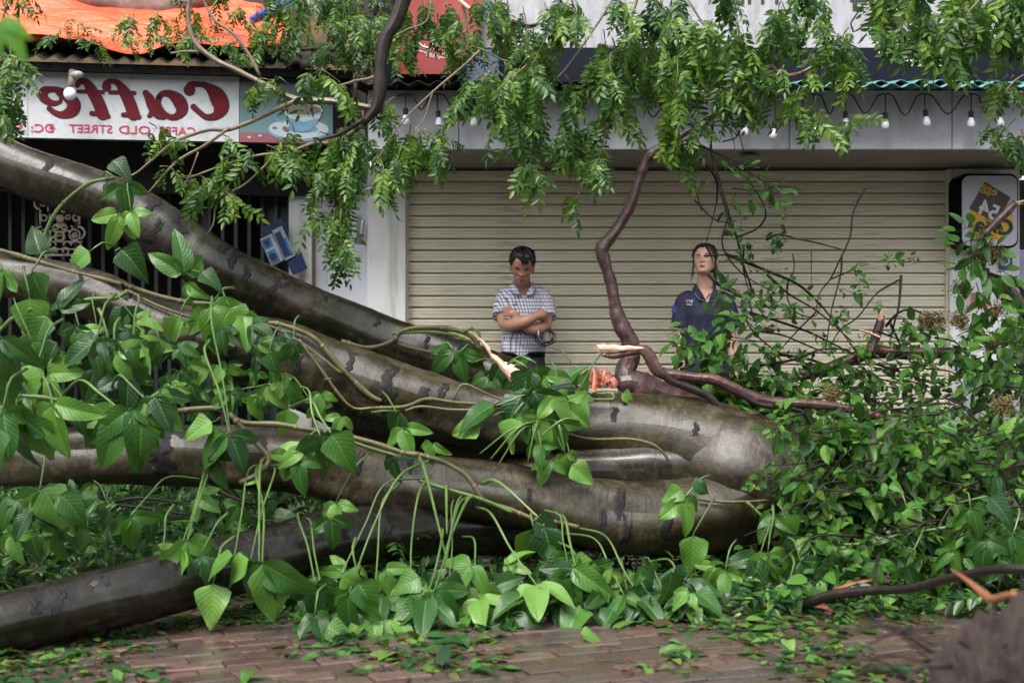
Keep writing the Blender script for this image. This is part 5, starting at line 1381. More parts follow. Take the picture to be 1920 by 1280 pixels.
leafy('leafy_branch', 'seed bearing branch with long dull leaves hanging in front of the egg sign', (1850, 460, 7.3),
    [(1870, 400, 1830, 480, 7.3, 9), (1860, 430, 1790, 440, 7.3, 9), (1860, 450, 1780, 470, 7.25, 9), (1850, 460, 1790, 510, 7.25, 10), (1850, 470, 1880, 480, 7.25, 7), (1840, 480, 1790, 550, 7.3, 9), (1840, 480, 1850, 540, 7.25, 9), (1870, 510, 1910, 530, 7.25, 7), (1860, 540, 1880, 590, 7.25, 9), (1830, 530, 1840, 600, 7.3, 9), (1880, 560, 1900, 620, 7.2, 9), (1850, 560, 1820, 620, 7.3, 7), (1900, 520, 1930, 570, 7.25, 6)], OVAL, .9, .003, seedl=((1845, 450, 7.25, 260), (1835, 490, 7.25, 260), (1865, 475, 7.25, 160), (1800, 540, 7.3, 120), (1870, 580, 7.2, 160), (1760, 600, 7.5, 120)))
sb_ = thing('snapped_stick', 'short red brown snapped stick with a pale end before the egg sign', 'stick', tuple(P(1870, 420, 7.2)))
branch('stick', sb_, [(1845, 440, 5), (1870, 415, 8), (1890, 395, 8), (1905, 380, 6)], MAT['bark_red'], 10, .02, .15, 7.2)
m = MB(); shards(m, P(1905, 381, 7.2), [(1, 0, .1), (.8, 0, .3)], 8, .06, .005, 12); m.build('pale_end', MAT['wood_pale'], sb_, False)
leafy('leafy_branch', 'green leaves poking above the heap at the far right edge', (1890, 690, 7.0),
    [(1930, 620, 1880, 610, 7.0, 9), (1940, 660, 1870, 640, 7.0, 10), (1940, 700, 1850, 690, 6.9, 12), (1900, 640, 1830, 660, 7.0, 10), (1860, 700, 1800, 690, 7.0, 10), (1800, 660, 1740, 660, 7.1, 9), (1760, 690, 1700, 690, 7.1, 10), (1690, 640, 1740, 600, 7.5, 9), (1720, 630, 1700, 600, 7.5, 7)], ROUND + OVAL, .85)

# leaf pile on the ground behind and below the stems
lp_ = MB(); pv = [np.concatenate(p.v) for p in ROUND + FINE]; pf = [p.f for p in ROUND + FINE]; pu = [np.concatenate(p.uv) for p in ROUND + FINE]
def pile(n, px0, px1, d0, d1, hmax, sc0, sc1):
    for k in range(n):
        d = rng.uniform(d0, d1); px = rng.uniform(px0, px1)
        x = (px - 960) / F * d
        z = .01 + hmax * rng.random() ** 1.7 * (.55 + .45 * mnoise.noise(Vector((x * 1.3, d * 1.3, 0))))
        i = rng.randrange(len(pv))
        M = frame((x, d, max(.008, z)), (rng.uniform(-1, 1), rng.uniform(-1, 1), rng.uniform(-.4, .4)), (rng.uniform(-.5, .5), -rng.uniform(0, .7), 1), rng.uniform(-.5, .5)) @ Matrix.Scale(rng.uniform(sc0, sc1), 4)
        lp_.add(xf(pv[i], M), pf[i], pu[i])
pile(1300, -120, 760, 6.15, 8.2, .45, .5, .95)
pile(1100, -120, 640, 7.0, 8.4, .75, .5, .95)
pile(700, 700, 1500, 6.3, 8.3, .3, .5, .95)
pile(500, 560, 1950, 5.7, 6.6, .16, .5, 1.0)
pl_ = lp_.build('leaf_pile', MAT['leaf_pile'], None, kind='stuff'); tagp(pl_, 'tangled pile of torn green leaves on the ground under the stems', 'leaf pile')
twp = thing('ground_twigs', 'dark wet twigs lying in the leaf pile behind the lowest stem', 'twigs', tuple(P(300, 960, 6.3)))
for L in ([(215, 940), (260, 933), (330, 940), (400, 950), (440, 955)], [(220, 946), (300, 955), (350, 962), (400, 945)], [(470, 965), (500, 976), (530, 977)], [(380, 905), (420, 925), (470, 945)]):
    m = MB(); tube(m, [P(a, b, 6.1) for a, b in L], [.008, .007, .005, .004, .003][:len(L)], 7, .03, lambda a, l, q: 1 + .2 * mnoise.noise(Vector(q) * 30)); m.build('twig', MAT['bark_dark'], twp)

# litter on the pavement
lt = MB()
bits = [simple_leaf(k + 50, .045, .022, lance, 2, 3, 0) for k in range(4)] + [simple_leaf(k + 60, .06, .035, roundl, 2, 4, 0) for k in range(3)]
bv = [np.concatenate(p.v) for p in bits]
for k in range(5200):
    d = 4.5 + 2.0 * rng.random() ** .9; px = rng.uniform(-40, 1760)
    x = (px - 960) / F * d
    den = 1.3 * mnoise.noise(Vector((x * 1.5, d * 2, 5))) + .5 * mnoise.noise(Vector((x * 6, d * 8, 1)))
    if den < rng.uniform(-.05, .3) - (.1 if px > 650 else 0) - (.35 if d > 5.5 else 0): continue
    i = rng.randrange(len(bits))
    M = frame((x, d, .006 + .008 * rng.random()), (rng.uniform(-1, 1), rng.uniform(-1, 1), rng.uniform(-.1, .15)), (rng.uniform(-.4, .4), rng.uniform(-.4, .3), 1)) @ Matrix.Scale(rng.choice((.4, .6, .8, 1.0, 1.3, 1.7)) * rng.uniform(.8, 1.2), 4)
    lt.add(xf(bv[i], M), bits[i].f, np.concatenate(bits[i].uv))
for k in range(260):
    d = 4.5 + 2.0 * rng.random(); x = (rng.uniform(0, 1800) - 960) / F * d
    a = rng.uniform(-.6, .6); L = rng.uniform(.02, .1)
    tube(lt, [(x, d, .008), (x + L * .5 * math.cos(a), d + L * .5 * math.sin(a), .014), (x + L * math.cos(a), d + L * math.sin(a), .008)], .0012, 3, .05, cap=False)
ll = lt.build('leaf_litter', MAT['litter'], None, kind='stuff'); tagp(ll, 'scattered leaflets and stalks littering the wet pavement', 'leaf litter')
for k, (a, b) in enumerate(((1420, 1120), (1330, 1165), (730, 1205), (1555, 1190), (480, 1160), (1080, 1225))):
    pass

# ================================================================== big leaved climbing vine
def bigleaf(n, seed, L=1.0):
    """lobed leaf of n leaflets, petiole at the origin, main leaflet along +Y; unit length"""
    r = random.Random(seed + 500)
    m = MB()
    angs = {1: [0], 3: [0, 62, -62], 5: [0, 46, -46, 98, -98]}[n]
    for k, a in enumerate(angs):
        l = L * (1 if k == 0 else (.82 if k < 3 else .55)) * r.uniform(.92, 1.05)
        a = math.radians(a + r.uniform(-9, 9))
        sh = heart if n == 1 else ovate
        v, f, uv = leafgrid(l, l * (.82 if n == 1 else r.uniform(.5, .6)), 8, 12, sh, r.uniform(.05, .5), r.uniform(.1, .6), r.uniform(.03, .08), seed * 9 + k, r.uniform(-.35, .35))
        dv = Vector((math.sin(a), math.cos(a), -r.uniform(-.05, .25) - (.15 if k else 0)))
        m.add(xf(v, frame((math.sin(a) * .05, math.cos(a) * .05, -.005 * k), dv, (-math.sin(a) * .3 * r.uniform(.2, 1.4), 0, 1))), f, uv)
        tube(m, [(0, 0, 0), (math.sin(a) * .06, math.cos(a) * .06, 0)], [.011, .008], 5, .1, cap=False)
    return m
BIG = {n: [bigleaf(n, k).mesh('leaf', MAT['leaf_big']) for k in range(6)] for n in (1, 3, 5)}
def vine_leaf(th, x, y, L, ang, n, d, root=None, tilt=0.25, rd=None):
    a = math.radians(ang)
    dv = Vector((math.sin(a), rng.uniform(-.45, .1), -math.cos(a)))
    nr_ = Vector((rng.uniform(-.45, .45), -rng.uniform(.5, 1.1), rng.uniform(.15, .9)))
    pos = P(x, y, d)
    if pos.z - S(L, d) * .75 < .02: dv.z *= .25; dv.y -= .5; pos.z = max(pos.z, .05); nr_ = Vector((rng.uniform(-.4, .4), -.5, 1))
    M = frame(pos, dv, nr_, rng.uniform(-.35, .35)) @ Matrix.Scale(S(L, d), 4)
    link_copy('leaf', rng.choice(BIG[n]), th, M)
    if root == -1: root = False
    if root: root = (root[0] + rng.uniform(-32, 32), root[1] + rng.uniform(-10, 10)) if rng.random() > .15 else False
    if root == 0 and root is not False and rng.random() < .45: root = (x + rng.uniform(-60, 60), y - rng.uniform(30, 90))
    if root is None: root = (x + rng.uniform(-70, 70), y - rng.uniform(50, 150))
    if root:
        b = P(root[0], root[1], rd if rd else d + .12)
        L_ = (b - pos).length
        mid = b.lerp(pos, .42) + Vector((rng.uniform(-.07, .07) * L_, -.04, .16 * L_ * (1 if root[1] < y else .3)))
        w = S(max(1.5, min(3.0, L * .028)), d)
        m = MB(); tube(m, [b, mid, mid.lerp(pos, .5) + rv(.018 * L_), pos], [w * 1.3, w, w * .85, w * .6], 6, .03); m.build('petiole', MAT['petiole'], th)
def vines(th, lst):
    for pts, w, d, mt in lst:
        w *= .8
        m = MB(); tube(m, [P(q[0], q[1], q[2] if len(q) > 2 else d) for q in pts], S(w, 6.6), 8, .02, lambda a, L, q: 1 + .25 * mnoise.noise(Vector(q) * 16) + .12 * mnoise.noise(Vector(q) * 45)); m.build('vine_stem', MAT[mt], th)
        rt = MB(); pp = m.last[0]
        for k in range(2, len(pp) - 2, 4):
            q = Vector(pp[k])
            if k % 12 == 2: ball(rt, q, S(w, 6.6) * 1.22, nu=8, nv=6)
            for j in range(2):
                e = q + Vector((rng.uniform(-.03, .03), -.01, -rng.uniform(.01, .06)))
                tube(rt, [q, q.lerp(e, .5) + rv(.008), e], [.0014, .001, .0004], 3, .05, cap=False)
        rt.build('rootlets', MAT['vine'], th, kind='stuff')

v1 = thing('climbing_vine', 'big leaved vine draped over the middle stem at the left', 'vine', tuple(P(300, 560, 6.7)))
vines(v1, [([(-60, 462), (0, 470), (70, 490), (130, 508), (180, 520), (230, 533)], 6, 6.72, 'vine'), ([(230, 533), (300, 556), (360, 568), (420, 574), (470, 604), (520, 607), (580, 628), (610, 655), (640, 690), (690, 738), (715, 752)], 6.5, 6.74, 'vine'),
    ([(60, 578), (110, 574), (140, 571), (165, 562), (190, 560), (220, 558), (240, 545)], 5.5, 6.6, 'petiole'), ([(60, 578), (20, 600), (-20, 640)], 5, 6.4, 'petiole'), ([(420, 600), (500, 610), (560, 640), (640, 700)], 4, 6.72, 'vine'), ([(215, 333), (165, 345), (115, 385), (88, 430), (78, 475)], 5, 6.9, 'petiole'), ([(240, 545), (300, 575), (380, 600), (470, 605)], 4, 6.7, 'vine'), ([(560, 636), (600, 690), (655, 760), (700, 765)], 3.5, 6.7, 'vine')])
for q in [(78, 480, 62, 200, 1, 6.5, (86, 440)), (60, 505, 95, 8, 1, 6.45, (78, 480)), (55, 555, 95, 15, 1, 6.4, (75, 500)), (5, 505, 60, -30, 3, 6.2, 0), (225, 400, 70, -15, 3, 6.8, (215, 335)), (210, 300, 55, 60, 1, 6.85, (215, 335)), (230, 345, 60, 10, 3, 6.85, (215, 333)), (245, 395, 50, 20, 3, 6.8, 0),
          (170, 470, 60, -50, 1, 6.75, (190, 465)), (225, 465, 75, 50, 1, 6.7, (200, 470)), (345, 515, 85, 172, 3, 6.5, (350, 560)), (375, 510, 55, 70, 1, 6.5, (350, 520)), (350, 530, 60, -10, 3, 6.5, (355, 545)), (260, 570, 75, -10, 1, 6.4, (275, 560)), (240, 580, 60, -40, 1, 6.4, 0), (335, 590, 62, -15, 1, 6.45, (350, 545)), (330, 640, 70, -40, 3, 6.4, (345, 600)), (300, 620, 40, -70, 1, 6.4, 0),
          (395, 570, 90, 12, 3, 6.5, (410, 545)), (430, 575, 70, 40, 1, 6.5, (420, 545)), (455, 590, 75, 22, 3, 6.5, (445, 560)), (460, 610, 55, 5, 1, 6.5, 0), (110, 580, 70, 160, 3, 6.4, 0), (90, 590, 75, -20, 1, 6.4, (100, 575)), (150, 620, 60, 30, 3, 6.35, (130, 575)),
          (30, 640, 80, -20, 3, 5.6, (60, 580)), (0, 630, 90, -10, 3, 5.5, 0), (10, 700, 70, 10, 1, 5.6, 0),
          (205, 640, 115, -8, 5, 6.2, (200, 575)), (215, 660, 90, 40, 3, 6.15, (230, 590)), (180, 640, 75, -60, 3, 6.2, (195, 560)), (250, 640, 80, 20, 3, 6.2, (290, 560)), (150, 680, 75, 10, 3, 6.25, 0), (120, 660, 70, -20, 3, 6.3, 0), (110, 640, 60, -40, 1, 6.3, 0), (140, 610, 60, -10, 3, 6.35, 0), (70, 680, 75, -20, 1, 6.0, (95, 600)), (90, 700, 80, 20, 3, 6.2, 0), (240, 700, 80, 10, 3, 6.2, 0), (310, 700, 60, 30, 1, 6.3, 0), (180, 690, 70, -20, 3, 6.2, 0), (255, 600, 50, 80, 3, 6.3, 0)]:
    vine_leaf(v1, *q[:6], root=q[6])
v2 = thing('climbing_vine', 'big leaved vine trailing along the lower stem with long leaf stalks', 'vine', tuple(P(500, 800, 6.1)))
vines(v2, [([(330, 770), (400, 765), (430, 775), (455, 792), (520, 795), (580, 805), (640, 815), (700, 830), (755, 848), (785, 852)], 6, 6.05, 'vine'), ([(785, 852), (830, 865), (870, 888), (885, 905), (910, 940), (950, 952), (1000, 972), (1050, 980), (1085, 988)], 5.5, 6.2, 'vine'), ([(-40, 745), (30, 742), (80, 745), (130, 755), (190, 765), (250, 775)], 5, 5.8, 'petiole'), ([(640, 820), (700, 842), (760, 858)], 4, 6.1, 'petiole'), ([(785, 900), (815, 910), (850, 920), (885, 930), (920, 942), (960, 960)], 4.5, 6.15, 'petiole'), ([(430, 775), (480, 830), (505, 862), (480, 890), (450, 905)], 6, 5.9, 'vine')])
for q in [(98, 755, 105, 8, 3, 5.6, (70, 742)), (30, 770, 105, -8, 3, 5.6, (40, 742)), (60, 770, 110, 10, 1, 5.6, 0), (5, 770, 95, 20, 3, 5.5, 0), (0, 800, 90, -5, 1, 5.4, 0), (130, 765, 55, 50, 1, 5.65, (110, 745)), (228, 770, 110, -14, 3, 5.75, (130, 740)), (245, 765, 115, 22, 3, 5.75, (150, 735)), (210, 780, 90, -35, 1, 5.75, 0), (270, 745, 90, 60, 1, 5.8, (235, 735)), (290, 740, 75, 30, 3, 5.8, 0), (265, 790, 90, 10, 1, 5.75, 0),
          (430, 812, 95, -62, 1, 5.7, (380, 640)), (432, 815, 72, 28, 3, 5.7, (370, 560)), (400, 790, 60, -60, 1, 5.75, (420, 800)), (400, 850, 75, 20, 3, 5.75, 0), (600, 815, 82, 15, 3, 5.8, (545, 730)), (620, 810, 90, 40, 1, 5.8, (560, 760)), (545, 850, 65, -20, 3, 5.85, (610, 820)), (560, 860, 62, 10, 3, 5.85, 0), (570, 840, 55, -50, 3, 5.85, 0), (600, 735, 45, 0, 3, 6.3, (605, 700)), (590, 760, 40, 30, 3, 6.3, 0), (640, 780, 40, -20, 3, 6.3, 0), (500, 720, 60, 40, 3, 6.2, (455, 735)), (470, 735, 60, 20, 3, 6.2, 0), (540, 765, 55, 0, 1, 6.2, 0), (750, 770, 60, -25, 1, 6.25, (690, 765)), (755, 800, 60, 15, 3, 6.25, 0), (735, 850, 50, 10, 3, 6.1, 0), (810, 830, 45, -10, 3, 6.2, 0),
          (343, 1015, 112, -18, 1, 5.5, (385, 890)), (352, 1010, 95, 18, 3, 5.5, (380, 895)), (305, 1030, 70, -20, 3, 5.5, 0), (375, 1040, 75, 10, 3, 5.5, 0), (470, 1048, 75, -62, 1, 5.4, (500, 870)), (486, 1050, 140, -8, 3, 5.4, (510, 855)), (492, 1050, 125, 22, 1, 5.4, (505, 870)), (440, 1040, 70, -70, 1, 5.4, (505, 870)), (400, 1090, 90, 0, 1, 5.45, 0),
          (75, 915, 95, 8, 3, 5.7, (120, 810)), (80, 910, 110, 28, 1, 5.7, 0), (95, 920, 90, -20, 1, 5.7, 0), (110, 925, 75, 55, 1, 5.65, 0), (60, 950, 70, -20, 3, 5.7, 0), (150, 980, 70, -10, 1, 5.7, 0), (210, 955, 45, -40, 1, 5.8, 0), (245, 965, 70, 8, 3, 5.8, (370, 895)), (30, 935, 60, -30, 3, 5.7, 0), (20, 1000, 60, 20, 3, 5.9, 0), (280, 960, 50, 20, 3, 5.9, 0),
          (590, 1090, 80, 5, 3, 5.5, (560, 960)), (605, 1110, 75, -20, 3, 5.5, (585, 970)), (620, 970, 60, 10, 3, 5.8, 0), (630, 940, 55, 0, 3, 5.9, 0), (590, 1150, 70, 20, 3, 5.4, 0), (610, 1180, 60, 40, 1, 5.35, 0), (640, 1075, 60, 50, 1, 5.45, (775, 905)), (655, 1110, 90, -15, 3, 5.45, (790, 860)), (670, 1090, 75, 40, 1, 5.45, 0), (700, 1150, 80, -40, 3, 5.5, (780, 905)), (735, 1180, 70, 30, 3, 5.5, (786, 905)), (770, 1110, 85, -20, 3, 5.6, (788, 900)), (800, 1120, 95, 0, 5, 5.55, (840, 1000)), (815, 1105, 80, 35, 3, 5.55, (880, 935)), (830, 1085, 65, 60, 1, 5.6, (890, 935)), (840, 1100, 65, 20, 1, 5.6, (855, 930)), (790, 1080, 70, -70, 1, 5.6, (850, 925)),
          (955, 1150, 90, -15, 5, 5.6, (950, 955)), (950, 1160, 90, 25, 3, 5.6, (1010, 1060)), (990, 1110, 85, -45, 3, 5.65, (900, 935)), (1005, 1095, 90, 0, 3, 5.65, (920, 942)), (1025, 1085, 80, 40, 3, 5.7, (925, 945)), (1000, 975, 70, 70, 1, 6.0, (1040, 975)), (1000, 985, 85, -10, 1, 6.0, (1010, 960)), (1020, 985, 80, 20, 1, 6.0, (1030, 970)), (1065, 1055, 70, 75, 1, 5.8, (1025, 965)), (1070, 1060, 105, -12, 3, 5.75, (1020, 970)), (1080, 1065, 110, 15, 5, 5.75, (1015, 968)), (1095, 1070, 70, 45, 3, 5.8, 0), (1170, 1115, 70, -10, 3, 5.75, (1070, 990)), (1175, 1105, 60, 60, 1, 5.75, (1140, 1060)), (1200, 1120, 75, 25, 3, 5.75, (1075, 990)), (1130, 1110, 70, -20, 3, 5.75, (1095, 1060)), (1245, 1110, 60, 10, 3, 5.8, (1190, 1050)), (1235, 1125, 70, 50, 1, 5.8, 0), (1285, 1120, 75, 10, 3, 5.75, (1220, 1050)), (1300, 1110, 65, 70, 1, 5.75, 0), (1290, 1130, 70, -40, 1, 5.75, 0), (900, 1120, 80, 0, 3, 5.65, (870, 1010)), (880, 1150, 80, -20, 3, 5.65, 0), (1060, 1150, 70, 10, 1, 5.7, 0), (1110, 1150, 65, 40, 1, 5.7, 0), (1150, 1140, 60, -20, 1, 5.7, 0)]:
    vine_leaf(v2, *q[:6], root=q[6], rd=6.2 if q[6] else None)
# extra long fan of stalks under the lower stem
for (a, b), (c, e) in [((785, 855), (838, 1050)), ((838, 912), (838, 1000)), ((890, 932), (835, 1030)), ((905, 905), (1010, 970))]:
    d = 6.0
    A_, B_ = P(a, b, 6.16), P(c, e, 5.85)
    m = MB(); tube(m, [A_, A_.lerp(B_, .3) + Vector((0, -.05, .05)), B_], [.009, .0075, .004], 6, .03); m.build('petiole', MAT['petiole'], v2)
for k in range(75):
    x, y = rng.uniform(-10, 560), rng.uniform(540, 760)
    if y < 560 + x * .25: y += 60
    vine_leaf(v1, x, y, rng.uniform(20, 55), rng.gauss(0, 45), rng.choice((1, 1, 3, 3, 5)), rng.uniform(6.0, 6.5), root=rng.choice((-1, -1, 0)))
for k in range(90):
    x, y = rng.uniform(560, 1340), rng.uniform(1050, 1165)
    vine_leaf(v2, x, y, rng.uniform(28, 85), rng.gauss(0, 45), rng.choice((1, 1, 3, 3, 5)), rng.uniform(5.65, 6.0), root=-1)
for k in range(30):
    x, y = rng.uniform(-10, 560), rng.uniform(900, 1010)
    vine_leaf(v2, x, y, rng.uniform(22, 60), rng.gauss(0, 50), rng.choice((1, 3, 3)), rng.uniform(5.95, 6.15), root=-1)
v3 = thing('climbing_vine', 'bright cluster of vine leaves sprouting in the middle of the trunk', 'vine', tuple(P(1020, 760, 6.6)))
vines(v3, [([(700, 765), (760, 762), (800, 748), (850, 754), (890, 757), (930, 760), (975, 745)], 5, 6.72, 'vine'), ([(760, 770), (790, 762), (850, 768), (900, 766), (940, 752)], 3.5, 6.7, 'vine'), ([(640, 640), (690, 652), (735, 640), (752, 622), (790, 614), (850, 618), (885, 632), (900, 655)], 7, 7.36, 'vine'), ([(735, 625), (800, 622), (850, 628), (880, 640)], 5, 7.36, 'petiole'), ([(735, 640), (770, 652), (820, 665), (860, 690)], 5, 7.38, 'vine'), ([(870, 622), (885, 615), (898, 625), (897, 640)], 4, 7.34, 'petiole'), ([(1022, 795), (1060, 812), (1110, 823), (1180, 823), (1220, 832), (1245, 850), (1258, 875)], 4, 6.62, 'vine'), ([(1310, 935), (1350, 940), (1400, 940), (1440, 938)], 3.5, 6.5, 'vine'), ([(850, 750), (870, 720), (930, 745), (1000, 760)], 2.6, 6.75, 'vine'), ([(1040, 720), (1090, 745), (1150, 748), (1145, 735)], 4, 6.75, 'petiole'), ([(1060, 705), (1090, 730), (1120, 745)], 3, 6.8, 'bark_dark')])
for q in [(850, 655, 60, -40, 3, 7.1, (820, 640)), (862, 660, 62, 5, 3, 7.1, (880, 640)), (875, 658, 45, 40, 1, 7.1, 0), (915, 705, 55, -30, 3, 7.0, (940, 690)), (940, 680, 50, -10, 1, 7.0, 0), (955, 690, 55, 60, 3, 7.0, (900, 685)), (990, 690, 75, -20, 1, 6.5, (960, 690)), (1005, 680, 82, 15, 1, 6.5, (980, 670)), (1020, 705, 65, 30, 3, 6.5, 0), (980, 740, 75, -40, 1, 6.45, (1030, 770)), (1000, 735, 75, 5, 3, 6.4, (1020, 780)), (1030, 720, 80, 55, 1, 6.45, (1020, 780)), (1040, 740, 65, 30, 3, 6.4, 0), (960, 780, 70, -15, 1, 6.4, (1000, 740)), (975, 775, 60, 20, 3, 6.4, 0), (1010, 780, 75, 15, 3, 6.4, 0), (1055, 755, 65, 50, 3, 6.45, 0), (1045, 790, 60, 10, 3, 6.4, 0), (930, 760, 85, -75, 1, 6.4, (1000, 750)), (905, 795, 65, -70, 1, 6.4, (960, 770)), (1080, 740, 55, 30, 3, 6.55, 0), (1060, 715, 50, 150, 1, 6.6, 0), (1090, 700, 45, 20, 3, 6.7, 0), (1010, 830, 50, 10, 3, 6.35, (990, 790)), (1060, 850, 50, 20, 3, 6.4, (1030, 800)), (1070, 870, 55, 60, 1, 6.4, (1040, 810)), (1030, 860, 50, -20, 3, 6.4, 0), (1165, 735, 40, 60, 1, 6.8, (1130, 745)), (1000, 720, 70, -70, 3, 6.5, 0),
          (1280, 915, 50, -60, 1, 6.2, (1290, 945)), (1280, 935, 70, 15, 3, 6.2, (1300, 890)), (1300, 1000, 80, 0, 1, 6.15, (1340, 940)), (1295, 905, 45, 70, 1, 6.2, 0)]:
    vine_leaf(v3, *q[:6], root=q[6])
for (a, b), (c, e) in [((1005, 790), (920, 860)), ((1000, 795), (935, 870)), ((1010, 795), (990, 865)), ((1000, 800), (900, 850)), ((1040, 790), (1060, 850)), ((1005, 800), (1020, 880)), ((1085, 790), (1010, 820))]:
    A_, B_ = P(a, b, 6.4), P(c, e, 6.35)
    m = MB(); tube(m, [A_, A_.lerp(B_, .4) + Vector((0, -.04, .04)), B_], [.007, .006, .0035], 6, .03); m.build('petiole', MAT['petiole'], v3)
v4 = thing('climbing_vine', 'cluster of big dark vine leaves on the ground before the right heap', 'vine', tuple(P(1450, 1080, 6.1)))
vines(v4, [([(1400, 940), (1450, 985), (1500, 1010), (1600, 1020), (1700, 1000), (1830, 980)], 3.5, 6.15, 'petiole')])
for q in [(1425, 1040, 80, -15, 3, 6.0, (1420, 960)), (1440, 1035, 90, 15, 3, 6.0, (1430, 950)), (1410, 1050, 70, -40, 1, 6.0, 0), (1450, 965, 60, -30, 3, 6.05, (1425, 950)), (1470, 960, 70, 20, 1, 6.05, 0), (1480, 1000, 65, 30, 3, 6.05, (1460, 960)), (1500, 1050, 65, 20, 3, 5.95, (1480, 1000)), (1520, 1080, 70, 30, 3, 5.95, (1510, 1020)), (1480, 1095, 70, 0, 3, 5.9, 0), (1540, 1050, 60, 60, 1, 5.95, 0), (1360, 1070, 60, 0, 3, 6.0, (1350, 1010)), (1340, 1060, 50, -30, 3, 6.05, 0), (1850, 930, 75, 60, 1, 6.0, (1800, 940)), (1700, 950, 60, 20, 1, 6.1, 0), (1780, 1030, 60, 30, 3, 6.0, 0), (1850, 1010, 70, -10, 3, 5.9, 0), (1900, 1000, 70, 10, 3, 5.9, 0), (1640, 1050, 60, 0, 3, 6.0, 0), (1700, 1060, 60, 30, 3, 5.9, 0), (1870, 1050, 55, 30, 3, 5.7, 0), (1820, 950, 60, 20, 3, 6.0, (1790, 920))]:
    vine_leaf(v4, *q[:6], root=q[6])
# single leaves fallen on the bricks
for x, d, L, n, lab in ((-2.0, 4.85, .15, 1, 'large pale leaf lying on the bricks at the bottom left'), (-1.78, 5.0, .11, 3, 'dark curled leaf standing on the bricks near the bottom left'), (-.85, 4.72, .1, 1, 'leaf lying on the bricks at the bottom edge left of centre'), (-.2, 5.25, .08, 1, 'small bright leaf on the bricks below the hanging leaf stalks'), (.62, 5.05, .09, 3, 'torn bright leaf on the bricks right of the middle'), (-.62, 5.3, .1, 3, 'crumpled leaf on the bricks left of the hanging leaf stalks'), (.25, 5.3, .1, 1, 'single leaf flat on the bricks under the middle leaf cluster'), (1.0, 5.2, .07, 1, 'small leaf on the bricks beside the root ball')):
    th = thing('fallen_leaf', lab, 'leaf', (x, d, .0), 'single big leaves fallen on the bricks')
    a = rng.uniform(0, 6.3)
    link_copy('leaf', rng.choice(BIG[n]), th, frame((x, d, .03), (math.cos(a), math.sin(a) * .5, .05), (rng.uniform(-.2, .2), -.35, 1)) @ Matrix.Scale(L, 4))
# ================================================================== people
def skinmat(name, a, b):
    t = NT(name)
    o = t.coord('Object')
    t.set(base=t.ramp(t.noise(o, 14, 5), [(.3, a), (.7, b)]), rough=.45, sss=.08)
    t.b.inputs['Subsurface Radius'].default_value = (.01, .004, .002)
    t.bump(t.noise(o, 160, 3), .15, .002)
    return t.m
def clothmat(name, kind):
    t = NT(name)
    o = t.coord('Object')
    if kind == 'plaid':
        sp = t.n('ShaderNodeSeparateXYZ')
        wob = t.n('ShaderNodeTexNoise'); wob.inputs['Scale'].default_value = 9
        t.l(o, wob.inputs['Vector'])
        ad = t.n('ShaderNodeVectorMath', operation='MULTIPLY_ADD'); t.l(wob.outputs['Color'], ad.inputs[0]); ad.inputs[1].default_value = (.005, .005, .005); t.l(o, ad.inputs[2])
        t.l(ad.outputs[0], sp.inputs[0])
        xa = t.math('ADD', sp.outputs[0], t.math('MULTIPLY', sp.outputs[1], .9))
        def lines(v, per, w):
            fr = t.math('FRACT', t.math('MULTIPLY', v, 1 / per))
            return t.math('LESS_THAN', t.math('ABSOLUTE', t.math('SUBTRACT', fr, .5)), w / 2)
        g = t.math('MAXIMUM', lines(xa, .0185, .2), lines(sp.outputs[2], .021, .18))
        g2 = t.math('MULTIPLY', t.math('MAXIMUM', lines(xa, .00925, .24), lines(sp.outputs[2], .0105, .2)), .35)
        base = t.mix(t.math('MAXIMUM', g, g2), (.62, .6, .7), (.035, .035, .07))
        t.set(base=base, rough=.8)
    else:
        t.set(base=t.ramp(t.noise(o, 12, 4), [(.3, tuple(x * .75 for x in kind)), (.7, tuple(x * 1.25 for x in kind))]), rough=.75)
    t.bump(t.noise(o, 7, 5, .6), .5, .02)
    return t.m
MAT['hair'] = simple('black_hair', (0.012, 0.010, 0.010), .36, .4, 60, .7, 150)
MAT['eye'] = simple('dark_eye', (.012, .008, .007), .2, .1, 10)
MAT['eyewhite'] = simple('eye_white', (.55, .52, .5), .25, .05, 10)

TMP = bpy.data.scenes.new('workbench')
def remeshed(mb, name, mats, parent, vox, smooth=2, disp=None, cut=None):
    me = mb.mesh('tmp', mats)
    ob = bpy.data.objects.new('tmp', me); TMP.collection.objects.link(ob)
    md = ob.modifiers.new('r', 'REMESH'); md.mode = 'VOXEL'; md.voxel_size = vox; md.use_smooth_shade = True
    if smooth:
        s_ = ob.modifiers.new('s', 'SMOOTH'); s_.factor = .5; s_.iterations = smooth
    vl = TMP.view_layers[0]; vl.update(); dg = vl.depsgraph
    out = bpy.data.meshes.new_from_object(ob.evaluated_get(dg))
    bpy.data.objects.remove(ob); bpy.data.meshes.remove(me)
    out.name = name
    if cut:
        import bmesh
        bm = bmesh.new(); bm.from_mesh(out)
        bmesh.ops.delete(bm, geom=[v for v in bm.verts if cut(v.co)], context='VERTS')
        bm.to_mesh(out); bm.free()
    if disp:
        nn = np.empty(len(out.vertices) * 3, np.float32); cc_ = nn.copy()
        out.vertices.foreach_get('normal', nn); out.vertices.foreach_get('co', cc_)
        nn = nn.reshape(-1, 3); cc_ = cc_.reshape(-1, 3)
        cc_ += nn * np.array([disp(Vector(q)) for q in cc_])[:, None]
        out.vertices.foreach_set('co', cc_.ravel().astype(np.float32))
    out.materials.clear(); out.materials.append(mats)
    out.polygons.foreach_set('use_smooth', np.ones(len(out.polygons), bool))
    out.transform(wm(parent).inverted())
    o = bpy.data.objects.new(name, out); COL.objects.link(o); o.parent = parent
    return o

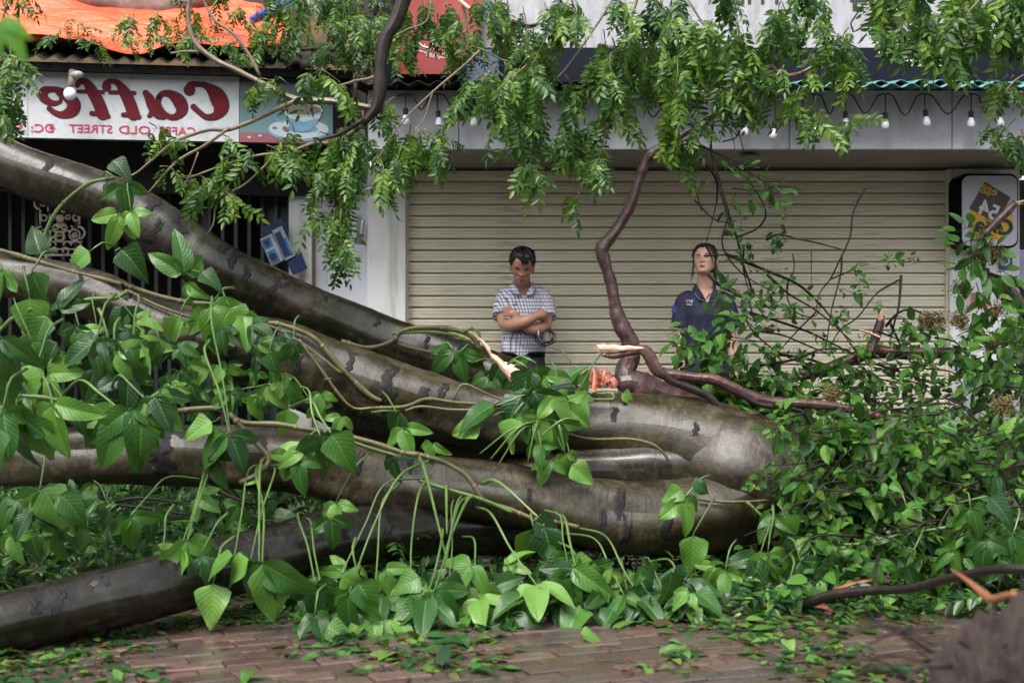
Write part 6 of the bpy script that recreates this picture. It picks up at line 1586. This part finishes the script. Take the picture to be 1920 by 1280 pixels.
def loft(mb, rings, n=28, power=2.3, off=Vector((0, 0, 0)), sub=.02):
    """rings: (z, cx, cy, rx, ry)"""
    R = np.array(rings, float)
    zz = []
    for i in range(len(R) - 1):
        k = max(1, int(abs(R[i + 1, 0] - R[i, 0]) / sub))
        zz += [i + j / k for j in range(k)]
    zz.append(len(R) - 1)
    v, f = [], []
    for q in zz:
        i = min(int(q), len(R) - 2); t_ = q - i; t_ = t_ * t_ * (3 - 2 * t_) * .5 + t_ * .5
        z, cx, cy, rx, ry = R[i] * (1 - t_) + R[i + 1] * t_
        for j in range(n):
            a = 2 * math.pi * j / n
            c, s_ = math.cos(a), math.sin(a)
            v.append((off.x + (cx + rx * math.copysign(abs(c) ** (2 / power), c)) * XS, off.y + cy + ry * math.copysign(abs(s_) ** (2 / power), s_), off.z + z))
    m = len(zz)
    for i in range(m - 1):
        for j in range(n): f.append((i * n + j, i * n + (j + 1) % n, (i + 1) * n + (j + 1) % n, (i + 1) * n + j))
    f.append(tuple(reversed(range(n)))); f.append(tuple(range((m - 1) * n, m * n)))
    mb.add(v, f)

HEAD = [(0.0, .018, -.072, -.040), (.006, .030, -.084, -.030), (.018, .042, -.089, -.012), (.04, .056, -.089, .025), (.062, .063, -.088, .055), (.085, .069, -.087, .076), (.11, .072, -.087, .088), (.135, .0735, -.092, .094), (.16, .0735, -.089, .095), (.185, .066, -.074, .086), (.205, .052, -.050, .066), (.219, .032, -.022, .042), (.226, .008, .002, .018)]
def head_pt(th, z, jaw=1.0, nose=1.0):
    a = np.array(HEAD)
    hw, yf, yb = (float(np.interp(z, a[:, 0], a[:, k])) for k in (1, 2, 3))
    if z < .07: hw *= jaw
    s_, c = math.sin(th), math.cos(th)
    p = 2 / 2.25
    x = hw * math.copysign(abs(s_) ** p, s_)
    y = (yf + yb) / 2 - (yb - yf) / 2 * math.copysign(abs(c) ** p, c)
    if c > 0:
        g = lambda x0, z0, sx, sz: math.exp(-((x - x0) / sx) ** 2 - ((z - z0) / sz) ** 2)
        if .066 < z < .125:
            t_ = (z - .074) / .045
            A = (.025 * (1 - t_) + .008 * t_) if t_ > 0 else .025 * max(0, 1 + t_ * 5.5)
            y -= nose * max(0, A) * math.exp(-(x / (.0125 - .004 * max(0, t_))) ** 2)
        for sg in (1, -1):
            y -= nose * .011 * g(sg * .0135, .078, .007, .007)
            y += .008 * g(sg * .031, .110, .015, .009)
            y -= .0035 * g(sg * .031, .109, .011, .0055)
            y -= .004 * g(sg * .03, .125, .024, .006)
            y -= .005 * g(sg * .046, .088, .016, .013)
            y += .003 * g(sg * .034, .06, .012, .014)
        y -= .0075 * g(0, .0505, .021, .006) + .007 * g(0, .0385, .018, .006) - .005 * g(0, .0445, .021, .0025)
        y -= .004 * g(0, .012, .018, .01)
    return Vector((x, y, z))
def add_head(mb, M, jaw=1.0, nose=1.0):
    n, zs = 72, list(np.linspace(0, .226, 64))
    v = [tuple(M @ head_pt(2 * math.pi * j / n, z, jaw, nose)) for z in zs for j in range(n)]
    f = [(i * n + j, i * n + (j + 1) % n, (i + 1) * n + (j + 1) % n, (i + 1) * n + j) for i in range(63) for j in range(n)]
    f.append(tuple(reversed(range(n)))); f.append(tuple(range(63 * n, 64 * n)))
    mb.add(v, f)
    for sg in (1, -1):
        ball(mb, M @ Vector((sg * .076, .006, .098)), .009, .019, .031, 12, 10, M=(M.to_3x3() @ Matrix.Rotation(sg * -.35, 3, 'Z')).to_4x4())
        ball(mb, M @ Vector((sg * .078, .0, .078)), .007, .01, .013, 10, 8)
def hair_shell(name, M, parent, mask, thick, seed, jaw=1.0, noise_amt=.35, tufts=0):
    n, zs = 110, list(np.linspace(.02, .226, 80))
    v, keep = [], []
    for z in zs:
        for j in range(n):
            th = 2 * math.pi * j / n
            th_ = th if th < math.pi else th - 2 * math.pi
            k = mask(th_, z)
            p = head_pt(th, z, jaw, 0)
            nrm = Vector((p.x / .0735, (p.y - .002) / .092, (z - .12) / .09)).normalized() if z > .12 else Vector((p.x, p.y, 0)).normalized()
            e = max(0, min(1, k))
            st = mnoise.noise(Vector((math.sin(th) * 11 + seed, z * 14, math.cos(th) * 11))) * noise_amt + mnoise.noise(Vector((math.sin(th) * 40, z * 18, math.cos(th) * 40))) * noise_amt * .5
            v.append(tuple(M @ (p + nrm * (-.002 + thick * e ** .6 * (1 + st)))))
            keep.append(k > -.02)
    f = []
    for i in range(79):
        for j in range(n):
            q = (i * n + j, i * n + (j + 1) % n, (i + 1) * n + (j + 1) % n, (i + 1) * n + j)
            if any(keep[a] for a in q): f.append(q)
    f.append(tuple(range(79 * n, 80 * n)))
    m = MB(); m.add(v, f)
    rs_ = random.Random(seed)
    for q in range(tufts):   # loose strands breaking the outline
        i = rs_.randrange(30, 78); j = rs_.randrange(n)
        if not (keep[i * n + j] and keep[max(0, i - 6) * n + j]): continue
        a = Vector(v[i * n + j]); b_ = Vector(v[max(0, i - 6) * n + (j + rs_.randrange(-4, 5)) % n])
        o_ = (a - M @ Vector((0, 0, .11))).normalized()
        dv = (b_ - a).normalized()
        tube(m, [a - o_ * .003, a + dv * .012 + o_ * .004, a + dv * .026 + o_ * rs_.uniform(.001, .007)], [.0032, .0026, .0005], 4, .02)
    return m.build(name, MAT['hair'], parent)
def face_parts(M, th, open_, jaw, lipmat, brow_w=.0028, nose=1.0):
    fp = lambda x, z, o=.0015: M @ (head_pt(math.asin(max(-1, min(1, x / .0715))), z, jaw, nose) + Vector((0, -o, 0)))
    for sg in (1, -1):
        m = MB(); tube(m, [fp(sg * x, z, .001) for x, z in ((.013, .1225), (.022, .1265), (.034, .1275), (.046, .1235))], [brow_w * .7, brow_w, brow_w * .9, .0008], 6, .003); m.build('eyebrow', MAT['hair'], th)
        m = MB(); tube(m, [fp(sg * x, z, .0012) for x, z in ((.018, .1085), (.025, .1105 + open_ * .5), (.033, .1105 + open_ * .5), (.042, .1075))], [.0008, .0017, .0018, .0009], 5, .003); m.build('eyelid_line', MAT['eye'], th)
        if open_:
            c = fp(sg * .031, .108, .0); 
            m = MB(); ball(m, c, .0105, .003, .0036, 12, 8, M=M.to_3x3().to_4x4()); e = m.build('eye', MAT['eyewhite'], th)
            m = MB(); ball(m, fp(sg * .031 - .002, .1085, .0025), .0046, .002, .0038, 10, 8, M=M.to_3x3().to_4x4()); m.build('iris', MAT['eye'], e)
    m = MB()
    tube(m, [fp(x, z, .0005) for x, z in ((-.021, .0445), (-.01, .0485), (0, .0475), (.01, .0485), (.021, .0445))], [.0008, .0028, .003, .0028, .0008], 6, .003)
    tube(m, [fp(x, z, .0005) for x, z in ((-.019, .043), (-.009, .0395), (0, .0385), (.009, .0395), (.019, .043))], [.0008, .003, .0036, .003, .0008], 6, .003)
    m.build('lips', lipmat, th)
    m = MB(); tube(m, [fp(x, z, .0018) for x, z in ((-.02, .0442), (-.01, .0446), (0, .0438), (.01, .0446), (.02, .0442))], .0008, 4, .003); m.build('mouth_line', simple('mouth_shade', (.06, .022, .02), .6), th)
def arm(mb, pts, rad, n=16): tube(mb, [Vector(p) for p in pts], rad, n, .015)
def fingers(mb, spec):
    for pts, r in spec: tube(mb, [Vector(p) for p in pts], [r, r * .95, r * .8, r * .55][:len(pts)], 8, .006)

# ---------------------------------------------------------------- the man
YM = 8.43
X0 = wx(981, YM); O = Vector((X0, YM, 0))
man = thing('person', 'man in a checked short sleeved shirt standing with folded arms and lowered head', 'person', tuple(O))
SKM = skinmat('sun_browned_skin', (.33, .165, .11), (.38, .195, .135))
XS = .8
def off(L): return [(p[0] * XS + O.x, p[1] + O.y, p[2] + O.z) for p in L]
HM = Matrix.Translation(O + Vector((-.012, -.05, 1.478))) @ Matrix.Rotation(math.radians(3), 4, 'Y') @ Matrix.Rotation(math.radians(25), 4, 'X') @ Matrix.Scale(.87, 4)
b = MB()
add_head(b, HM, .95, .8)
loft(b, [(.80, 0, .01, .13, .085), (.9, 0, .01, .158, .105), (1.0, 0, .005, .148, .098), (1.1, 0, 0, .143, .095), (1.22, 0, 0, .150, .10), (1.32, 0, .005, .160, .10), (1.39, 0, .015, .158, .085), (1.425, 0, .02, .115, .065), (1.45, 0, .015, .062, .055)], 28, 2.3, O)
arm(b, off([(0, .012, 1.42), (-.004, -.005, 1.47), (-.01, -.018, 1.53)]), [.054, .048, .047])
la = [(-.128, .01, 1.395), (-.152, -.012, 1.33), (-.150, -.05, 1.26), (-.132, -.10, 1.215)]
ra = [(.128, .01, 1.395), (.156, -.012, 1.33), (.168, -.05, 1.26), (.158, -.10, 1.205)]
arm(b, off(la), [.046, .043, .038, .037]); arm(b, off(ra), [.046, .043, .038, .037])
arm(b, off([(-.140, -.095, 1.222), (-.08, -.155, 1.216), (0, -.195, 1.232), (.07, -.195, 1.258), (.105, -.175, 1.27)]), [.034, .039, .036, .028, .025])
arm(b, off([(.105, -.175, 1.27), (.135, -.15, 1.275), (.15, -.11, 1.27)]), [.028, .034, .022])
arm(b, off([(.166, -.095, 1.212), (.10, -.15, 1.192), (.03, -.165, 1.205), (-.03, -.155, 1.245), (-.055, -.155, 1.268)]), [.034, .039, .035, .028, .025])
arm(b, off([(-.055, -.155, 1.268), (-.08, -.16, 1.282), (-.105, -.155, 1.29)]), [.027, .026, .022])
fs = []
for k in range(4):
    z = 1.316 - .0145 * k
    fs.append((off([(-.088, -.168, z - .006), (-.118, -.172, z), (-.14, -.158, z - .002), (-.152 + .004 * k, -.135, z - .004)]), .0088 - .0006 * (k == 3)))
fs.append((off([(-.075, -.160, 1.285), (-.082, -.150, 1.305), (-.098, -.135, 1.318)]), .0095))
fs.append((off([(.130, -.15, 1.285), (.148, -.135, 1.293), (.16, -.11, 1.296)]), .0095))
for k in range(4):
    fs.append((off([(.148, -.13, 1.285 - .014 * k), (.17, -.11, 1.288 - .014 * k), (.185, -.08, 1.287 - .014 * k), (.19, -.05, 1.285 - .014 * k)]), .0086))
fingers(b, fs)
for sg in (-1, 1):
    arm(b, off([(sg * .075, .01, .88), (sg * .085, 0, .7), (sg * .088, -.005, .48), (sg * .09, .015, .3), (sg * .092, .02, .08)]), [.082, .074, .054, .05, .036])
    arm(b, off([(sg * .092, .04, .045), (sg * .096, -.06, .04), (sg * .1, -.14, .03)]), [.036, .038, .028])
body = remeshed(b, 'body', SKM, man, .0045, 2)
# shirt
s = MB()
loft(s, [(1.035, 0, .004, .150, .108), (1.06, 0, .003, .158, .117), (1.1, 0, 0, .163, .122), (1.2, 0, 0, .162, .118), (1.3, 0, .004, .170, .117), (1.375, 0, .012, .170, .104), (1.42, 0, .018, .138, .086), (1.45, 0, .015, .078, .070), (1.47, 0, .01, .066, .064)], 32, 2.3, O)
arm(s, off([(-.10, .012, 1.395), (-.135, .008, 1.385), (-.160, -.014, 1.33), (-.165, -.04, 1.285), (-.165, -.055, 1.268)]), [.056, .054, .052, .051, .053])
arm(s, off([(.10, .012, 1.395), (.135, .008, 1.385), (.164, -.014, 1.33), (.180, -.04, 1.285), (.183, -.055, 1.262)]), [.056, .054, .052, .051, .053])
def cutm(c):
    p = c - O
    return (p.y < -.01 and abs(p.x) < max(0, (p.z - 1.375)) * .55 and p.z > 1.375) or p.z > 1.462
fold = lambda c: .006 * mnoise.noise(Vector((c.x * 9, c.y * 9, c.z * 5))) + .004 * mnoise.noise(Vector(((c.x + c.z * .7) * 24, c.y * 10, c.z * 9))) + (.004 * math.sin(c.z * 55 + c.x * 28) if c.z < 1.2 else 0)
PL = clothmat('checked_shirt_cloth', 'plaid')
remeshed(s, 'shirt', PL, man, .006, 2, fold, cutm)
for sg in (-1, 1):   # collar leaves
    m = MB()
    A = [(sg * .012, -.092, 1.385), (sg * .035, -.075, 1.425), (sg * .058, -.03, 1.462), (sg * .062, .03, 1.478)]
    B = [(sg * .052, -.108, 1.392), (sg * .075, -.088, 1.412), (sg * .085, -.03, 1.436), (sg * .080, .04, 1.45)]
    v = []
    for a_, b_ in zip(A, B):
        for k in range(4): q = Vector(a_).lerp(Vector(b_), k / 3); v.append(tuple(Vector((q.x * (.5 + .5 * XS), q.y, q.z)) + O + Vector((0, -.006 - .006 * math.sin(k / 3 * 3.1), .004 * math.sin(k / 3 * 3.1)))))
    m.add(v, [(i * 4 + k, i * 4 + k + 1, i * 4 + 5 + k, i * 4 + 4 + k) for i in range(3) for k in range(3)])
    c_ = m.build('collar', PL, man); md = c_.modifiers.new('t', 'SOLIDIFY'); md.thickness = .004
m = MB(); box(m, X0 - .008, X0 + .012, YM - .128, YM - .122, 1.30, 1.372); 
m = MB()
for z in (1.365, 1.315, 1.16, 1.11): ball(m, O + Vector((.003, -.122 - (.004 if z < 1.2 else 0), z)), .005, .003, .005, 8, 6)
m.build('button', MAT['white_ink'], man, kind='stuff')
m = MB(); tube(m, off([(-.082, -.118, 1.335), (-.062, -.124, 1.332), (-.045, -.126, 1.334)]), .0018, 5, .01); tube(m, off([(-.060, -.128, 1.328), (-.054, -.13, 1.352)]), [.004, .002], 6, .01); m.build('pocket_pen', MAT['ink'], man)
tr = MB()
loft(tr, [(.82, 0, .01, .15, .105), (.9, 0, .01, .168, .118), (.98, 0, .008, .165, .114), (1.03, 0, .006, .160, .112), (1.052, 0, .006, .158, .112)], 28, 2.4, O)
for sg in (-1, 1): arm(tr, off([(sg * .078, .01, .9), (sg * .086, 0, .7), (sg * .09, -.005, .48), (sg * .092, .01, .3), (sg * .094, .015, .085)]), [.090, .084, .068, .062, .056])
remeshed(tr, 'trousers', clothmat('black_trouser_cloth', (.012, .012, .016)), man, .008, 2, lambda c: .005 * mnoise.noise(c * 12))
m = MB(); loft(m, [(1.03, 0, .006, .164, .116), (1.06, 0, .006, .163, .116)], 28, 2.4, O); m.build('belt', MAT['black'], man)
for sg in (-1, 1):
    m = MB(); tube(m, off([(sg * .092, .075, .045), (sg * .094, .02, .048), (sg * .098, -.08, .042), (sg * .102, -.16, .03), (sg * .103, -.185, .025)]), [.034, .043, .044, .034, .018], 12, .02); m.build('shoe', MAT['black'], man)
def mmask(th, z):
    a = abs(th)
    fr = .182 + .004 * math.sin(th * 9) - .016 * math.exp(-((th - .3) / .3) ** 2)
    if a < .7: e = fr
    elif a < 1.2: e = fr + (.118 - fr) * (a - .7) / .5
    elif a < 1.75: e = .115 + .01 * (a - 1.5)
    else: e = .105 - .05 * min(1, (a - 1.75) / .5)
    return (z - e) / .022
hair_shell('hair', HM, man, mmask, .015, 1, .95, .5, 260)
m = MB()
for k in range(9):
    x = -.004 + .0055 * k
    tube(m, [HM @ Vector((x - .014, -.072, .196)), HM @ Vector((x, -.098, .180)), HM @ Vector((x + .004, -.1, .156 + .005 * (k % 3) + .001 * abs(k - 4)))], [.007, .0055, .001], 5, .01)
m.build('fringe', MAT['hair'], man)
face_parts(HM, man, 0, .95, simple('brown_lip', (.22, .09, .07), .45), .003, .8)
cable = thing('cable_coil', 'small coil of black cable hooked under the folded arms of the man', 'cable', tuple(O + Vector((.14, -.16, 1.14))))
m = MB()
lp2 = []
for k in range(61):
    a = k / 12 * 2 * math.pi + 1.6
    lp2.append(tuple(O + Vector((.128 + (.044 + .012 * math.sin(k * .29)) * math.cos(a) + .012 * math.sin(k * .13), -.185 + .006 * (k / 12) + .03 * math.sin(a), 1.146 + (.044 + .010 * math.cos(k * .21)) * math.sin(a)))))
tube(m, lp2, .0034, 6, .01); m.build('coil', MAT['rubber'], cable)
m = MB(); tube(m, off([(.11, -.19, 1.13), (.108, -.195, 1.16), (.112, -.185, 1.19)]), [.006, .007, .006], 8, .01); m.build('plug', MAT['steel'], cable)

# ---------------------------------------------------------------- the woman
YN = 8.3
XS = .84
X1 = wx(1322, YN); O = Vector((X1, YN, 0))
wom = thing('person', 'woman in a navy polo shirt with tied back hair looking up and away', 'person', tuple(O))
SKW = skinmat('warm_pale_skin', (.52, .3, .225), (.56, .33, .25))
zp = lambda py: CH + (640 - py) / F * YN
HW = Matrix.Translation(O + Vector((-.004, -.030, 1.498))) @ Matrix.Rotation(math.radians(-20), 4, 'Z') @ Matrix.Rotation(math.radians(-15), 4, 'X') @ Matrix.Rotation(math.radians(-3), 4, 'Y') @ Matrix.Scale(.87, 4)
b = MB()
add_head(b, HW, .93, .85)
loft(b, [(.80, 0, .01, .13, .09), (.9, 0, .01, .165, .112), (.98, 0, .008, .152, .1), (1.08, 0, 0, .125, .088), (1.2, 0, -.002, .135, .1), (1.28, 0, -.004, .142, .105), (1.36, 0, .01, .15, .085), (1.40, 0, .015, .115, .066), (1.43, 0, .012, .058, .05)], 28, 2.3, O)
arm(b, off([(0, .012, 1.39), (0, 0, 1.45), (.0, -.01, 1.52)]), [.054, .046, .046])
la = [(-.135, .01, 1.365), (-.158, .005, 1.27), (-.168, .0, 1.16), (-.172, -.02, 1.06), (-.172, -.045, .95), (-.17, -.055, .90)]
ra = [(.135, .01, 1.365), (.16, .005, 1.27), (.176, .0, 1.16), (.19, -.015, 1.06), (.198, -.04, .95), (.2, -.05, .90)]
for L, sg in ((la, -1), (ra, 1)):
    arm(b, off(L), [.044, .041, .035, .034, .026, .022])
    e = Vector(L[-1])
    arm(b, off([tuple(e), tuple(e + Vector((0, -.008, -.04))), tuple(e + Vector((0, -.012, -.075)))]), [.022, .027, .022], 10)
    fs = []
    for k in range(4):
        y = -.03 + .0165 * k
        ln = (.075, .085, .08, .062)[k]
        fs.append((off([tuple(e + Vector((0, y - .004, -.07))), tuple(e + Vector((-sg * .004, y - .008, -.07 - ln * .5))), tuple(e + Vector((-sg * .014, y - .008, -.07 - ln)))]), .0078))
    fs.append((off([tuple(e + Vector((-sg * .006, -.02, -.025))), tuple(e + Vector((-sg * .014, -.045, -.05))), tuple(e + Vector((-sg * .016, -.05, -.08)))]), .0088))
    fingers(b, fs)
for sg in (-1, 1):
    arm(b, off([(sg * .078, .01, .88), (sg * .082, 0, .7), (sg * .08, -.005, .48), (sg * .08, .015, .3), (sg * .08, .02, .08)]), [.085, .076, .052, .048, .034])
    arm(b, off([(sg * .08, .04, .04), (sg * .084, -.06, .035), (sg * .088, -.13, .028)]), [.033, .034, .024])
remeshed(b, 'body', SKW, wom, .0045, 2)
NAVY = clothmat('navy_polo_cloth', (.012, .016, .045))
s = MB()
loft(s, [(.93, 0, .006, .172, .122), (.98, 0, .006, .168, .118), (1.08, 0, 0, .148, .108), (1.2, 0, -.002, .15, .115), (1.28, 0, -.004, .156, .118), (1.35, 0, .008, .160, .1), (1.395, 0, .014, .13, .08), (1.425, 0, .012, .07, .064), (1.445, 0, .01, .058, .058)], 32, 2.3, O)
arm(s, off([(-.1, .01, 1.365), (-.135, .01, 1.355), (-.160, .004, 1.28), (-.170, .002, 1.215), (-.174, .0, 1.195)]), [.052, .056, .056, .057, .06])
arm(s, off([(.1, .01, 1.365), (.135, .01, 1.355), (.164, .004, 1.28), (.178, .002, 1.215), (.182, .0, 1.195)]), [.052, .056, .056, .057, .06])
def cutw(c):
    p = c - O
    return (p.y < -.01 and abs(p.x) < max(0, (p.z - 1.345)) * .5 and p.z > 1.345) or p.z > 1.437
remeshed(s, 'polo_shirt', NAVY, wom, .006, 2, lambda c: .005 * mnoise.noise(Vector((c.x * 9, c.y * 9, c.z * 6))) + .003 * mnoise.noise(Vector(((c.x - c.z * .6) * 24, c.y * 10, c.z * 9))), cutw)
PIPE = simple('pale_piping', (.45, .45, .5), .7)
for sg in (-1, 1):
    m = MB()
    A = [(sg * .010, -.085, 1.352), (sg * .032, -.068, 1.40), (sg * .052, -.028, 1.438), (sg * .055, .03, 1.45)]
    B = [(sg * .050, -.104, 1.362), (sg * .068, -.082, 1.386), (sg * .076, -.028, 1.41), (sg * .072, .04, 1.425)]
    v = []
    for a_, b_ in zip(A, B):
        for k in range(4): q = Vector(a_).lerp(Vector(b_), k / 3); v.append(tuple(Vector((q.x * (.5 + .5 * XS), q.y, q.z)) + O + Vector((0, -.006 - .006 * math.sin(k / 3 * 3.1), .004 * math.sin(k / 3 * 3.1)))))
    m.add(v, [(i * 4 + k, i * 4 + k + 1, i * 4 + 5 + k, i * 4 + 4 + k) for i in range(3) for k in range(3)])
    c_ = m.build('collar', NAVY, wom); md = c_.modifiers.new('t', 'SOLIDIFY'); md.thickness = .004
    m = MB(); tube(m, [Vector((q[0] * (.5 + .5 * XS), q[1], q[2])) + O + Vector((0, -.012, 0)) for q in [A[0]] + B[:3]], .0016, 5, .02); m.build('collar_piping', PIPE, c_)
    x = sg * .178 * XS
    m = MB(); tube(m, [O + Vector((x + .0615 * math.cos(a), .061 * math.sin(a), 1.190 + sg * .012 * math.cos(a))) for a in np.linspace(0, 6.283, 25)], .0016, 5, .02); m.build('sleeve_piping', PIPE, wom)
m = MB()
for z in (1.335, 1.295): ball(m, O + Vector((.0, -.125, z)), .004, .003, .004, 8, 6)
m.build('button', MAT['ink'], wom, kind='stuff')
zl, xl = zp(566), wx(1292, YN - .13)
LG = lambda dx, dz: Matrix.Translation((xl + dx, YN - .132, zl + dz)) @ UP
text('chest_lettering', 'V', .026, MAT['white_ink'], wom, LG(.0145, 0), bold=.0006)
text('chest_lettering', 'T', .026, simple('pale_blue_thread', (.3, .4, .7), .6), wom, LG(.001, 0), bold=.0006)
text('chest_lettering', 'V', .026, simple('red_thread', (.6, .12, .12), .6), wom, LG(-.0125, 0), bold=.0006) if 0 else text('chest_lettering', 'V', .026, simple('red_thread', (.6, .2, .2), .6), wom, LG(-.0125, 0), bold=.0006)
m = MB(); box(m, xl - .016, xl + .018, YN - .133, YN - .131, zl - .020, zl - .0165); m.build('chest_underline', MAT['white_ink'], wom, False)
m = MB(); box(m, wx(1259, YN - .03), wx(1268, YN - .03), YN - .035, YN - .03, zp(587), zp(573)); m.build('sleeve_badge', simple('blue_badge', (.03, .05, .2), .5), wom, False)
tr = MB()
loft(tr, [(.82, 0, .01, .15, .108), (.9, 0, .01, .170, .118), (.96, 0, .008, .162, .112), (1.0, 0, .006, .152, .104)], 28, 2.4, O)
for sg in (-1, 1): arm(tr, off([(sg * .08, .01, .9), (sg * .084, 0, .7), (sg * .082, -.005, .48), (sg * .082, .01, .3), (sg * .082, .015, .085)]), [.09, .083, .064, .058, .052])
remeshed(tr, 'trousers', clothmat('dark_navy_trouser_cloth', (.012, .016, .04)), wom, .008, 2, lambda c: .005 * mnoise.noise(c * 12))
for sg in (-1, 1):
    m = MB(); tube(m, off([(sg * .08, .07, .04), (sg * .082, .02, .044), (sg * .086, -.08, .038), (sg * .09, -.15, .028), (sg * .091, -.17, .022)]), [.03, .038, .039, .03, .016], 12, .02); m.build('shoe', MAT['black'], wom)
def wmask(th, z):
    a = abs(th)
    part = .186 - .012 * math.exp(-(th / .1) ** 2)
    if a < .9: e = part - .05 * (a / .9) ** 1.6
    elif a < 1.35: e = .136 - .035 * (a - .9) / .45
    elif a < 1.8: e = .10
    else: e = .09 - .05 * min(1, (a - 1.8) / .5)
    return (z - e) / .03
hair_shell('hair', HW, wom, wmask, .011, 5, .93, .25, 70)
m = MB()
tube(m, [HW @ Vector((0, .09, .13)), HW @ Vector((.02, .12, .10)), HW @ Vector((.03, .12, .03)), HW @ Vector((.035, .10, -.04)), HW @ Vector((.03, .09, -.08))], [.02, .028, .026, .018, .003], 10, .02, lambda a, L, p: 1 + .3 * mnoise.noise(Vector((math.cos(a) * 4, math.sin(a) * 4, L * 6))))
m.build('ponytail', MAT['hair'], wom)
m = MB()
for sg, n in ((1, 5), (-1, 5)):
    for k in range(n):
        o_ = .004 * k
        tube(m, [HW @ Vector((sg * (.066 - o_ * .3), -.03 + o_, .15)), HW @ Vector((sg * (.076), -.03 + o_ * 1.5, .10)), HW @ Vector((sg * (.074 + .003 * k), -.02 + o_, .045)), HW @ Vector((sg * (.078 + .006 * k), -.005 + o_, -.005 - .008 * k))], [.0015, .0022, .0016, .0005], 4, .02)
for k in range(4): tube(m, [HW @ Vector((.02 + .003 * k, -.085, .178)), HW @ Vector((.04 + .003 * k, -.088, .145)), HW @ Vector((.055 + .003 * k, -.075, .11)), HW @ Vector((.06 + .003 * k, -.06, .07))], [.0018, .0016, .0012, .0005], 4, .02)
m.build('loose_strands', MAT['hair'], wom)
face_parts(HW, wom, .0025, .93, simple('rose_lip', (.34, .12, .11), .35), .0022, .85)
bpy.data.scenes.remove(TMP)
